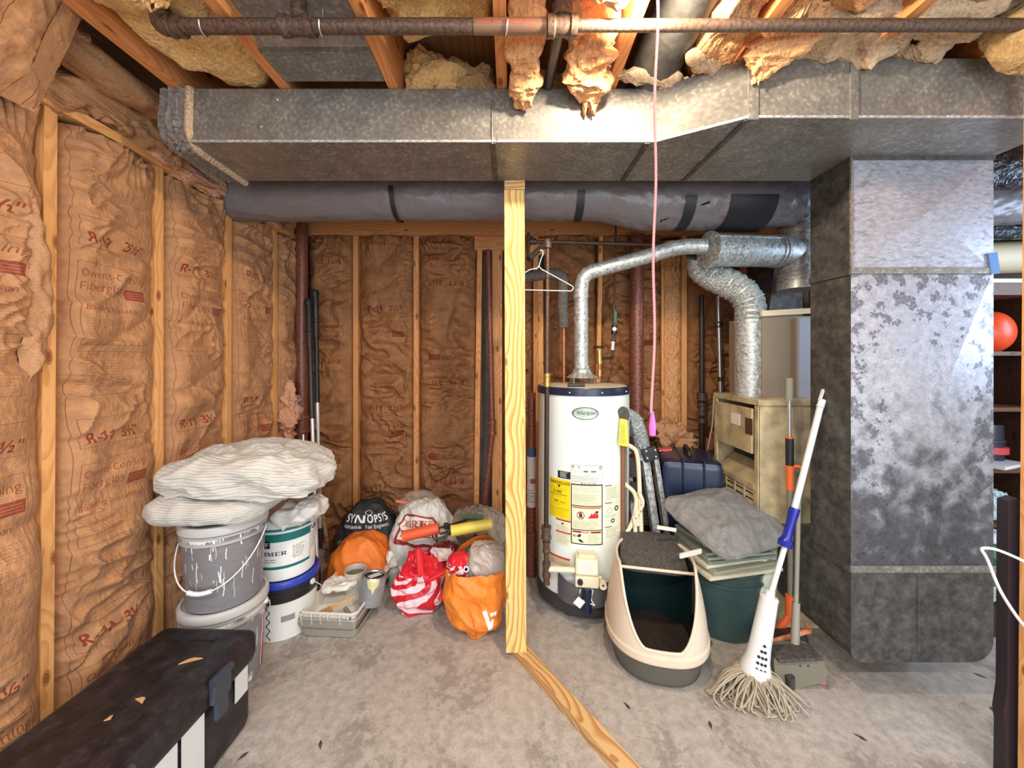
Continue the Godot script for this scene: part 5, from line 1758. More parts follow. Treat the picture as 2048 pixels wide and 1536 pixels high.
	var shroud := func(u: float, w: float) -> Vector3:
		var an := lerpf(p0.x, p1.x, u)
		var rr := R + 0.012 + 0.05 * pow(sin(PI * clampf(u, 0.02, 0.98)), 0.6)
		return Vector3(c.x + rr * cos(an), lerpf(0.112, 0.245 - 0.035 * sin(PI * u), w), c.y - rr * sin(an))
	s.grid(18, 3, shroud)
	s.grid(18, 3, func(u, w): return shroud.call(u, w) - gn * 0.004, true)
	part("burner_shroud", s, bumped(mat(rgb8(112, 110, 116), 0.35, 0.4), M.n_mid, 0.1), t, "dark metal shroud in front of the burner")
	var bc := MB.new()
	bc.lathe([Vector2(0.0, 0.0), Vector2(0.022, 0.0), Vector2(0.024, 0.01), Vector2(0.024, 0.10), Vector2(0.02, 0.12), Vector2(0, 0.12)], 18, Transform3D(Basis(), Vector3(c.x, 0.105, c.y) + gn * (R + 0.078)))
	part("igniter", bc, mat(rgb8(26, 34, 60), 0.3), t)
	for q in [-0.03, -0.008, 0.012]:
		var w := MB.new()
		w.tube(curve([gt * Vector3(q, -0.08, 0.02), gt * Vector3(q * 1.2, -0.11, 0.03), gt * Vector3(q * 0.8, -0.15, 0.02)], 5), 0.004, 8)
		part("burner_tube", w, M.brass if q > 0 else M.steel, t)
	var lw := MB.new()
	lw.tube(curve([gt * Vector3(0.03, -0.075, 0.035), gt * Vector3(0.02, -0.11, 0.055), gt * Vector3(0.035, -0.135, 0.06), gt * Vector3(0.0, -0.12, 0.06), gt * Vector3(-0.02, -0.115, 0.06)], 6), 0.0025, 7)
	part("wire", lw, M.white_wire, t)
	var tg := MB.new()
	tg.box(Vector3(0.042, 0.042, 0.002), gt * xf(Vector3(-0.04, -0.12, 0.07), Vector3(0, 0, 52)))
	part("tag", tg, M.white_wire, t, "small white paper tag")
	# relief valve
	var rp := Vector3(0.575, 1.05, -2.09)
	var rv := thing("relief_valve", "grey foam-covered relief valve with a yellow tag on the heater's right side", "valve", Vector3(0.59, 0.3, -2.06))
	var fo := MB.new()
	fo.lathe([Vector2(0.018, 0.098), Vector2(0.018, 0.102), Vector2(0.049, 0.10), Vector2(0.05, 0.0), Vector2(0, 0)], 24, along(rp + Vector3(-0.03, 0.015, -0.05), rp + Vector3(0.03, 0.008, 0.06)))
	fo.lathe([Vector2(0, 0.1), Vector2(0.019, 0.1)], 16, along(rp + Vector3(-0.03, 0.015, -0.05), rp + Vector3(0.03, 0.008, 0.06)))
	part("foam_sleeve", fo, M.foam, rv)
	run(rv, "drop_pipe", [P(1246, 842, 2.04), P(1246, 1085, 2.04)], 0.012, mat(rgb8(140, 96, 66), 0.45, 0.3), 0.02, 14, "brown drop pipe")
	run(rv, "drop_pipe", [P(1255, 890, 2.06), P(1255, 1075, 2.06)], 0.0075, M.steel)
	var yt := blank(96, 256, rgb8(236, 222, 60))
	fine_print(yt, 14, 60, 66, 12, 15, rgb8(120, 110, 30), rng, 6)
	var ym := MB.new()
	var ya := P(1247, 838, 2.02)
	var yb := P(1247, 892, 2.0)
	var wv := Vector3(0.022, -0.004, 0)
	ym.quad(yb - wv * 1.2, yb + wv * 1.2, ya + wv * 0.85, ya - wv * 0.85)
	ym.quad(yb - wv * 1.2 - Vector3(0, 0, 0.001), ya - wv * 0.85 - Vector3(0, 0, 0.001), ya + wv * 0.85 - Vector3(0, 0, 0.001), yb + wv * 1.2 - Vector3(0, 0, 0.001))
	part("yellow_tag", ym, mat(Color(1, 1, 1), 0.5, 0.0, picture(yt)), rv, "yellow warning tag")

func furnace() -> void:
	var x0 := 1.254
	var zn := -1.95
	var zf := -2.37
	var H := 1.155
	var t := thing("furnace", "tan sheet-metal furnace with a louvred front, partly hidden behind the tall drop duct", "furnace", Vector3(1.55, 0, -2.16))
	var b := MB.new()
	# carcass: sides, back, top, leaving the front open for the recess
	b.quad(Vector3(x0, 0, zn), Vector3(1.95, 0, zn), Vector3(1.95, H, zn), Vector3(x0, H, zn))
	b.quad(Vector3(1.95, 0, zn), Vector3(1.95, 0, zf), Vector3(1.95, H, zf), Vector3(1.95, H, zn))
	b.quad(Vector3(1.95, 0, zf), Vector3(x0, 0, zf), Vector3(x0, H, zf), Vector3(1.95, H, zf))
	b.quad(Vector3(x0 - 0.008, H, zn + 0.008), Vector3(1.95, H, zn + 0.008), Vector3(1.95, H, zf - 0.004), Vector3(x0 - 0.008, H, zf - 0.004))
	b.quad(Vector3(x0 - 0.008, H - 0.028, zn + 0.008), Vector3(1.95, H - 0.028, zn + 0.008), Vector3(1.95, H, zn + 0.008), Vector3(x0 - 0.008, H, zn + 0.008))
	b.quad(Vector3(x0 - 0.008, H - 0.028, zf - 0.004), Vector3(x0 - 0.008, H - 0.028, zn + 0.008), Vector3(x0 - 0.008, H, zn + 0.008), Vector3(x0 - 0.008, H, zf - 0.004))
	part("cabinet", b, M.furnace, t)
	var q := func(z0: float, z1: float, y0: float, y1: float, deep: float, thick: float) -> MB:
		var m := MB.new()
		m.box(Vector3(thick, y1 - y0, absf(z1 - z0)), Transform3D(Basis(), Vector3(x0 + deep, (y0 + y1) * 0.5, (z0 + z1) * 0.5)), 0.003)
		return m
	part("front_frame", q.call(zn, zn - 0.03, 0.0, H - 0.03, 0.0, 0.012), M.furnace, t)
	part("front_frame", q.call(zf + 0.03, zf, 0.0, H - 0.03, 0.0, 0.012), M.furnace, t)
	part("upper_panel", q.call(zn - 0.045, zf + 0.04, 0.87, H - 0.05, -0.004, 0.014), M.furnace, t, "upper front panel")
	# recess between the panels
	var dark := MB.new()
	dark.quad(Vector3(x0 + 0.1, 0.72, zf + 0.03), Vector3(x0 + 0.1, 0.72, zn - 0.03), Vector3(x0 + 0.1, 0.88, zn - 0.03), Vector3(x0 + 0.1, 0.88, zf + 0.03))
	part("recess", dark, M.black, t, "dark opening below the upper panel")
	var lip := MB.new()
	lip.quad(Vector3(x0, 0.71, zf + 0.035), Vector3(x0, 0.71, zn - 0.035), Vector3(x0 + 0.10, 0.80, zn - 0.035), Vector3(x0 + 0.10, 0.80, zf + 0.035))
	part("sloped_ledge", lip, M.furnace, t)
	var back := MB.new()
	back.quad(Vector3(x0 + 0.03, 0.12, zf + 0.03), Vector3(x0 + 0.03, 0.12, zn - 0.03), Vector3(x0 + 0.03, 0.72, zn - 0.03), Vector3(x0 + 0.03, 0.72, zf + 0.03))
	part("grille_back", back, M.black, t)
	var gr := part("grille_frame", q.call(zn - 0.03, zf + 0.03, 0.685, 0.715, -0.002, 0.012), M.furnace, t)
	part("kick_panel", q.call(zn - 0.03, zf + 0.03, 0.0, 0.12, 0.0, 0.012), M.furnace, t)
	for k in 5:
		var z := lerpf(zn - 0.036, zf + 0.036, k / 4.0)
		part("grille_bar", q.call(z + 0.006, z - 0.006, 0.12, 0.69, 0.0, 0.01), M.furnace, t)
	for k in 4:
		for r in 18:
			var za := lerpf(zn - 0.036, zf + 0.036, k / 4.0) - 0.007
			var zb := lerpf(zn - 0.036, zf + 0.036, (k + 1) / 4.0) + 0.007
			var y := 0.674 - r * 0.0305
			var m := MB.new()
			m.box(Vector3(0.004, 0.021, absf(zb - za)), Transform3D(Basis.from_euler(Vector3(0, 0, -0.5)), Vector3(x0 + 0.004, y, (za + zb) * 0.5)))
			part("louver", m, M.furnace, t)
	var st := MB.new()
	st.box(Vector3(0.002, 0.062, 0.085), xf(Vector3(x0 - 0.0125, 1.03, -2.135)))
	var si := blank(96, 64, rgb8(236, 228, 214))
	var rng := RandomNumberGenerator.new()
	rng.seed = 2
	fine_print(si, 10, 8, 76, 5, 11, rgb8(190, 120, 100), rng, 3)
	part("sticker", st, mat(Color(1, 1, 1), 0.6, 0.0, picture(si)), t)
	var wd := MB.new()
	wd.box(Vector3(0.002, 0.085, 0.06), xf(Vector3(x0 - 0.0125, 1.01, -2.015)))
	part("window_patch", wd, mat(rgb8(90, 62, 46), 0.4), t, "small brown square beside the sticker")
	# plenum box above
	var u := thing("supply_plenum", "tan and grey sheet-metal box on top of the furnace beside its flue", "duct", Vector3(1.6, H, -2.25))
	var ub := MB.new()
	ub.box(Vector3(0.42, 0.44, 0.32), xf(Vector3(1.56, H + 0.22, -2.23)), 0.003)
	part("box", ub, M.furnace_grey, u)
	var rb := MB.new()
	rb.box(Vector3(0.2, 0.43, 0.02), xf(Vector3(1.63, H + 0.215, -2.06)), 0.003)
	part("side_panel", rb, mat(rgb8(178, 184, 196), 0.4, 0.3), u, "pale bluish panel at its right")
	part("flange", strip(Vector3(1.34, H + 0.45, -2.065), Vector3(1.78, H + 0.475, -2.065), 0.03, 0.02, Vector3.UP), M.cream_metal, u)
	var sl := MB.new()
	sl.prism(PackedVector2Array([Vector2(1.56, H + 0.44), Vector2(1.77, H + 0.44), Vector2(1.77, 2.1), Vector2(1.62, 2.1)]), 0.28, Transform3D(Basis(), Vector3(0, 0, -2.62)))
	part("sloping_duct", sl, M.grimy, u)

func splatter(base: Color, paint: Color, seed_: int, drips: int, rimband := 0.12) -> Image:
	var im := blank(512, 256, base)
	var rng := RandomNumberGenerator.new()
	rng.seed = seed_
	for k in 900:
		var s := rng.randf_range(0.93, 1.07)
		rect_on(im, rng.randi_range(0, 511), rng.randi_range(0, 255), rng.randi_range(2, 22), rng.randi_range(1, 4), Color(base.r * s, base.g * s, base.b * s))
	for k in drips:
		var x := rng.randi_range(0, 511)
		var y := rng.randi_range(0, 170)
		var l := rng.randi_range(6, 60)
		var w := rng.randi_range(1, 3)
		for j in l:
			rect_on(im, x + int(2.0 * sin(j * 0.11 + k)), y + j, w, 1, paint)
	for x in 512:
		var h := int(256 * rimband * (0.5 + 0.6 * absf(sin(x * 0.021 + seed_)) + 0.5 * rng.randf() * absf(sin(x * 0.07))))
		rect_on(im, x, 0, 1, h, paint.lerp(base, 0.1 * rng.randf()))
		if sin(x * 0.013 + seed_ * 2.0) > 0.55:
			rect_on(im, x, 256 - int(20 * rng.randf() + 10), 1, 40, paint)
	return im

# a pail of the given lower and upper radius: body, raised bands, lid and wire handle
func pail(o: Node3D, at: Vector3, r0: float, r1: float, h: float, body: Material, band: Material, lid: Material, handle_deg := 999.0, lid_h := 0.035, yaw := 0.0) -> void:
	var x := Transform3D(Basis(), at)
	var b := MB.new()
	b.lathe([Vector2(r0, 0.004), Vector2(r1, h - 0.004)], 56, Transform3D(Basis(Vector3.UP, yaw), at), 1.0, Vector2(1, 1.0 / h))
	b.lathe([Vector2(0, 0.0), Vector2(r0 - 0.004, 0.0), Vector2(r0, 0.004)], 56, x, 1.0, Vector2(1, 0.1))
	part("body", b, body, o)
	for y in [0.80, 0.88]:
		var rr := lerpf(r0, r1, y)
		var g := MB.new()
		g.lathe([Vector2(rr, h * y - 0.006), Vector2(rr + 0.007, h * y - 0.004), Vector2(rr + 0.007, h * y + 0.004), Vector2(rr, h * y + 0.006)], 56, x)
		part("band", g, band, o)
	if lid:
		var l := MB.new()
		l.lathe([Vector2(r1 + 0.002, h - lid_h), Vector2(r1 + 0.009, h - lid_h + 0.004), Vector2(r1 + 0.009, h - 0.008), Vector2(r1 + 0.004, h + 0.002), Vector2(r1 - 0.006, h + 0.003), Vector2(r1 - 0.012, h - 0.008), Vector2(0, h - 0.006)], 56, x)
		part("lid", l, lid, o)
	if handle_deg < 900.0:
		var a := deg_to_rad(handle_deg)
		var side := Vector3(cos(a), 0, -sin(a))
		var front := Vector3(sin(a), 0, cos(a))
		var top := at + Vector3(0, h * 0.82, 0)
		var rr := lerpf(r0, r1, 0.8) + 0.012
		var pts := []
		for k in 25:
			var p := PI * k / 24.0
			var out := rr + 0.012
			pts.append(top + side * cos(p) * rr * 1.02 + front * maxf(sin(p) * out, 0.0) - Vector3(0, sin(p) * h * 0.52, 0))
		var w := MB.new()
		w.tube(pts, 0.0026, 7)
		var hd := part("wire_handle", w, M.white_wire, o)
		var gp := MB.new()
		gp.tube(pts.slice(10, 15), 0.009, 10)
		part("grip", gp, M.white_plastic, hd)
		for s in [-1.0, 1.0]:
			var e := MB.new()
			e.lathe([Vector2(0.016, 0), Vector2(0.014, 0.012), Vector2(0, 0.013)], 14, along(top + side * s * (rr - 0.012), top + side * s * rr * 2.0))
			part("ear", e, body, o)

func left_pile() -> void:
	var grey := mat(Color(1, 1, 1), 0.4, 0.0, picture(splatter(rgb8(126, 122, 124), rgb8(238, 236, 228), 3, 130, 0.16)))
	var grey_lid := mat(rgb8(196, 192, 186), 0.45)
	var band := mat(rgb8(176, 172, 168), 0.45)
	# lower grey pail with a red printed panel
	var im := splatter(rgb8(138, 134, 136), rgb8(240, 238, 230), 5, 70, 0.22)
	rect_on(im, 420, 92, 60, 150, rgb8(150, 40, 44))
	rect_on(im, 424, 92, 6, 150, rgb8(230, 226, 222))
	rect_on(im, 438, 96, 36, 56, rgb8(206, 206, 214))
	poly_on(im, PackedVector2Array([Vector2(440, 146), Vector2(456, 104), Vector2(472, 112), Vector2(468, 150)]), rgb8(90, 110, 160))
	rect_on(im, 440, 170, 34, 4, rgb8(236, 220, 214)); rect_on(im, 446, 190, 24, 4, rgb8(236, 220, 214))
	var a := thing("paint_bucket", "lower grey paint bucket behind the black chest, with a red printed panel", "bucket", Vector3(-1.235, 0, -1.66), "grey paint buckets")
	pail(a, Vector3(-1.235, 0, -1.66), 0.135, 0.152, 0.352, mat(Color(1, 1, 1), 0.4, 0.0, picture(im)), band, grey_lid, 200.0, 0.035, 1.25)
	var b := thing("paint_bucket", "upper grey paint bucket splashed with white drips, its wire handle hanging in front", "bucket", Vector3(-1.228, 0.354, -1.652), "grey paint buckets")
	pail(b, Vector3(-1.228, 0.354, -1.652), 0.133, 0.15, 0.345, grey, band, grey_lid, 8.0)
	# white pair
	var wi := blank(512, 256, rgb8(232, 232, 226))
	print_on(wi, "PLU", 424, 70, 34, rgb8(30, 40, 70), "Droid Sans", 700, 0.8, 0.2)
	rect_on(wi, 390, 150, 34, 26, rgb8(150, 146, 138))
	var rng := RandomNumberGenerator.new()
	rng.seed = 11
	fine_print(wi, 322, 90, 26, 12, 10, rgb8(196, 190, 184), rng, 3)
	for y in range(70, 250):
		rect_on(wi, 356 + int(5.0 * sin(y * 0.16)), y, 3, 1, rgb8(30, 28, 30))
	var wp := Vector3(-1.165, 0, -1.985)
	var c := thing("paint_bucket", "lower white bucket with black band, blue lid and wavy black line", "bucket", wp, "white buckets")
	pail(c, wp, 0.14, 0.15, 0.285, mat(Color(1, 1, 1), 0.42, 0.0, picture(wi)), mat(rgb8(40, 38, 40), 0.4), mat(rgb8(44, 62, 170), 0.3), 170.0, 0.03, 0.32)
	var bb := MB.new()
	bb.lathe([Vector2(0.1475, 0.185), Vector2(0.152, 0.188), Vector2(0.1545, 0.252), Vector2(0.15, 0.255)], 56, Transform3D(Basis(), wp))
	part("black_band", bb, mat(rgb8(34, 30, 34), 0.4), c)
	var gi := blank(512, 256, rgb8(236, 236, 230))
	rect_on(gi, 256, 40, 200, 54, rgb8(22, 112, 108))
	rect_on(gi, 256, 196, 200, 12, rgb8(22, 112, 108))
	rect_on(gi, 330, 88, 18, 30, rgb8(24, 26, 30))
	print_on(gi, "F", 333, 112, 24, rgb8(220, 220, 220))
	print_on(gi, "PRIMER", 300, 150, 22, rgb8(60, 60, 64), "Droid Serif", 700, 1.0)
	fine_print(gi, 318, 166, 50, 2, 9, rgb8(120, 120, 120), rng, 3)
	fine_print(gi, 404, 118, 34, 8, 7, rgb8(170, 164, 156), rng, 4)
	rect_on(gi, 456, 20, 3, 190, rgb8(170, 170, 168))
	rect_on(gi, 462, 22, 26, 18, rgb8(40, 40, 44))
	ring_on(gi, 476, 66, 13, 16, rgb8(40, 40, 44), 1.2)
	poly_on(gi, PackedVector2Array([Vector2(470, 78), Vector2(474, 54), Vector2(482, 58), Vector2(480, 80)]), rgb8(40, 40, 44))
	fine_print(gi, 462, 96, 26, 9, 8, rgb8(160, 156, 150), rng, 4)
	var up := wp + Vector3(0.0, 0.288, 0)
	var d := thing("paint_bucket", "upper white bucket with a dark green label band, standing on the blue-lidded one", "bucket", up, "white buckets")
	pail(d, up, 0.135, 0.148, 0.30, mat(Color(1, 1, 1), 0.42, 0.0, picture(gi)), M.white_plastic, M.white_plastic, 999.0, 0.035, 0.5)
	# crumpled white plastic on it
	var n := noise3(91, 14.0, 3, true)
	fluff("plastic_sheet", "crumpled white plastic sheet stuffed between the blanket and the green-labelled bucket", Vector3(-1.05, 0.615, -1.90), Vector3(0.115, 0.055, 0.11), 92, 0.016, 5.0, M.white_cloth, Vector3(0, 0, 12), 60, 44, 0.7)
	get_child(-1).set_meta("category", "plastic sheet")

	# ---- quilted moving blanket: two heaped folds
	var q := thing("moving_blanket", "thick off-white quilted moving blanket folded in a heap on the paint buckets", "blanket", Vector3(-1.15, 0.70, -1.72))
	var qn := noise3(95, 2.2, 3)
	var qr := noise3(96, 3.4, 3, true)
	var heap := func(ctr: Vector3, half: Vector3, droop: float, amp: float) -> Callable:
		return func(u: float, v: float) -> Vector3:
			var th := TAU * u
			var ph := PI * (v - 0.5)
			var p := Vector3(cos(ph) * cos(th), sin(ph), -cos(ph) * sin(th))
			var s := Vector3(signf(p.x) * pow(absf(p.x), 0.75), signf(p.y) * pow(absf(p.y), 0.9), signf(p.z) * pow(absf(p.z), 0.8)) * half
			var w := ctr + s
			var k := qn.get_noise_3dv(w) + 0.55 * qr.get_noise_3d(w.x * 0.8 - w.y * 1.1, w.y * 1.6 + w.x * 0.5, w.z)
			w += p * k * amp
			w.y += -droop * pow(s.x / half.x, 2.0) * signf(s.x) * 0.5 - droop * pow(absf(s.x / half.x), 2.5) * 0.6
			return w
	var uvq := func(u: float, v: float) -> Vector2: return Vector2(u * 9.0, v * 5.0)
	mi("lower_fold", sheet(120, 64, heap.call(Vector3(-1.255, 0.755, -1.66), Vector3(0.225, 0.062, 0.20), 0.0, 0.03), q.position, uvq, true), M.quilt, q)
	mi("upper_fold", sheet(150, 80, heap.call(Vector3(-1.13, 0.885, -1.72), Vector3(0.325, 0.098, 0.24), 0.05, 0.045), q.position, uvq, true), M.quilt, q)
	var hem := MB.new()
	var hp := []
	var up_fold: Callable = heap.call(Vector3(-1.13, 0.885, -1.72), Vector3(0.325, 0.098, 0.24), 0.05, 0.045)
	for k in 22:
		var uu := lerpf(0.55, 0.93, k / 21.0)
		hp.append(up_fold.call(uu, 0.34) + Vector3(0, 0, 0.003))
	hem.tube(hp, 0.006, 8)
	part("hem", hem, M.quilt, q)

	# ---- black storage chest
	var t := thing("storage_chest", "long black plastic storage chest on the floor along the left wall, dusty lid and latch", "chest", Vector3(-1.16, 0, -0.95))
	var body := MB.new()
	body.box(Vector3(0.345, 0.25, 0.98), xf(Vector3(-1.165, 0.125, -0.965), Vector3(0, -2.0, 0)), 0.03)
	part("body", body, M.chest, t)
	var lid := MB.new()
	lid.box(Vector3(0.37, 0.115, 1.01), xf(Vector3(-1.16, 0.292, -0.965), Vector3(0, -2.0, 0)), 0.03)
	part("lid", lid, M.chest, t, "dusty black lid")
	var tr := xf(Vector3(-1.16, 0.292, -0.965), Vector3(0, -2.0, 0))
	var groove := MB.new()
	groove.box(Vector3(0.15, 0.008, 0.012), tr * xf(Vector3(0.0, 0.057, -0.43)))
	part("grip_slot", groove, M.black, t)
	for z in [-0.31, 0.02]:
		var la := MB.new()
		la.box(Vector3(0.03, 0.085, 0.075), tr * xf(Vector3(0.188, 0.0, z)), 0.01)
		la.box(Vector3(0.018, 0.10, 0.05), tr * xf(Vector3(0.192, -0.05, z)), 0.006)
		la.tube([tr * Vector3(0.196, 0.035, z - 0.04), tr * Vector3(0.196, 0.035, z + 0.04)], 0.012, 10)
		part("latch", la, mat(rgb8(58, 62, 72), 0.35), t, "dark latch on the chest's long side")
	for l in [[-0.425, 0.085, 0.06, 0.13], [-0.225, 0.06, 0.08, 0.20], [-0.125, 0.05, 0.09, 0.20]]:
		var lb := MB.new()
		lb.box(Vector3(0.003, l[3], l[2]), tr * xf(Vector3(0.1745 if l[0] < -0.3 else 0.1735, -0.165 + (0.09 if l[0] < -0.3 else 0.02), l[0])))
		var li := blank(96, 128, rgb8(214, 214, 210))
		fine_print(li, 10, 16, 76, 8, 12, rgb8(150, 150, 150), rng, 3)
		ring_on(li, 60, 104, 4, 9, rgb8(60, 60, 64))
		part("label", lb, mat(Color(1, 1, 1), 0.5, 0.0, picture(li)), t, "worn white label")
	for c2 in [[Vector3(0.07, 0.0585, -0.33), 0.06, 20.0, "longest splinter of pale wood on the black chest's lid, near its far end"], [Vector3(0.05, 0.0585, -0.18), 0.035, -30.0, "wedge-shaped wood chip in the middle of the black chest's lid"], [Vector3(0.02, 0.0585, -0.12), 0.012, 0.0, "tiny crumb of wood beside the wedge-shaped chip on the chest lid"]]:
		var ch := MB.new()
		var sz: float = c2[1]
		ch.prism(PackedVector2Array([Vector2(-sz * 0.5, -0.006), Vector2(sz * 0.6, 0.0), Vector2(sz * 0.1, 0.012), Vector2(-sz * 0.2, 0.008)]), 0.003, tr * Transform3D(Basis.from_euler(Vector3(-PI / 2, deg_to_rad(c2[2]), 0)), c2[0]))
		solo("wood_chip", c2[3], "wood chip", ch, M.plate, "wood chips on the black chest")

	# ---- extension poles in the corner
	for p in [[P(636, 1188, 2.24), P(616, 592, 2.60), 0.585, "shorter black-gripped extension pole in the corner, silver below"], [P(641, 1096, 2.58), P(630, 574, 2.66), 0.58, "taller black-gripped extension pole standing just behind the shorter one"]]:
		var lo: Vector3 = p[0]
		lo.y = maxf(lo.y, 0.003)
		var hi: Vector3 = p[1]
		var o := thing("extension_pole", p[3], "pole", lo, "extension poles")
		var g := MB.new()
		g.tube([lo.lerp(hi, 0.07), lo.lerp(hi, 0.56)], 0.0115, 14)
		part("shaft", g, mat(rgb8(222, 222, 220), 0.3, 0.5), o)
		var k := MB.new()
		k.tube([lo.lerp(hi, 0.55), lo.lerp(hi, 0.80)], 0.0165, 14)
		part("sleeve", k, M.black, o)
		var k2 := MB.new()
		k2.tube([lo.lerp(hi, 0.80), lo.lerp(hi, 0.965)], 0.021, 16)
		k2.lathe([Vector2(0.024, 0), Vector2(0.027, 0.012), Vector2(0.024, 0.036), Vector2(0.012, 0.045), Vector2(0, 0.046)], 18, along(lo.lerp(hi, 0.965), hi))
		k2.lathe([Vector2(0.021, 0), Vector2(0.026, 0.004), Vector2(0.026, 0.014), Vector2(0.021, 0.018)], 18, along(lo.lerp(hi, 0.86), hi))
		part("grip", k2, M.black, o)
		var tip := MB.new()
		tip.tube([lo, lo.lerp(hi, 0.03), lo.lerp(hi, 0.03), lo.lerp(hi, 0.075)], [0.013, 0.013, 0.018, 0.018], 14)
		part("tip", tip, M.black, o)
	var sp := MB.new()
	sp.bar(FL(657, 1101), P(636, 960, 2.45), 0.022, 0.012, Vector3.RIGHT, 0.003)
	solo("wood_stick", "thin pale wooden slat leaning beside the extension poles", "stick", sp, M.plate)
	var kp := MB.new()
	kp.tube([P(612, 1180, 2.3), P(606, 870, 2.62)], 0.012, 12)
	solo("metal_bar", "slim silver bar leaning behind the buckets in the corner", "pole", kp, M.steel)

func bag_mesh(ctr: Vector3, half: Vector3, seed_: int, amp: float, freq: float, shape: Callable, nu := 110, nv := 80) -> ArrayMesh:
	var n := noise3(seed_, freq, 3)
	var r := noise3(seed_ + 7, freq * 1.4, 3, true)
	var f := func(u: float, v: float) -> Vector3:
		var th := TAU * u
		var ph := PI * (v - 0.5)
		var p := Vector3(cos(ph) * cos(th), sin(ph), -cos(ph) * sin(th))
		var s := Vector3(signf(p.x) * pow(absf(p.x), 0.7), signf(p.y) * pow(absf(p.y), 0.8), signf(p.z) * pow(absf(p.z), 0.8)) * half
		s = shape.call(s, p)
		var w := ctr + s
		var k := 0.7 * n.get_noise_3dv(w) + 1.0 * r.get_noise_3d(w.x, w.y * 0.7 + w.x * 0.4, w.z)
		w += p * k * amp
		w.y = maxf(w.y, 0.002)
		return w
	return sheet(nu, nv, f, Vector3(ctr.x, 0, ctr.z), null, true)

func bag(called: String, label: String, cat: String, ctr: Vector3, half: Vector3, seed_: int, amp: float, freq: float, m: Material, shape = null, group := "") -> MeshInstance3D:
	var sh = shape if shape != null else func(s, p): return s
	var o := mi(called, bag_mesh(ctr, half, seed_, amp, freq, sh), m, self)
	o.position = Vector3(ctr.x, 0, ctr.z)
	tag(o, label, cat, group)
	return o

# an open sack standing on the floor: thin wall, mouth facing up, crumpled
func sack(o: Node3D, base: Vector3, rings: Array, seed_: int, amp: float, m: Material, nu := 96) -> void:
	# rings: [height, half width, half depth, dx, dz]
	var r := noise3(seed_, 5.0, 3, true)
	var n := noise3(seed_ + 3, 3.0, 2)
	var f := func(u: float, v: float) -> Vector3:
		var i := v * (rings.size() - 1)
		var k := mini(int(i), rings.size() - 2)
		var t := smoothstep(0.0, 1.0, i - k)
		var a: Array = rings[k]
		var b: Array = rings[k + 1]
		var th := TAU * u
		var cx := signf(cos(th)) * pow(absf(cos(th)), 0.75)
		var cz := -signf(sin(th)) * pow(absf(sin(th)), 0.75)
		var p := Vector3(lerpf(a[3], b[3], t) + cx * lerpf(a[1], b[1], t), lerpf(a[0], b[0], i - k), lerpf(a[4], b[4], t) + cz * lerpf(a[2], b[2], t))
		var w := base + p
		var out := Vector3(cx, 0, cz).normalized()
		w += out * amp * (r.get_noise_3d(w.x * 1.0, w.y * 0.8 + w.x * 0.5, w.z) * 1.2 + n.get_noise_3dv(w)) * smoothstep(0.0, 0.12, v)
		w.y = maxf(w.y + amp * 0.6 * n.get_noise_3d(th * 0.5, v * 2.0, 1.0) * v, 0.002)
		return w
	mi("sack", sheet(nu, 70, f, o.position, null, true), m, o)

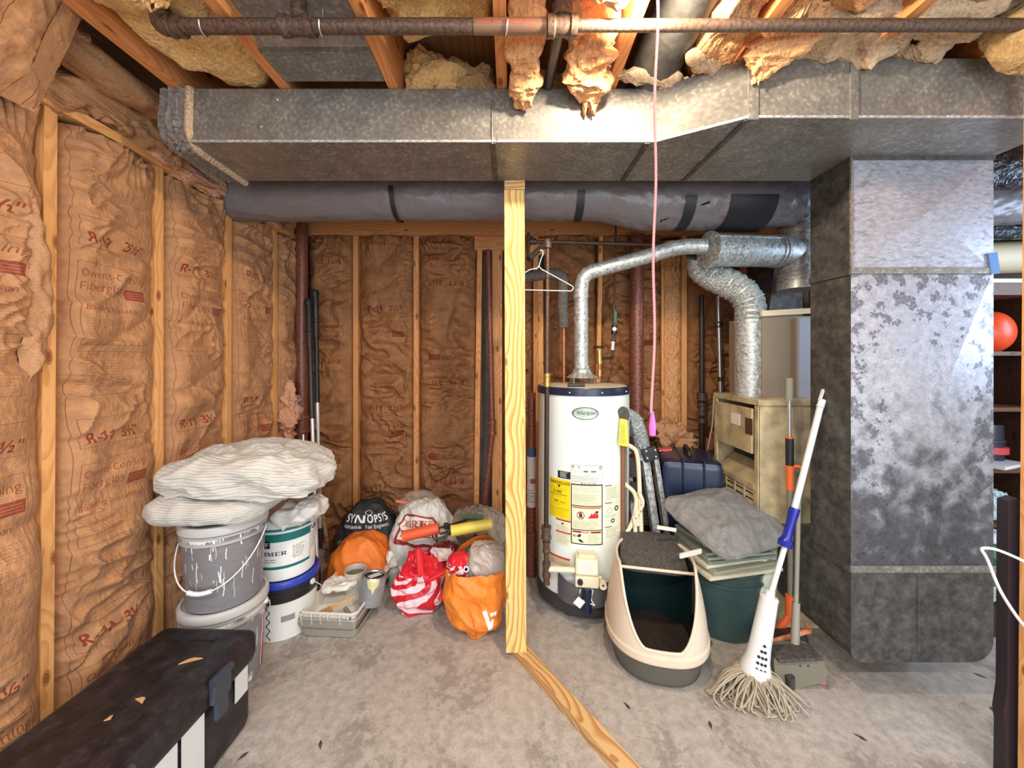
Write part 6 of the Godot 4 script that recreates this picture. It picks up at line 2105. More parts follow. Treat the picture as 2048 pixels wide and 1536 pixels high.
func bags() -> void:
	var rng := RandomNumberGenerator.new()
	rng.seed = 31
	# ---- black bag with white lettering
	var im := blank(1024, 512, rgb8(42, 40, 46))
	for q in 500:
		var s := rng.randi_range(34, 56)
		rect_on(im, rng.randi_range(0, 1023), rng.randi_range(180, 511), rng.randi_range(2, 9), rng.randi_range(2, 6), rgb8(s, s, s + 4))
	for q in 60:
		var s := rng.randi_range(90, 150)
		rect_on(im, rng.randi_range(500, 1023), rng.randi_range(250, 420), rng.randi_range(2, 9), rng.randi_range(2, 9), rgb8(s, s - 4, s - 10))
	poly_on(im, PackedVector2Array([Vector2(640, 270), Vector2(664, 256), Vector2(676, 300), Vector2(656, 370), Vector2(640, 380)]), Color(0.62, 0.58, 0.5, 0.6))
	print_on(im, "SYNOPSYS", 664, 188, 62, rgb8(238, 238, 236), "Droid Sans", 700, 1.0, 0.0)
	print_on(im, "Solutions for Engineers", 650, 216, 24, rgb8(226, 226, 224), "Droid Sans", 700, 1.1)
	ring_on(im, 800, 128, 22, 27, rgb8(220, 220, 220), 0.6)
	bag("black_bag", "dusty black fabric bag with white lettering slumped against the back wall", "bag", P(738, 1052, 2.55) + Vector3(0, -0.03, 0), Vector3(0.21, 0.20, 0.12), 41, 0.02, 4.0, mat(Color(1, 1, 1), 0.7, 0.0, picture(im)), func(s, p): return Vector3(s.x * (1.0 - 0.42 * clampf((s.y + 0.05) / 0.25, 0.0, 1.0)), s.y, s.z))
	# ---- folded orange cloth in front of it
	bag("orange_tarp", "folded orange cloth bundle behind the paint tray", "cloth", Vector3(-0.93, 0.125, -2.36), Vector3(0.185, 0.125, 0.11), 43, 0.026, 2.2, M.orange_cloth, func(s, p): return Vector3(s.x * (1.0 - 0.2 * s.y), s.y + 0.03 * sin(s.x * 14.0 + 1.0), s.z))
	# ---- cans and tray
	var fw := Vector3(0.36, 0, -0.93).normalized()   # along the tray away from the viewer
	var sd := Vector3(0.93, 0, 0.36).normalized()
	fw = (FL(765, 1160, 0.05) - FL(690, 1268, 0.05)).normalized()
	sd = fw.cross(Vector3.UP).normalized()
	var tc := FL(700, 1215, 0.0)
	var tx := Transform3D(Basis(sd, Vector3.UP, -fw), tc)
	var t := thing("paint_tray", "white plastic paint roller tray with crusted drips on the floor before the orange cloth", "paint tray", tc)
	for lay in [[0.0, 1.0, M.tray_metal, "tray"], [0.028, 0.97, M.tray_white, "liner"]]:
		var lift: float = lay[0]
		var k: float = lay[1]
		var prof := func(s: float, dz: float) -> MB:
			var g := MB.new()
			# floor of the tray, slanting from the deep front well to the shallow back
			var W := 0.145 * k
			var pz := [0.235, 0.225, 0.10, -0.20, -0.225]
			var py := [0.088, 0.02, 0.02, 0.07, 0.088]
			for q in 4:
				g.quad(tx * Vector3(-W + 0.012, py[q] + lift, pz[q] * k), tx * Vector3(W - 0.012, py[q] + lift, pz[q] * k), tx * Vector3(W - 0.012, py[q + 1] + lift, pz[q + 1] * k), tx * Vector3(-W + 0.012, py[q + 1] + lift, pz[q + 1] * k))
			for e in [-1.0, 1.0]:
				for q in 4:
					var a := tx * Vector3(e * (W - 0.012), py[q] + lift, pz[q] * k)
					var b := tx * Vector3(e * W, 0.088 + lift, pz[q] * k)
					var c := tx * Vector3(e * W, 0.088 + lift, pz[q + 1] * k)
					var d := tx * Vector3(e * (W - 0.012), py[q + 1] + lift, pz[q + 1] * k)
					if e > 0:
						g.quad(a, b, c, d)
					else:
						g.quad(b, a, d, c)
			return g
		var base := part(lay[3], prof.call(0.0, 0.0), lay[2], t)
		# outside walls and rolled rim
		var o := MB.new()
		var W2 := 0.148 * k
		var loop := []
		for c in [[1, 1, 0.0], [-1, 1, 90.0], [-1, -1, 180.0], [1, -1, 270.0]]:
			for s in 7:
				var an := deg_to_rad(c[2] + 15.0 * s)
				loop.append(tx * Vector3(c[0] * (W2 - 0.03) + 0.03 * cos(an), 0.09 + lift, c[1] * (0.235 * k - 0.03) + 0.03 * sin(an)))
		loop.append(loop[0])
		o.tube(loop, 0.006, 8, false)
		part("rim", o, lay[2], base)
		if lift == 0.0:
			var wl := MB.new()
			for s in loop.size() - 1:
				var a: Vector3 = loop[s]
				var b: Vector3 = loop[s + 1]
				var ca := (a - tc) * Vector3(0.93, 0, 0.96) + tc + Vector3(0, 0.004, 0)
				var cb := (b - tc) * Vector3(0.93, 0, 0.96) + tc + Vector3(0, 0.004, 0)
				wl.quad(cb, ca, a - Vector3(0, 0.045, 0), b - Vector3(0, 0.045, 0))
			part("wall", wl, M.tray_metal, base)
	for q in 6:
		var dp := MB.new()
		var x := -0.12 + 0.045 * q + rng.randf_range(-0.012, 0.012)
		var L := rng.randf_range(0.02, 0.05)
		dp.tube([tx * Vector3(x, 0.118, 0.234), tx * Vector3(x, 0.112, 0.24), tx * Vector3(x + 0.002, 0.112 - L, 0.236)], [0.003, 0.004, 0.002], 7)
		part("paint_drip", dp, M.tray_white, t)
	# roller cover stub and wooden paddle across it
	var lump := mi("scraper_cloth", fluff_mesh(tx * Vector3(-0.035, 0.15, 0.03), Vector3(0.075, 0.022, 0.06), 61, 0.012, 7.0, Vector3(0, 20, 0), tx * Vector3(-0.035, 0.1, 0.03), 60, 40, 0.7), M.tray_white, self)
	lump.name = numbered("paint_rag")
	lump.position = tx * Vector3(-0.035, 0.1, 0.03)
	tag(lump, "crumpled paint-stiffened rag lying in the white paint tray", "rag")
	var st := MB.new()
	st.bar(P(597, 1250, 1.90), P(664, 1216, 1.93), 0.03, 0.008, Vector3.UP, 0.003)
	st.bar(P(655, 1220, 1.925), P(710, 1192, 1.98), 0.018, 0.006, Vector3.UP, 0.002)
	solo("paint_paddle", "flat wooden paint stirring stick lying across the tray's left edge", "stick", st, M.plate)
	var pen := MB.new()
	pen.tube([P(690, 1217, 1.93), P(704, 1236, 1.88)], 0.0105, 14)
	solo("roller_rod", "short grey roller rod lying in the tray", "rod", pen, mat(rgb8(150, 146, 140), 0.4, 0.4))
	# two tins
	var c1 := FL(710, 1178, 0.11) + Vector3(0, -0.005, 0)
	c1 = P(711, 1182, 2.16)
	var jar := thing("empty_tin", "open pale tin standing at the back of the paint tray", "tin", c1)
	var jb := MB.new()
	jb.lathe([Vector2(0, 0), Vector2(0.056, 0), Vector2(0.058, 0.004), Vector2(0.058, 0.115), Vector2(0.061, 0.118), Vector2(0.061, 0.123), Vector2(0.057, 0.124), Vector2(0.055, 0.118), Vector2(0.055, 0.02), Vector2(0, 0.018)], 36, Transform3D(Basis(), c1))
	part("body", jb, mat(rgb8(214, 210, 198), 0.4, 0.2), jar)
	var jl := MB.new()
	jl.lathe([Vector2(0.055, 0.095), Vector2(0.0, 0.097)], 30, Transform3D(Basis(), c1))
	part("dried_paint", jl, mat(rgb8(110, 92, 70), 0.35), jar, "brown dried paint inside")
	var c2 := P(741, 1205, 2.02)
	var can := thing("paint_can", "grey paint can with a yellow drip and black top on the paint tray", "paint can", c2)
	var cbx := Transform3D(Basis.from_euler(Vector3(-0.12, 0, -0.10)), c2)
	var cb := MB.new()
	cb.lathe([Vector2(0.063, 0.004), Vector2(0.063, 0.125), Vector2(0.058, 0.135)], 36, cbx, 1.0, Vector2(1, 7.4))
	cb.lathe([Vector2(0, 0), Vector2(0.060, 0.0), Vector2(0.063, 0.004)], 36, cbx, 1.0, Vector2(1, 0.2))
	var ci := blank(256, 128, rgb8(150, 152, 150))
	for q in 300:
		var s := rng.randi_range(136, 166)
		rect_on(ci, rng.randi_range(0, 255), rng.randi_range(0, 127), rng.randi_range(6, 40), 2, rgb8(s, s + 1, s))
	poly_on(ci, PackedVector2Array([Vector2(180, 0), Vector2(226, 0), Vector2(222, 30), Vector2(212, 44), Vector2(206, 70), Vector2(200, 46), Vector2(190, 40)]), rgb8(226, 218, 160))
	part("body", cb, mat(Color(1, 1, 1), 0.4, 0.3, picture(ci)), can)
	var cr := MB.new()
	cr.lathe([Vector2(0.058, 0.133), Vector2(0.062, 0.137), Vector2(0.06, 0.142), Vector2(0.052, 0.14), Vector2(0.05, 0.134)], 36, cbx)
	part("rim", cr, M.steel, can)
	var ct := MB.new()
	ct.lathe([Vector2(0.052, 0.134), Vector2(0, 0.134)], 36, cbx)
	part("top", ct, M.black, can, "black top of the can")
	var ts := MB.new()
	ts.box(Vector3(0.03, 0.003, 0.07), cbx * xf(Vector3(0.003, 0.136, 0), Vector3(0, -35, 0)), 0.001)
	part("tape_strip", ts, M.white_plastic, can)
	# little bottle
	var bp := FL(789, 1172)
	var bo := thing("small_bottle", "small frosted squeeze bottle with a torn white cap between the tray and the striped bag", "bottle", bp)
	var bm := MB.new()
	bm.lathe([Vector2(0, 0), Vector2(0.034, 0), Vector2(0.036, 0.006), Vector2(0.036, 0.09), Vector2(0.03, 0.105), Vector2(0.016, 0.115), Vector2(0.016, 0.125), Vector2(0, 0.125)], 26, Transform3D(Basis(), bp))
	part("body", bm, mat(rgb8(170, 164, 156), 0.35), bo)
	mi("cap", fluff_mesh(bp + Vector3(0, 0.145, 0), Vector3(0.028, 0.022, 0.024), 5, 0.006, 16.0, Vector3.ZERO, bp, 30, 24, 0.6), M.white_cloth, bo)

	# ---- white shop bag
	var wi := blank(1024, 512, rgb8(208, 204, 196))
	for q in 400:
		var s := rng.randi_range(192, 216)
		rect_on(wi, rng.randi_range(0, 1023), rng.randi_range(0, 511), rng.randi_range(4, 40), rng.randi_range(1, 4), rgb8(s, s - 3, s - 10))
	var bx := 652
	var by := 128
	poly_on(wi, PackedVector2Array([Vector2(bx - 16, by + 20), Vector2(bx + 4, by), Vector2(bx + 176, by + 22), Vector2(bx + 190, by + 50), Vector2(bx + 176, by + 146), Vector2(bx - 10, by + 132)]), rgb8(150, 40, 34))
	poly_on(wi, PackedVector2Array([Vector2(bx, by + 22), Vector2(bx + 12, by + 12), Vector2(bx + 168, by + 32), Vector2(bx + 176, by + 52), Vector2(bx + 164, by + 136), Vector2(bx + 4, by + 122)]), rgb8(230, 222, 212))
	print_on(wi, "MARKET", bx + 14, by + 72, 44, rgb8(176, 60, 40), "Droid Serif", 700, 0.9)
	print_on(wi, "BASKET", bx + 14, by + 114, 40, rgb8(120, 30, 26), "Droid Serif", 700, 0.95)
	rect_on(wi, bx + 80, by + 190, 60, 60, rgb8(140, 30, 30))
	bag("shop_bag", "crumpled white plastic grocery bag with a red framed shop name behind the caulking guns", "bag", P(850, 1062, 2.42) + Vector3(0, -0.02, 0), Vector3(0.20, 0.21, 0.11), 47, 0.02, 4.5, mat(Color(1, 1, 1), 0.45, 0.0, picture(wi)), func(s, p): return Vector3(s.x * (1.0 - 0.25 * clampf(s.y / 0.2, -0.6, 1.0)), s.y, s.z))
	# clear zip bag on top
	var zb := thing("zip_bag", "clear plastic zip bag with a pink closure lying on the white grocery bag", "bag", P(842, 1020, 2.52))
	mi("film", fluff_mesh(P(845, 1008, 2.56), Vector3(0.145, 0.045, 0.09), 52, 0.014, 6.0, Vector3(0, 0, -6), zb.position, 60, 40, 0.6), glass(rgb8(235, 225, 215), 0.28, 0.15), zb)
	var zc := MB.new()
	zc.tube(curve([P(792, 1002, 2.45), P(826, 1008, 2.43), P(850, 1014, 2.42), P(874, 1020, 2.42)], 5), 0.009, 8)
	part("closure", zc, mat(rgb8(232, 120, 104), 0.4), zb, "pink zip closure")
	# grey-green sack behind
	bag("plastic_bag", "grey translucent plastic bag with a green print lying behind the yellow caulking gun", "bag", P(955, 1060, 2.48) + Vector3(0, -0.03, 0), Vector3(0.19, 0.17, 0.10), 49, 0.018, 5.0, mat(rgb8(150, 138, 122), 0.4))
	var gb := MB.new()
	gb.box(Vector3(0.13, 0.026, 0.006), Transform3D(Basis.from_euler(Vector3(-0.5, 0, 0.0)), P(943, 1033, 2.365)), 0.002)
	part("green_print", gb, mat(rgb8(86, 110, 76), 0.6), get_child(-1))
	# a crumpled dark red snack wrapper and a torn white paper between the bags
	var ci2 := blank(256, 128, rgb8(120, 26, 30))
	rect_on(ci2, 150, 30, 60, 40, rgb8(214, 196, 186)); rect_on(ci2, 90, 70, 90, 8, rgb8(226, 210, 204)); rect_on(ci2, 196, 80, 50, 30, rgb8(70, 18, 24))
	bag("snack_wrapper", "crumpled dark red snack wrapper between the striped bag and the yellow caulking gun", "wrapper", P(890, 1108, 2.2), Vector3(0.085, 0.06, 0.05), 81, 0.014, 7.0, mat(Color(1, 1, 1), 0.3, 0.0, picture(ci2)))
	bag("torn_paper", "torn white paper crumpled just right of the orange cloth bundle", "paper", Vector3(-0.70, 0.10, -2.36), Vector3(0.055, 0.10, 0.05), 83, 0.018, 7.0, M.white_cloth)
	# caulk guns
	for g in [[P(806, 1073, 2.2), P(878, 1056, 2.22), P(935, 1040, 2.25), rgb8(232, 96, 52), "orange caulking gun lying on the white grocery bag", 0.030], [P(903, 1062, 2.12), P(984, 1047, 2.14), P(880, 1068, 2.10), rgb8(226, 206, 84), "yellow caulking gun lying over the bags right of the orange one", 0.030]]:
		var a: Vector3 = g[0]
		var b: Vector3 = g[1]
		var o := thing("caulking_gun", g[4], "caulking gun", (a + b) * 0.5, "caulking guns")
		var ax := (b - a).normalized()
		var fr := along(a, b)
		var L := a.distance_to(b)
		var cr2: float = g[5]
		var cm := mat(g[3], 0.45)
		var cra := MB.new()
		# half-open cradle
		for k in 20:
			var t0 := PI * (0.9 + 1.25 * k / 20.0)
			var t1 := PI * (0.9 + 1.25 * (k + 1) / 20.0)
			var p0 := Vector3(cos(t0) * cr2, 0, -sin(t0) * cr2)
			var p1 := Vector3(cos(t1) * cr2, 0, -sin(t1) * cr2)
			var up := Vector3(0, L, 0)
			cra.quad(fr * p0, fr * p1, fr * (p1 + up), fr * (p0 + up))
			cra.quad(fr * (p1 * 0.93), fr * (p0 * 0.93), fr * (p0 * 0.93 + up), fr * (p1 * 0.93 + up))
		cra.lathe([Vector2(cr2 * 0.3, 0), Vector2(cr2 + 0.002, 0), Vector2(cr2 + 0.002, 0.008), Vector2(0, 0.008)], 24, fr)
		cra.lathe([Vector2(cr2 * 0.3, L - 0.008), Vector2(cr2 + 0.002, L - 0.008), Vector2(cr2 + 0.002, L), Vector2(0, L)], 24, fr)
		part("cradle", cra, cm, o)
		var tb := MB.new()
		tb.lathe([Vector2(0, 0.012), Vector2(cr2 * 0.82, 0.012), Vector2(cr2 * 0.82, L - 0.012), Vector2(0, L - 0.012)], 20, fr)
		part("tube", tb, cm, o)
		var rod := MB.new()
		var e: Vector3 = g[2]
		var s0 := b if e.x > b.x else a
		rod.bar(s0, e, 0.009, 0.009, Vector3.UP)
		var dn := Vector3(0, -1, 0.25).normalized()
		var j := s0.lerp(e, 0.25)
		rod.tube(curve([j, j + dn * 0.03 + (e - s0).normalized() * 0.02, j + dn * 0.045 + (e - s0).normalized() * 0.07], 5), 0.007, 9)
		rod.tube(curve([j, j + dn * 0.018 + (e - s0).normalized() * 0.03, j + dn * 0.02 + (e - s0).normalized() * 0.085], 5), 0.006, 9)
		rod.box(Vector3(0.03, 0.035, 0.022), Transform3D(Basis(), j), 0.006)
		part("trigger", rod, M.black_iron, o)
	# navy and white packet, grey tube
	var pk := MB.new()
	pk.box(Vector3(0.085, 0.10, 0.06), Transform3D(Basis.from_euler(Vector3(-0.2, 0.1, 0.1)), P(962, 1084, 2.33)), 0.012)
	var pi := blank(96, 96, rgb8(26, 32, 56))
	fine_print(pi, 24, 18, 50, 5, 14, rgb8(220, 224, 232), rng, 6)
	solo("caulk_packet", "navy packet with white print under the yellow caulking gun", "packet", pk, mat(Color(1, 1, 1), 0.4, 0.0, picture(pi)))
	var ct2 := thing("caulk_tube", "upright pale caulk cartridge with a dark collar beside the bare post", "cartridge", P(985, 1130, 2.1))
	var cg := MB.new()
	var cf2 := along(P(985, 1150, 2.1), P(982, 1082, 2.13))
	cg.lathe([Vector2(0, 0), Vector2(0.028, 0), Vector2(0.028, 0.10), Vector2(0.012, 0.115)], 22, cf2)
	part("body", cg, M.white_plastic, ct2)
	var cg2 := MB.new()
	cg2.lathe([Vector2(0.016, 0.11), Vector2(0.016, 0.128), Vector2(0.009, 0.13), Vector2(0.009, 0.175), Vector2(0, 0.176)], 18, cf2)
	part("nozzle", cg2, M.rubber, ct2)
	# ---- red and white striped bag
	var ri := Image.create_empty(512, 512, false, Image.FORMAT_RGB8)
	for y in 512:
		for x in 512:
			var p := Vector2(x - 392.0, (y - 150.0))
			var an := atan2(p.y, p.x)
			var d := p.length()
			var warp := 0.5 * sin(d * 0.022) + 0.0016 * d
			var s := sin((an + warp) * 11.0)
			var ringw := fposmod(d * 0.014, 1.0)
			var c := rgb8(206, 34, 46) if s > 0.0 else rgb8(250, 214, 218)
			if y < 190:
				c = rgb8(226, 36, 50)
			elif ringw > 0.86:
				c = c.lerp(rgb8(206, 34, 46), 0.35)
			ri.set_pixel(x, y, c)
	var sb := thing("striped_bag", "red and white striped plastic bag slumped between the tray and the orange bag", "bag", FL(832, 1262))
	var base := Vector3(FL(836, 1215).x, 0, FL(836, 1215).z)
	sack(sb, base, [[0.0, 0.05, 0.03, 0, 0], [0.004, 0.10, 0.075, 0, 0.0], [0.07, 0.130, 0.085, 0, 0], [0.15, 0.132, 0.085, 0.0, -0.01], [0.20, 0.115, 0.065, 0.015, -0.02], [0.24, 0.085, 0.04, 0.02, -0.03], [0.275, 0.06, 0.025, 0.0, -0.05]], 58, 0.017, mat(Color(1, 1, 1), 0.35, 0.0, picture(ri)))
	for w in [[P(840, 1150, 2.02), P(836, 1098, 2.05), P(846, 1150, 2.02)], [P(858, 1160, 1.98), P(905, 1140, 1.98), P(880, 1200, 1.93)]]:
		var hd := MB.new()
		hd.tube(curve(w, 8), 0.014, 9)
		part("handle", hd, mat(rgb8(222, 34, 46), 0.35), sb)
	# ---- orange shopping bag, its mouth stuffed with clear film
	var oi := blank(512, 512, rgb8(240, 134, 42))
	for q in 500:
		var s := rng.randf_range(0.96, 1.04)
		rect_on(oi, rng.randi_range(0, 511), rng.randi_range(0, 511), rng.randi_range(6, 60), rng.randi_range(1, 3), Color(0.94 * s, 0.52 * s, 0.165 * s))
	poly_on(oi, PackedVector2Array([Vector2(402, 236), Vector2(412, 232), Vector2(430, 300), Vector2(436, 282), Vector2(444, 284), Vector2(432, 340), Vector2(424, 340)]), rgb8(244, 240, 230))
	poly_on(oi, PackedVector2Array([Vector2(424, 250), Vector2(446, 246), Vector2(448, 272), Vector2(440, 262), Vector2(428, 268)]), rgb8(244, 240, 230))
	var ob := thing("orange_bag", "big orange shopping bag with a white arrow mark standing beside the bare post", "bag", FL(950, 1300))
	var b2 := FL(950, 1262)
	sack(ob, b2, [[0.0, 0.02, 0.02, 0.012, 0.02], [0.006, 0.055, 0.05, 0.012, 0.01], [0.10, 0.125, 0.105, 0, 0], [0.20, 0.148, 0.115, -0.004, -0.01], [0.29, 0.142, 0.115, -0.004, -0.02], [0.325, 0.135, 0.11, -0.002, -0.02]], 63, 0.016, mat(Color(1, 1, 1), 0.5, 0.0, picture(oi)))
	var strap := MB.new()
	var sp := curve([b2 + Vector3(-0.10, 0.30, -0.06), b2 + Vector3(-0.10, 0.345, -0.10), b2 + Vector3(-0.02, 0.395, -0.125), b2 + Vector3(0.055, 0.405, -0.13), b2 + Vector3(0.11, 0.36, -0.12), b2 + Vector3(0.125, 0.29, -0.10)], 6)
	for k in sp.size() - 1:
		var w := Vector3(0, 0.017, 0.006)
		strap.quad(sp[k] - w, sp[k + 1] - w, sp[k + 1] + w, sp[k] + w)
		strap.quad(sp[k + 1] - w - Vector3(0, 0, 0.003), sp[k] - w - Vector3(0, 0, 0.003), sp[k] + w - Vector3(0, 0, 0.003), sp[k + 1] + w - Vector3(0, 0, 0.003))
	part("strap", strap, M.orange_cloth, ob)
	var seamm := MB.new()
	seamm.tube(curve([b2 + Vector3(0.012, 0.02, 0.07), b2 + Vector3(0.008, 0.10, 0.118), b2 + Vector3(-0.012, 0.19, 0.128)], 5), 0.0022, 6)
	part("seam", seamm, M.orange_cloth, ob)
	bag("clear_film", "bundle of wrinkled clear-grey plastic film stuffed in the orange bag", "plastic film", b2 + Vector3(0.05, 0.325, -0.02), Vector3(0.095, 0.10, 0.08), 66, 0.014, 5.0, mat(rgb8(176, 160, 148), 0.22))
	bag("red_film", "red and white plastic wrapper sticking out of the orange bag's left side", "plastic film", b2 + Vector3(-0.075, 0.32, -0.01), Vector3(0.06, 0.06, 0.06), 67, 0.012, 6.0, mat(Color(1, 1, 1), 0.35, 0.0, picture(ri)))
	var pv := MB.new()
	pv.lathe([Vector2(0.011, 0.0), Vector2(0.013, 0.002), Vector2(0.013, 0.09), Vector2(0.009, 0.09), Vector2(0.009, 0.0)], 16, along(b2 + Vector3(-0.03, 0.30, 0.01), b2 + Vector3(-0.035, 0.36, 0.09)))
	solo("pipe_offcut", "short silver pipe offcut poking out of the orange bag", "pipe", pv, M.steel)

func middle_clutter() -> void:
	var rng := RandomNumberGenerator.new()
	rng.seed = 77
	# ---- litter box
	var fwd := Vector3(-0.21, 0, 0.978)
	var rgt := Vector3(0.978, 0, 0.21)
	var c := Vector3(0.672, 0, -1.815)
	var A := 0.222
	var B := 0.262
	var at := func(phi: float, k: float, y: float) -> Vector3:   # phi 0 at the front, growing to the right
		var s := sin(phi)
		var q := cos(phi)
		return c + rgt * (signf(s) * pow(absf(s), 0.82) * A * k) + fwd * (signf(q) * pow(absf(q), 0.82) * B * k) + Vector3(0, y, 0)
	var t := thing("litter_box", "cream hooded litter box with a wide U-shaped opening in front of the water heater", "litter box", c)
	var cream := bumped(mat(rgb8(226, 208, 184), 0.5), M.n_mid, 0.04)
	var pan := MB.new()
	var rows := [[0.80, 0.0], [0.84, 0.004], [0.965, 0.118]]
	for k in 2:
		pan.grid(64, 1, func(u, v): return at.call(TAU * u, lerpf(rows[k][0], rows[k + 1][0], v), lerpf(rows[k][1], rows[k + 1][1], v)))
	pan.grid(64, 2, func(u, v): return at.call(TAU * u, lerpf(0.02, 0.86, v), 0.012), true)
	part("pan", pan, mat(rgb8(98, 94, 84), 0.5), t, "grey lower pan")
	var fl := MB.new()
	var ring := [[0.955, 0.112], [1.01, 0.116], [1.018, 0.124], [1.014, 0.146], [0.985, 0.152]]
	for k in 4:
		fl.grid(72, 1, func(u, v): return at.call(TAU * u, lerpf(ring[k][0], ring[k + 1][0], v), lerpf(ring[k][1], ring[k + 1][1], v)))
	part("flange", fl, cream, t, "cream joint rim round the box")
	var top := func(phi: float) -> float:
		var a := absf(fposmod(phi + PI, TAU) - PI)
		return 0.168 + 0.265 * pow(smoothstep(deg_to_rad(14.0), deg_to_rad(74.0), a), 0.8)
	var shrink := func(y: float) -> float: return 0.985 - 0.22 * pow(clampf((y - 0.15) / 0.29, 0.0, 1.0), 1.5)
	var outer := func(u: float, v: float) -> Vector3:
		var phi := TAU * u
		var y := lerpf(0.150, top.call(phi), v)
		return at.call(phi, shrink.call(y), y)
	var inner := func(u: float, v: float) -> Vector3:
		var phi := TAU * u
		var y := lerpf(0.115, top.call(phi), v)
		return at.call(phi, shrink.call(maxf(y, 0.15)) - 0.022 - 0.03 * (1.0 - v), y)
	var hood := MB.new()
	hood.grid(96, 10, outer)
	hood.grid(96, 8, inner, true)
	part("hood", hood, cream, t, "cream hood cut away at the front")
	var lipm := MB.new()
	var lp := []
	for k in 97:
		var p: Vector3 = outer.call(k / 96.0, 1.0)
		var q: Vector3 = inner.call(k / 96.0, 1.0)
		lp.append((p + q) * 0.5)
	lipm.tube(lp, 0.0065, 8, false)
	part("lip", lipm, cream, t)
	var lit := MB.new()
	lit.grid(40, 6, func(u, v): return at.call(TAU * u, lerpf(0.01, 0.87, v), 0.055 + 0.012 * sin(u * 40.0 + v * 9.0) * v), true)
	part("litter", lit, bumped(tri_mat(rgb8(140, 110, 84), 0.9, 0.0, M.n_fine, 6.0), M.n_fine, 0.8), t, "brown litter inside")
	var ln := MB.new()
	ln.grid(40, 4, func(u, v): var phi := lerpf(deg_to_rad(88.0), deg_to_rad(272.0), u); return at.call(phi, 0.72 + 0.02 * v, lerpf(0.05, 0.41, v)), true)
	part("back_liner", ln, mat(rgb8(24, 46, 46), 0.35), t, "dark green liner at the back")
	# smoked lid panel draped over the top
	var lid := MB.new()
	var lidf := func(u: float, v: float) -> Vector3:
		var w := lerpf(-0.155, 0.155, u)
		var f := lerpf(-0.20, 0.035, v)
		f -= 0.045 * pow(absf(u * 2.0 - 1.0), 4.0) * v
		return c + rgt * (w * (1.0 - 0.12 * (1.0 - v))) + fwd * f + Vector3(0, 0.452 - 0.035 * v - 0.05 * v * v + 0.01 * sin(PI * u), 0)
	lid.grid(16, 12, lidf, true)
	lid.grid(16, 12, func(u, v): return lidf.call(u, v) - Vector3(0, 0.006, 0))
	part("lid_flap", lid, M.rubber, t, "dark dusty flap over the top of the hood")
	var cb := MB.new()
	cb.tube([c + rgt * -0.172 + fwd * 0.03 + Vector3(0, 0.385, 0), c + rgt * 0.172 + fwd * 0.03 + Vector3(0, 0.385, 0)], 0.007, 8)
	part("cross_bar", cb, cream, t)
	for q in [[-86.0, 0.131], [70.0, 0.135], [-78.0, 0.131]]:
		var cl := MB.new()
		var p: Vector3 = at.call(deg_to_rad(q[0]), 1.018, q[1])
		cl.box(Vector3(0.02, 0.018, 0.012), looking(p, p - c - Vector3(0, p.y, 0)), 0.003)
		part("latch", cl, M.rubber, t)

	# ---- step ladder folded against the heater
	var l := thing("step_ladder", "folded aluminium step ladder wrapped with foil tape at the top, leaning beside the water heater", "ladder", Vector3(0.72, 0, -2.15))
	for q in [[P(1288, 915, 2.22), P(1330, 1200, 2.16), 0.034], [P(1308, 912, 2.24), P(1352, 1200, 2.2), 0.022], [P(1252, 925, 2.30), P(1285, 1180, 2.28), 0.03]]:
		var m := MB.new()
		m.bar(q[1], q[0], q[2], 0.05, Vector3.RIGHT, 0.003)
		for s in [-1, 1]:
			m.bar(q[1] + Vector3(s * q[2] * 0.5, 0, 0.028), q[0] + Vector3(s * q[2] * 0.5, 0, 0.028), 0.004, 0.012, Vector3.RIGHT)
		part("rail", m, M.alu, l)
	var fpath := curve([P(1290, 918, 2.22), P(1280, 868, 2.22), P(1268, 838, 2.23), P(1250, 832, 2.26), P(1236, 850, 2.30)], 10)
	var fn := noise3(12, 26.0, 2, true)
	var foil := func(u: float, v: float) -> Vector3:
		var fi := v * (fpath.size() - 1)
		var k := mini(int(fi), fpath.size() - 2)
		var fc: Vector3 = fpath[k].lerp(fpath[k + 1], fi - k)
		var d: Vector3 = (fpath[k + 1] - fpath[k]).normalized()
		var n1 := d.cross(Vector3.BACK).normalized()
		var o := n1 * cos(TAU * u) + d.cross(n1) * sin(TAU * u)
		return fc + o * (0.036 + 0.011 * fn.get_noise_3dv(fc + o * 0.04))
	mi("foil_wrap", sheet(36, 70, foil, l.position, null, true, true), M.foil, l).set_meta("label", "crinkled silver tape round the ladder's top")
	var topc := MB.new()
	topc.box(Vector3(0.10, 0.075, 0.14), Transform3D(Basis.from_euler(Vector3(0.1, 0.3, -0.15)), P(1258, 856, 2.28)), 0.012)
	part("top_cap", topc, M.rubber, l)
	for q in [P(1300, 908, 2.18), P(1248, 900, 2.26)]:
		var bk := MB.new()
		bk.box(Vector3(0.085, 0.075, 0.03), Transform3D(Basis.from_euler(Vector3(0, 0, 0.35)), q), 0.006)
		var bkt := part("bracket", bk, M.black, l)
		for d in [Vector2(-0.026, 0.02), Vector2(0.024, 0.026), Vector2(-0.02, -0.02), Vector2(0.028, -0.012)]:
			screws(bkt, [q + Vector3(d.x, d.y, 0.015)], Vector3(0, 0, 1), 0.007)
	for k in 3:
		var tr := MB.new()
		var p := P(1270 + k * 9.0, 935 + k * 48.0, 2.26)
		tr.box(Vector3(0.13, 0.11, 0.012), Transform3D(Basis.from_euler(Vector3(-0.15, 0.5, -0.13)), p), 0.003)
		for r in 7:
			tr.box(Vector3(0.128, 0.005, 0.006), Transform3D(Basis.from_euler(Vector3(-0.15, 0.5, -0.13)), p) * xf(Vector3(0, -0.048 + r * 0.016, 0.008)))
		part("tread", tr, M.rubber, l, "ribbed dark tread")
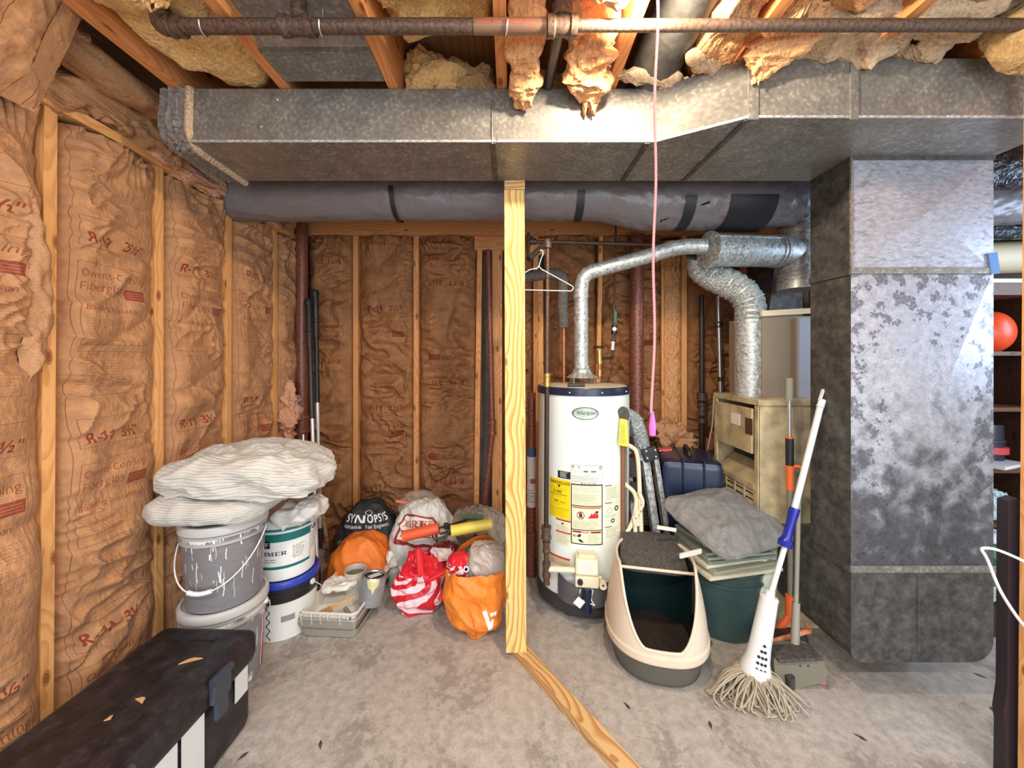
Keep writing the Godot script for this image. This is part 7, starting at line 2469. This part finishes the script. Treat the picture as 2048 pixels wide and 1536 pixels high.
	# ---- folded chair of cream tube
	var ch := thing("folding_chair", "folded cream-painted tube chair standing between the heater and the ladder", "chair", Vector3(0.67, 0, -2.03))
	for w in [[P(1240, 888, 2.08), P(1262, 893, 2.07), P(1275, 914, 2.06), P(1280, 1000, 2.04), P(1285, 1130, 2.0)], [P(1245, 965, 2.06), P(1268, 985, 2.05), P(1272, 1012, 2.045), P(1262, 1050, 2.04), P(1242, 1085, 2.02), P(1236, 1120, 2.0)], [P(1278, 985, 2.03), P(1285, 1004, 2.03), P(1280, 1020, 2.03), P(1270, 1040, 2.03), P(1276, 1130, 2.0)]]:
		var m := MB.new()
		m.tube(curve(w, 7), 0.0115, 12)
		part("tube", m, M.cream_metal, ch)
	var seat := MB.new()
	seat.box(Vector3(0.05, 0.24, 0.02), Transform3D(Basis.from_euler(Vector3(0, 0.4, -0.05)), P(1252, 1015, 2.12)), 0.008)
	part("seat_pad", seat, M.rubber, ch)
	var jn := MB.new()
	jn.box(Vector3(0.035, 0.055, 0.016), Transform3D(Basis.from_euler(Vector3(0, 0, 0.2)), P(1272, 1042, 2.02)), 0.004)
	part("hinge_plate", jn, M.cream_metal, ch)
	screws(ch, [P(1282, 1008, 2.01), P(1282, 1022, 2.01), P(1272, 1036, 2.0)], Vector3(0, 0, 1), 0.005)

	# ---- navy suitcase
	var s := thing("suitcase", "navy blue hard suitcase with rounded corners standing behind the grey cushion", "suitcase", Vector3(1.06, 0, -2.32))
	var sx := Transform3D(Basis.from_euler(Vector3(0, -0.28, 0)), Vector3(1.075, 0.395, -2.36))
	var sb := MB.new()
	sb.box(Vector3(0.34, 0.78, 0.40), sx, 0.05)
	part("shell", sb, mat(rgb8(20, 33, 66), 0.28, 0.0, null, {"clearcoat_enabled": true, "clearcoat": 0.4}), s)
	for q in [-0.05, 0.06]:
		var r := MB.new()
		r.box(Vector3(0.012, 0.79, 0.41), sx * xf(Vector3(q, 0, 0)), 0.005)
		part("rib", r, mat(rgb8(15, 25, 52), 0.35), s)
	var sh := MB.new()
	sh.tube(curve([sx * Vector3(0.0, 0.39, 0.09), sx * Vector3(0.0, 0.42, 0.07), sx * Vector3(0.0, 0.425, 0.0), sx * Vector3(0.0, 0.42, -0.07), sx * Vector3(0.0, 0.39, -0.09)], 5), 0.011, 10)
	part("carry_handle", sh, M.black, s)
	var sp := MB.new()
	sp.box(Vector3(0.08, 0.012, 0.07), sx * xf(Vector3(-0.12, 0.393, -0.05), Vector3(0, 0, 8)), 0.004)
	part("red_tag", sp, mat(rgb8(226, 100, 96), 0.5), s, "pinkish red tag on the top")
	# crumpled kraft at the wall
	var kp := mi("paper_scrap", fluff_mesh(P(1345, 885, 2.62), Vector3(0.10, 0.10, 0.05), 17, 0.035, 8.0, Vector3.ZERO, P(1345, 885, 2.62), 50, 40, 0.6), M.kraft_plain, self)
	kp.position = P(1345, 885, 2.62)
	tag(kp, "crumpled brown insulation paper bunched at the wall behind the suitcase", "paper")

	# ---- green tub, boards and cushion
	var gc := Vector3(1.085, 0, -2.0)
	var g := thing("green_tub", "dark green plastic tub on the floor under a stack of boards", "tub", gc)
	var gm := bumped(mat(rgb8(60, 82, 80), 0.3), M.n_mid, 0.1)
	var gb := MB.new()
	gb.lathe([Vector2(0, 0), Vector2(0.155, 0), Vector2(0.165, 0.01), Vector2(0.195, 0.33), Vector2(0.205, 0.335), Vector2(0.205, 0.35), Vector2(0.19, 0.352), Vector2(0.185, 0.34), Vector2(0.16, 0.02), Vector2(0, 0.015)], 40, Transform3D(Basis(), gc))
	part("body", gb, gm, g)
	var rims := MB.new()
	rims.lathe([Vector2(0.183, 0.27), Vector2(0.198, 0.275), Vector2(0.198, 0.285), Vector2(0.186, 0.29)], 40, Transform3D(Basis(), gc))
	part("band", rims, gm, g)
	var ps := mi("plastic_liner", bag_mesh(gc + Vector3(0.15, 0.30, 0.06), Vector3(0.075, 0.17, 0.08), 88, 0.02, 7.0, func(a, b): return a, 60, 50), mat(rgb8(196, 200, 176), 0.35), self)
	ps.position = Vector3(gc.x + 0.15, 0, gc.z + 0.06)
	tag(ps, "pale crumpled plastic bag hanging at the right of the board stack behind the mop", "bag")
	var y := 0.352
	var cols := [rgb8(206, 196, 166), rgb8(150, 152, 132), rgb8(206, 196, 170), rgb8(128, 136, 122), rgb8(150, 156, 138), rgb8(140, 146, 130), rgb8(120, 128, 116), rgb8(146, 150, 136)]
	for k in 8:
		var m := MB.new()
		var th := 0.014 if k > 2 else 0.018
		var sh2 := Vector3(-0.02 + 0.012 * sin(k * 2.3), 0, 0.01 * cos(k * 1.7) - 0.006 * k)
		m.box(Vector3(0.40 - 0.012 * k, th * 0.86, 0.30 - 0.006 * k), xf(gc + sh2 + Vector3(0.0, y + th * 0.5, 0.055), Vector3(0, 12 + 3.0 * sin(k * 1.3), 0)), 0.002)
		solo("cardboard_sheet", "%s cardboard sheet from the bottom of the stack on the green tub" % (["cream, lowest", "grey-green, second", "cream, third", "dull green, fourth", "grey-green, fifth", "grey-green, sixth", "dull green, seventh", "grey-green, eighth and topmost"] as Array)[k], "cardboard", m, mat(cols[k], 0.8), "stacked cardboard sheets")
		y += th
	var cc := gc + Vector3(0.005, y + 0.07, 0.035)
	var cn := noise3(55, 6.0, 3)
	var cr := noise3(56, 7.0, 3, true)
	var cb3 := Basis.from_euler(Vector3(0.30, 0.40, 0.03))
	var cf := func(u: float, v: float) -> Vector3:
		var th := TAU * u
		var ph := PI * (v - 0.5)
		var p := Vector3(cos(ph) * cos(th), sin(ph), -cos(ph) * sin(th))
		var e := 0.30
		var sx2 := signf(cos(th)) * pow(absf(cos(th)), e) * pow(cos(ph), 0.6)
		var sz2 := -signf(sin(th)) * pow(absf(sin(th)), e) * pow(cos(ph), 0.6)
		var w := cc + cb3 * Vector3(sx2 * 0.25, sin(ph) * 0.075 * (1.0 - 0.62 * pow(maxf(absf(sx2), absf(sz2)), 4.0)), sz2 * 0.215)
		w += cb3 * Vector3(0, 0.010 * cn.get_noise_3dv(w) + 0.012 * cr.get_noise_3d(w.x * 0.6 + w.z * 0.5, w.y, w.z * 0.6), 0) * signf(p.y)
		return w
	var cu := thing("cushion", "flat grey fabric cushion lying tilted on the stack of boards", "cushion", Vector3(gc.x, y, gc.z))
	mi("cover", sheet(120, 60, cf, cu.position, null, true), M.cushion, cu)
	var pip := MB.new()
	var pl := []
	for k in 121:
		pl.append(cf.call(k / 120.0, 0.5))
	pip.tube(pl, 0.005, 7, false)
	part("piping", pip, M.cushion, cu)
	for q in [[P(1314, 1054, 1.9), P(1352, 1060, 1.92), "pale wooden slat end sticking out left of the cushion", 0.018], [P(1360, 1112, 1.72), P(1402, 1102, 1.78), "white slat end poking out below the cushion's front corner", 0.022], [P(1381, 1008, 2.1), P(1381, 1020, 2.1), "tiny white peg behind the cushion", 0.014]]:
		var m := MB.new()
		m.bar(q[0], q[1], q[3], 0.01, Vector3.UP if q[3] > 0.015 else Vector3.RIGHT, 0.002)
		solo("wood_stick", q[2], "stick", m, M.tray_white)

	# ---- mop
	var mp := thing("mop", "white string mop with a blue grip leaning on the tall drop duct", "mop", FL(1525, 1375))
	var m0 := P(1509, 1348, 1.58)
	var m1 := P(1539, 1192, 1.60)
	var m2 := P(1572, 1085, 1.62)
	var m3 := P(1640, 815, 1.655)
	var m4 := P(1650, 785, 1.665)
	var hd := MB.new()
	hd.tube([m1.lerp(m0, 0.1), m2], 0.0105, 14)
	hd.tube([m2, m3], 0.0125, 14)
	part("pole", hd, M.white_plastic, mp)
	var gr := MB.new()
	gr.lathe([Vector2(0.0, 0.0), Vector2(0.026, 0.0), Vector2(0.028, 0.02), Vector2(0.021, 0.03), Vector2(0.017, 0.045), Vector2(0.017, 0.10), Vector2(0.0195, 0.14), Vector2(0.0195, 0.165), Vector2(0.0, 0.166)], 22, along(P(1569, 1092, 1.62), P(1586, 1030, 1.625)))
	part("grip", gr, mat(rgb8(30, 40, 150), 0.25), mp, "blue sliding grip")
	var ha := MB.new()
	var hx := along(m3, m4)
	ha.tube([m3, m3.lerp(m4, 0.5)], [0.0145, 0.0135], 12)
	for sgn in [-1.0, 1.0]:
		ha.box(Vector3(0.006, 0.055, 0.016), hx * xf(Vector3(sgn * 0.0115, 0.055, 0)), 0.002)
	ha.box(Vector3(0.029, 0.007, 0.016), hx * xf(Vector3(0, 0.08, 0)), 0.003)
	part("hanging_loop", ha, M.white_plastic, mp)
	var cp := MB.new()
	var cx := along(m0, m1)
	cp.lathe([Vector2(0.05, -0.012), Vector2(0.056, 0.0), Vector2(0.055, 0.03), Vector2(0.044, 0.065), Vector2(0.039, 0.12), Vector2(0.033, 0.30), Vector2(0.034, 0.312), Vector2(0.03, 0.318), Vector2(0.018, 0.32), Vector2(0.017, 0.34), Vector2(0.0, 0.34)], 34, cx)
	part("wringer_cup", cp, M.white_plastic, mp, "white tapered wringer cup")
	for r in 6:
		for k in ([1, 2, 3, 3, 3, 2] as Array)[r]:
			var an: float = -PI / 2 + (k - (([1, 2, 3, 3, 3, 2] as Array)[r] - 1) * 0.5) * 0.30 - 0.28
			var hy := 0.135 - r * 0.023
			var rad := 0.041 + 0.017 * pow(clampf((0.12 - hy) / 0.12, 0.0, 1.0), 1.6)
			var hp := Vector3(cos(an) * rad, hy, -sin(an) * rad)
			var ho := MB.new()
			ho.lathe([Vector2(0.0058, 0.0), Vector2(0.0058, 0.0012), Vector2(0, 0.0012)], 10, along(cx * hp, cx * (hp * Vector3(1.5, 1, 1.5))))
			part("drain_hole", ho, M.black, mp)
	var str := MB.new()
	for k in 170:
		var a := rng.randf_range(0, TAU)
		var reach := rng.randf_range(0.03, 0.12)
		var bias := Vector3(-0.075, 0, 0.03) if k % 2 else Vector3(0.03, 0, 0.07)
		var st := m0 + Vector3(cos(a) * 0.035, 0.02, sin(a) * 0.035)
		var e := Vector3(m0.x, 0, m0.z) + Vector3(cos(a) * reach * 1.05, 0.006 + rng.randf_range(0, 0.022), sin(a) * reach * 0.62) + bias
		e.y = maxf(e.y, 0.006)
		var md := st.lerp(e, 0.5) + Vector3(rng.randf_range(-0.02, 0.02), rng.randf_range(0.0, 0.03), rng.randf_range(-0.02, 0.02))
		md.y = maxf(md.y, 0.012)
		var lp2 := e + (e - st).normalized().cross(Vector3.UP) * rng.randf_range(-0.05, 0.05)
		lp2.y = 0.007 + rng.randf() * 0.015
		str.tube(curve([st, md, e, lp2], 4), 0.0032, 6)
	var so := part("mop_strings", str, M.mop, mp, "greyish cotton strings splayed on the floor")
	so.set_meta("kind", "stuff")

	# ---- weeding tool
	var wt := thing("grabber_tool", "long-handled tool with black and orange grip standing between furnace and drop duct", "garden tool", P(1580, 1240, 1.86))
	var w0 := P(1578, 756, 1.84)
	var w1 := P(1582, 1200, 1.86)
	var q1 := MB.new()
	q1.tube([w0, w0.lerp(w1, 0.10)], 0.0165, 16)
	part("end_grip", q1, tri_mat(rgb8(140, 136, 122), 0.8, 0.0, null, 1.0), wt, "grey foam end grip")
	var q2 := MB.new()
	q2.tube([w0.lerp(w1, 0.10), w0.lerp(w1, 0.28)], 0.0085, 14)
	part("steel_rod", q2, M.steel, wt)
	var q3 := MB.new()
	q3.tube([w0.lerp(w1, 0.27), w0.lerp(w1, 0.395)], 0.0175, 18)
	part("grip", q3, M.black, wt)
	var q4 := MB.new()
	q4.lathe([Vector2(0, 0), Vector2(0.016, 0), Vector2(0.0165, 0.10), Vector2(0.019, 0.105), Vector2(0.0185, 0.118), Vector2(0, 0.12)], 18, along(w0.lerp(w1, 0.50), w0))
	q4.tube(curve([w0.lerp(w1, 0.40), w0.lerp(w1, 0.395) + Vector3(0.03, 0.004, 0.02), w0.lerp(w1, 0.42) + Vector3(0.06, -0.004, 0.03)], 6), 0.008, 10)
	var q9 := MB.new()
	q9.lathe([Vector2(0, 0), Vector2(0.0145, 0), Vector2(0.0145, 0.01), Vector2(0, 0.01)], 16, along(w0.lerp(w1, 0.27), w0))
	part("collar", q9, M.orange, wt)
	part("trigger", q4, M.orange, wt, "orange trigger")
	var q5 := MB.new()
	q5.tube([w0.lerp(w1, 0.49), w1], 0.0135, 14)
	part("lower_shaft", q5, mat(rgb8(128, 126, 112), 0.5), wt)
	var q6 := MB.new()
	q6.tube([w1, P(1580, 1238, 1.85)], 0.018, 16)
	q6.bar(P(1579, 1232, 1.85), P(1546, 1276, 1.83), 0.03, 0.022, Vector3.RIGHT, 0.006)
	q6.tube([P(1580, 1190, 1.855), P(1580, 1240, 1.85)], 0.02, 16)
	part("jaw", q6, M.orange, wt, "orange jaw at the bottom")
	# ---- dustpan and brush
	var bp := FL(1592, 1368)
	var dp := thing("broom", "dusty grey broom head and handle resting on the floor in front of the drop duct", "broom", bp)
	var b0 := Vector3(bp.x + 0.01, 0.13, bp.z - 0.02)
	var b1 := P(1598, 985, 1.80)
	var bh := MB.new()
	bh.tube([b0, b0.lerp(b1, 0.28)], [0.017, 0.015], 14)
	bh.tube([b0.lerp(b1, 0.27), b1], 0.0095, 12)
	part("handle", bh, mat(rgb8(150, 142, 128), 0.5), dp)
	var bz := -bp.z
	var out := func(px: float, py: float) -> Vector2: var q := P(px, py, bz); return Vector2(q.x, q.y)
	var hm2 := MB.new()
	var prof := PackedVector2Array([out.call(1541, 1310), out.call(1550, 1304), out.call(1622, 1300), out.call(1634, 1305), out.call(1647, 1334), out.call(1643, 1357), out.call(1600, 1366), out.call(1586, 1378), out.call(1576, 1377), out.call(1566, 1362), out.call(1544, 1355)])
	hm2.prism(prof, 0.075, Transform3D(Basis(), Vector3(0, 0, bp.z - 0.055)))
	part("head", hm2, mat(rgb8(132, 124, 106), 0.6), dp, "dusty grey moulded head")
	var brim := MB.new()
	brim.bar(P(1544, 1308, bz - 0.02), P(1632, 1303, bz - 0.02), 0.014, 0.085, Vector3.UP, 0.005)
	part("brim", brim, M.rubber, dp)
	var foot := MB.new()
	foot.tube([P(1580, 1352, bz - 0.03), P(1582, 1374, bz - 0.03)], [0.017, 0.014], 12)
	part("foot", foot, M.rubber, dp)
	var pk := MB.new()
	pk.lathe([Vector2(0, 0), Vector2(0.016, 0.005), Vector2(0.018, 0.03), Vector2(0.012, 0.075), Vector2(0, 0.08)], 14, Transform3D(Basis.from_euler(Vector3(0, 0, 0.1)), FL(1643, 1366)))
	part("pink_knob", pk, mat(rgb8(206, 122, 104), 0.6), dp, "pinkish knob at the broom head's right end")
	for hx2 in [1600, 1616]:
		var dh := MB.new()
		dh.lathe([Vector2(0.005, 0), Vector2(0.005, 0.002), Vector2(0, 0.002)], 12, along(P(hx2, 1331, bz - 0.02), P(hx2, 1331, bz - 0.2)))
		part("hole", dh, M.black, dp)
	var od := thing("dustpan", "orange-edged black dustpan behind the broom head", "dustpan", P(1570, 1300, 1.74))
	var om := MB.new()
	om.tube(curve([P(1542, 1284, 1.74), P(1560, 1279, 1.72), P(1585, 1272, 1.72), P(1608, 1264, 1.73), P(1618, 1262, 1.76), P(1614, 1248, 1.79)], 6), 0.011, 10)
	part("rim", om, mat(rgb8(236, 150, 104), 0.5), od, "pale orange rim")
	var om2 := MB.new()
	om2.box(Vector3(0.17, 0.085, 0.09), Transform3D(Basis.from_euler(Vector3(-0.2, 0, 0.05)), Vector3(P(1578, 1290, 1.78).x, 0.046, -1.80)), 0.02)
	part("pan", om2, M.black, od)

func right_side() -> void:
	# ---- shelf unit beyond the drop
	var t := thing("shelf_unit", "dark brown wooden shelf unit at the right edge beyond the tall drop", "shelf", Vector3(2.45, 0, -2.35))
	var zf := -2.16
	var zb := -2.55
	var x0 := 2.05
	var x1 := 3.0
	var Y := func(py: float) -> float: return EYE + (HY - py) * 2.16 / F
	var side := MB.new()
	side.box(Vector3(0.022, Y.call(566), zf - zb), xf(Vector3(x1, Y.call(566) * 0.5, (zf + zb) * 0.5)), 0.002)
	part("side_panel", side, M.dark_wood, t)
	var side2 := MB.new()
	side2.box(Vector3(0.022, Y.call(566), zf - zb), xf(Vector3(x0, Y.call(566) * 0.5, (zf + zb) * 0.5)), 0.002)
	part("side_panel", side2, M.dark_wood, t)
	var bk := MB.new()
	bk.box(Vector3(x1 - x0, Y.call(566), 0.01), xf(Vector3((x0 + x1) * 0.5, Y.call(566) * 0.5, zb)))
	part("back_panel", bk, M.dark_wood, t)
	for py in [566.0, 703.0, 815.0, 938.0, 1047.0, 1160.0]:
		var s := MB.new()
		s.u0 = Vector2(py * 0.01, py * 0.03)
		s.box(Vector3(x1 - x0 + (0.05 if py < 600.0 else -0.02), 0.024 if py > 600.0 else 0.07, zf - zb + (0.03 if py < 600.0 else 0.0)), xf(Vector3((x0 + x1) * 0.5, Y.call(py) - (0.012 if py > 600.0 else 0.035), (zf + zb) * 0.5)), 0.002)
		part("shelf_board", s, M.shelf_wood, t)
	var cb := MB.new()
	var op := [Vector2(0, 0), Vector2(0.06, 0)]
	for k in 17:
		var oa := lerpf(-1.05, 1.45, k / 16.0)
		op.append(Vector2(0.122 * pow(cos(oa), 0.8), 0.118 + 0.125 * sin(oa)))
	op.append(Vector2(0, 0.244))
	cb.lathe(op, 36, Transform3D(Basis(), Vector3(2.85, Y.call(703), -2.32)))
	solo("orange_container", "rounded orange-red container on the shelf under the unit's top board", "container", cb, mat(rgb8(242, 82, 40), 0.35))
	var rt := thing("dark_tin", "dark ribbed tin with a red lower band on the third shelf down", "tin", Vector3(2.85, Y.call(938), -2.30))
	var rb := MB.new()
	rb.lathe([Vector2(0, 0), Vector2(0.06, 0), Vector2(0.062, 0.12), Vector2(0.066, 0.125), Vector2(0.066, 0.14), Vector2(0.06, 0.145), Vector2(0.058, 0.23), Vector2(0, 0.235)], 26, Transform3D(Basis(), rt.position))
	part("body", rb, mat(rgb8(46, 48, 60), 0.35), rt)
	var rr := MB.new()
	rr.lathe([Vector2(0.062, 0.06), Vector2(0.078, 0.062), Vector2(0.078, 0.10), Vector2(0.062, 0.102)], 26, Transform3D(Basis(), rt.position))
	part("red_band", rr, mat(rgb8(206, 70, 76), 0.4), rt)
	var pp := MB.new()
	pp.box(Vector3(0.26, 0.022, 0.14), xf(Vector3(2.82, Y.call(938) + 0.011, -2.23), Vector3(0, 20, 0)), 0.008)
	solo("paper_stack", "white folded papers on the front of the third shelf", "paper", pp, M.white_plastic)
	bag("bagged_bundle", "pale blue-white plastic bundle on the fourth shelf", "bag", Vector3(2.79, Y.call(1047) + 0.07, -2.25), Vector3(0.11, 0.07, 0.09), 11, 0.02, 8.0, mat(rgb8(196, 216, 220), 0.3))
	get_child(-1).position.y = 0.0
	# bags of goods under the lowest shelf
	var gi := blank(256, 256, rgb8(206, 214, 218))
	rect_on(gi, 150, 60, 106, 90, rgb8(60, 120, 84))
	poly_on(gi, PackedVector2Array([Vector2(170, 150), Vector2(220, 120), Vector2(256, 170), Vector2(220, 210)]), rgb8(200, 120, 84))
	print_on(gi, "92", 176, 180, 44, rgb8(30, 36, 44))
	print_on(gi, "GSL", 196, 120, 34, rgb8(240, 216, 80))
	bag("goods_bag", "plastic goods bag printed with the number 92 below the lowest shelf", "bag", Vector3(2.48, 0.30, -1.99), Vector3(0.15, 0.17, 0.10), 19, 0.02, 6.0, mat(Color(1, 1, 1), 0.35, 0.0, picture(gi)))
	var bxm := MB.new()
	bxm.box(Vector3(0.5, 0.14, 0.22), xf(Vector3(2.5, 0.07, -1.99)), 0.01)
	solo("low_box", "low dark box on the floor under the printed goods bag", "box", bxm, M.dark_wood)
	# ---- pale ledge and soffit over the shelves
	var so := thing("cream_pipe", "fat cream-coloured pipe running level above the shelf unit", "pipe", Vector3(2.7, 1.9, -2.3))
	var sm := MB.new()
	sm.tube([Vector3(1.95, 1.955, -2.42), Vector3(3.44, 1.985, -2.30)], 0.095, 28)
	part("tube", sm, mat(rgb8(212, 194, 160), 0.5), so)
	var lb := MB.new()
	lb.box(Vector3(1.4, 0.045, 0.28), xf(Vector3(2.7, 2.115, -2.42), Vector3(0, 0, 0)), 0.003)
	solo("ledge_board", "weathered board ledge above the cream pipe", "board", lb, M.shelf_wood)
	var wb := MB.new()
	wb.box(Vector3(0.8, 0.035, 0.30), xf(Vector3(2.55, 1.803, -2.34)), 0.006)
	solo("white_board", "white board lying flat on top of the shelf unit", "board", wb, mat(rgb8(236, 236, 226), 0.5))
	# ---- bare post and dark panel at the right edge
	var pm := MB.new()
	pm.u0 = Vector2(0.3, 0.5)
	pm.bar(Vector3(1.640, 0.0, -1.19), Vector3(1.662, 2.37, -1.19), 0.038, 0.089, Vector3.RIGHT, 0.002)
	solo("wood_post", "orange-tan wooden post cut by the right edge of the view", "post", pm, M.stud)
	var dk := MB.new()
	dk.prism(PackedVector2Array([Vector2(0.0, 0.0), Vector2(0.046, 0.0), Vector2(0.056, 0.90), Vector2(0.042, 0.915), Vector2(0.012, 0.905), Vector2(0.008, 0.30), Vector2(-0.004, 0.22), Vector2(0.002, 0.18)]), 0.03, Transform3D(Basis(), Vector3(1.595, 0.0, -1.275)))
	solo("leaning_board", "narrow dark navy and brown board leaning on the right-hand post", "board", dk, mat(rgb8(38, 30, 38), 0.35))
	var hk := MB.new()
	hk.tube(curve([P(2060, 1264, 1.16), P(2035, 1235, 1.16), P(2000, 1180, 1.17), P(1975, 1120, 1.17), P(1964, 1100, 1.17), P(1972, 1096, 1.17), P(1995, 1100, 1.17), P(2030, 1114, 1.165), P(2062, 1130, 1.16)], 7), 0.0042, 9)
	solo("wire_loop", "loop of stiff white cord hanging off the right-hand post", "cord", hk, M.white_wire)
	# small dirt on the floor
	for q in [[1722, 1475, "dark chip of debris on bare concrete well in front of the tall drop duct"], [1960, 1352, "dark chip on the bluish floor just right of the drop duct's bottom"], [1985, 1420, "dark chip on the floor beside the leaning dark board"], [640, 1490, "dark chip on the floor in front of the paint tray"], [486, 1512, "dark chip on the floor close to the black chest"], [1255, 1412, "dark chip on the floor left of the litter box's front"], [1420, 1450, "dark chip on the floor left of the mop strings"]]:
		var m := MB.new()
		var p := FL(q[0], q[1], 0.0)
		m.prism(PackedVector2Array([Vector2(-0.02, -0.004), Vector2(0.004, -0.007), Vector2(0.018, 0.0), Vector2(0.002, 0.006)]), 0.002, Transform3D(Basis.from_euler(Vector3(-PI / 2, q[0] * 0.7, 0)), p))
		solo("debris_chip", q[2], "debris", m, M.rubber, "chips of debris on the concrete floor")
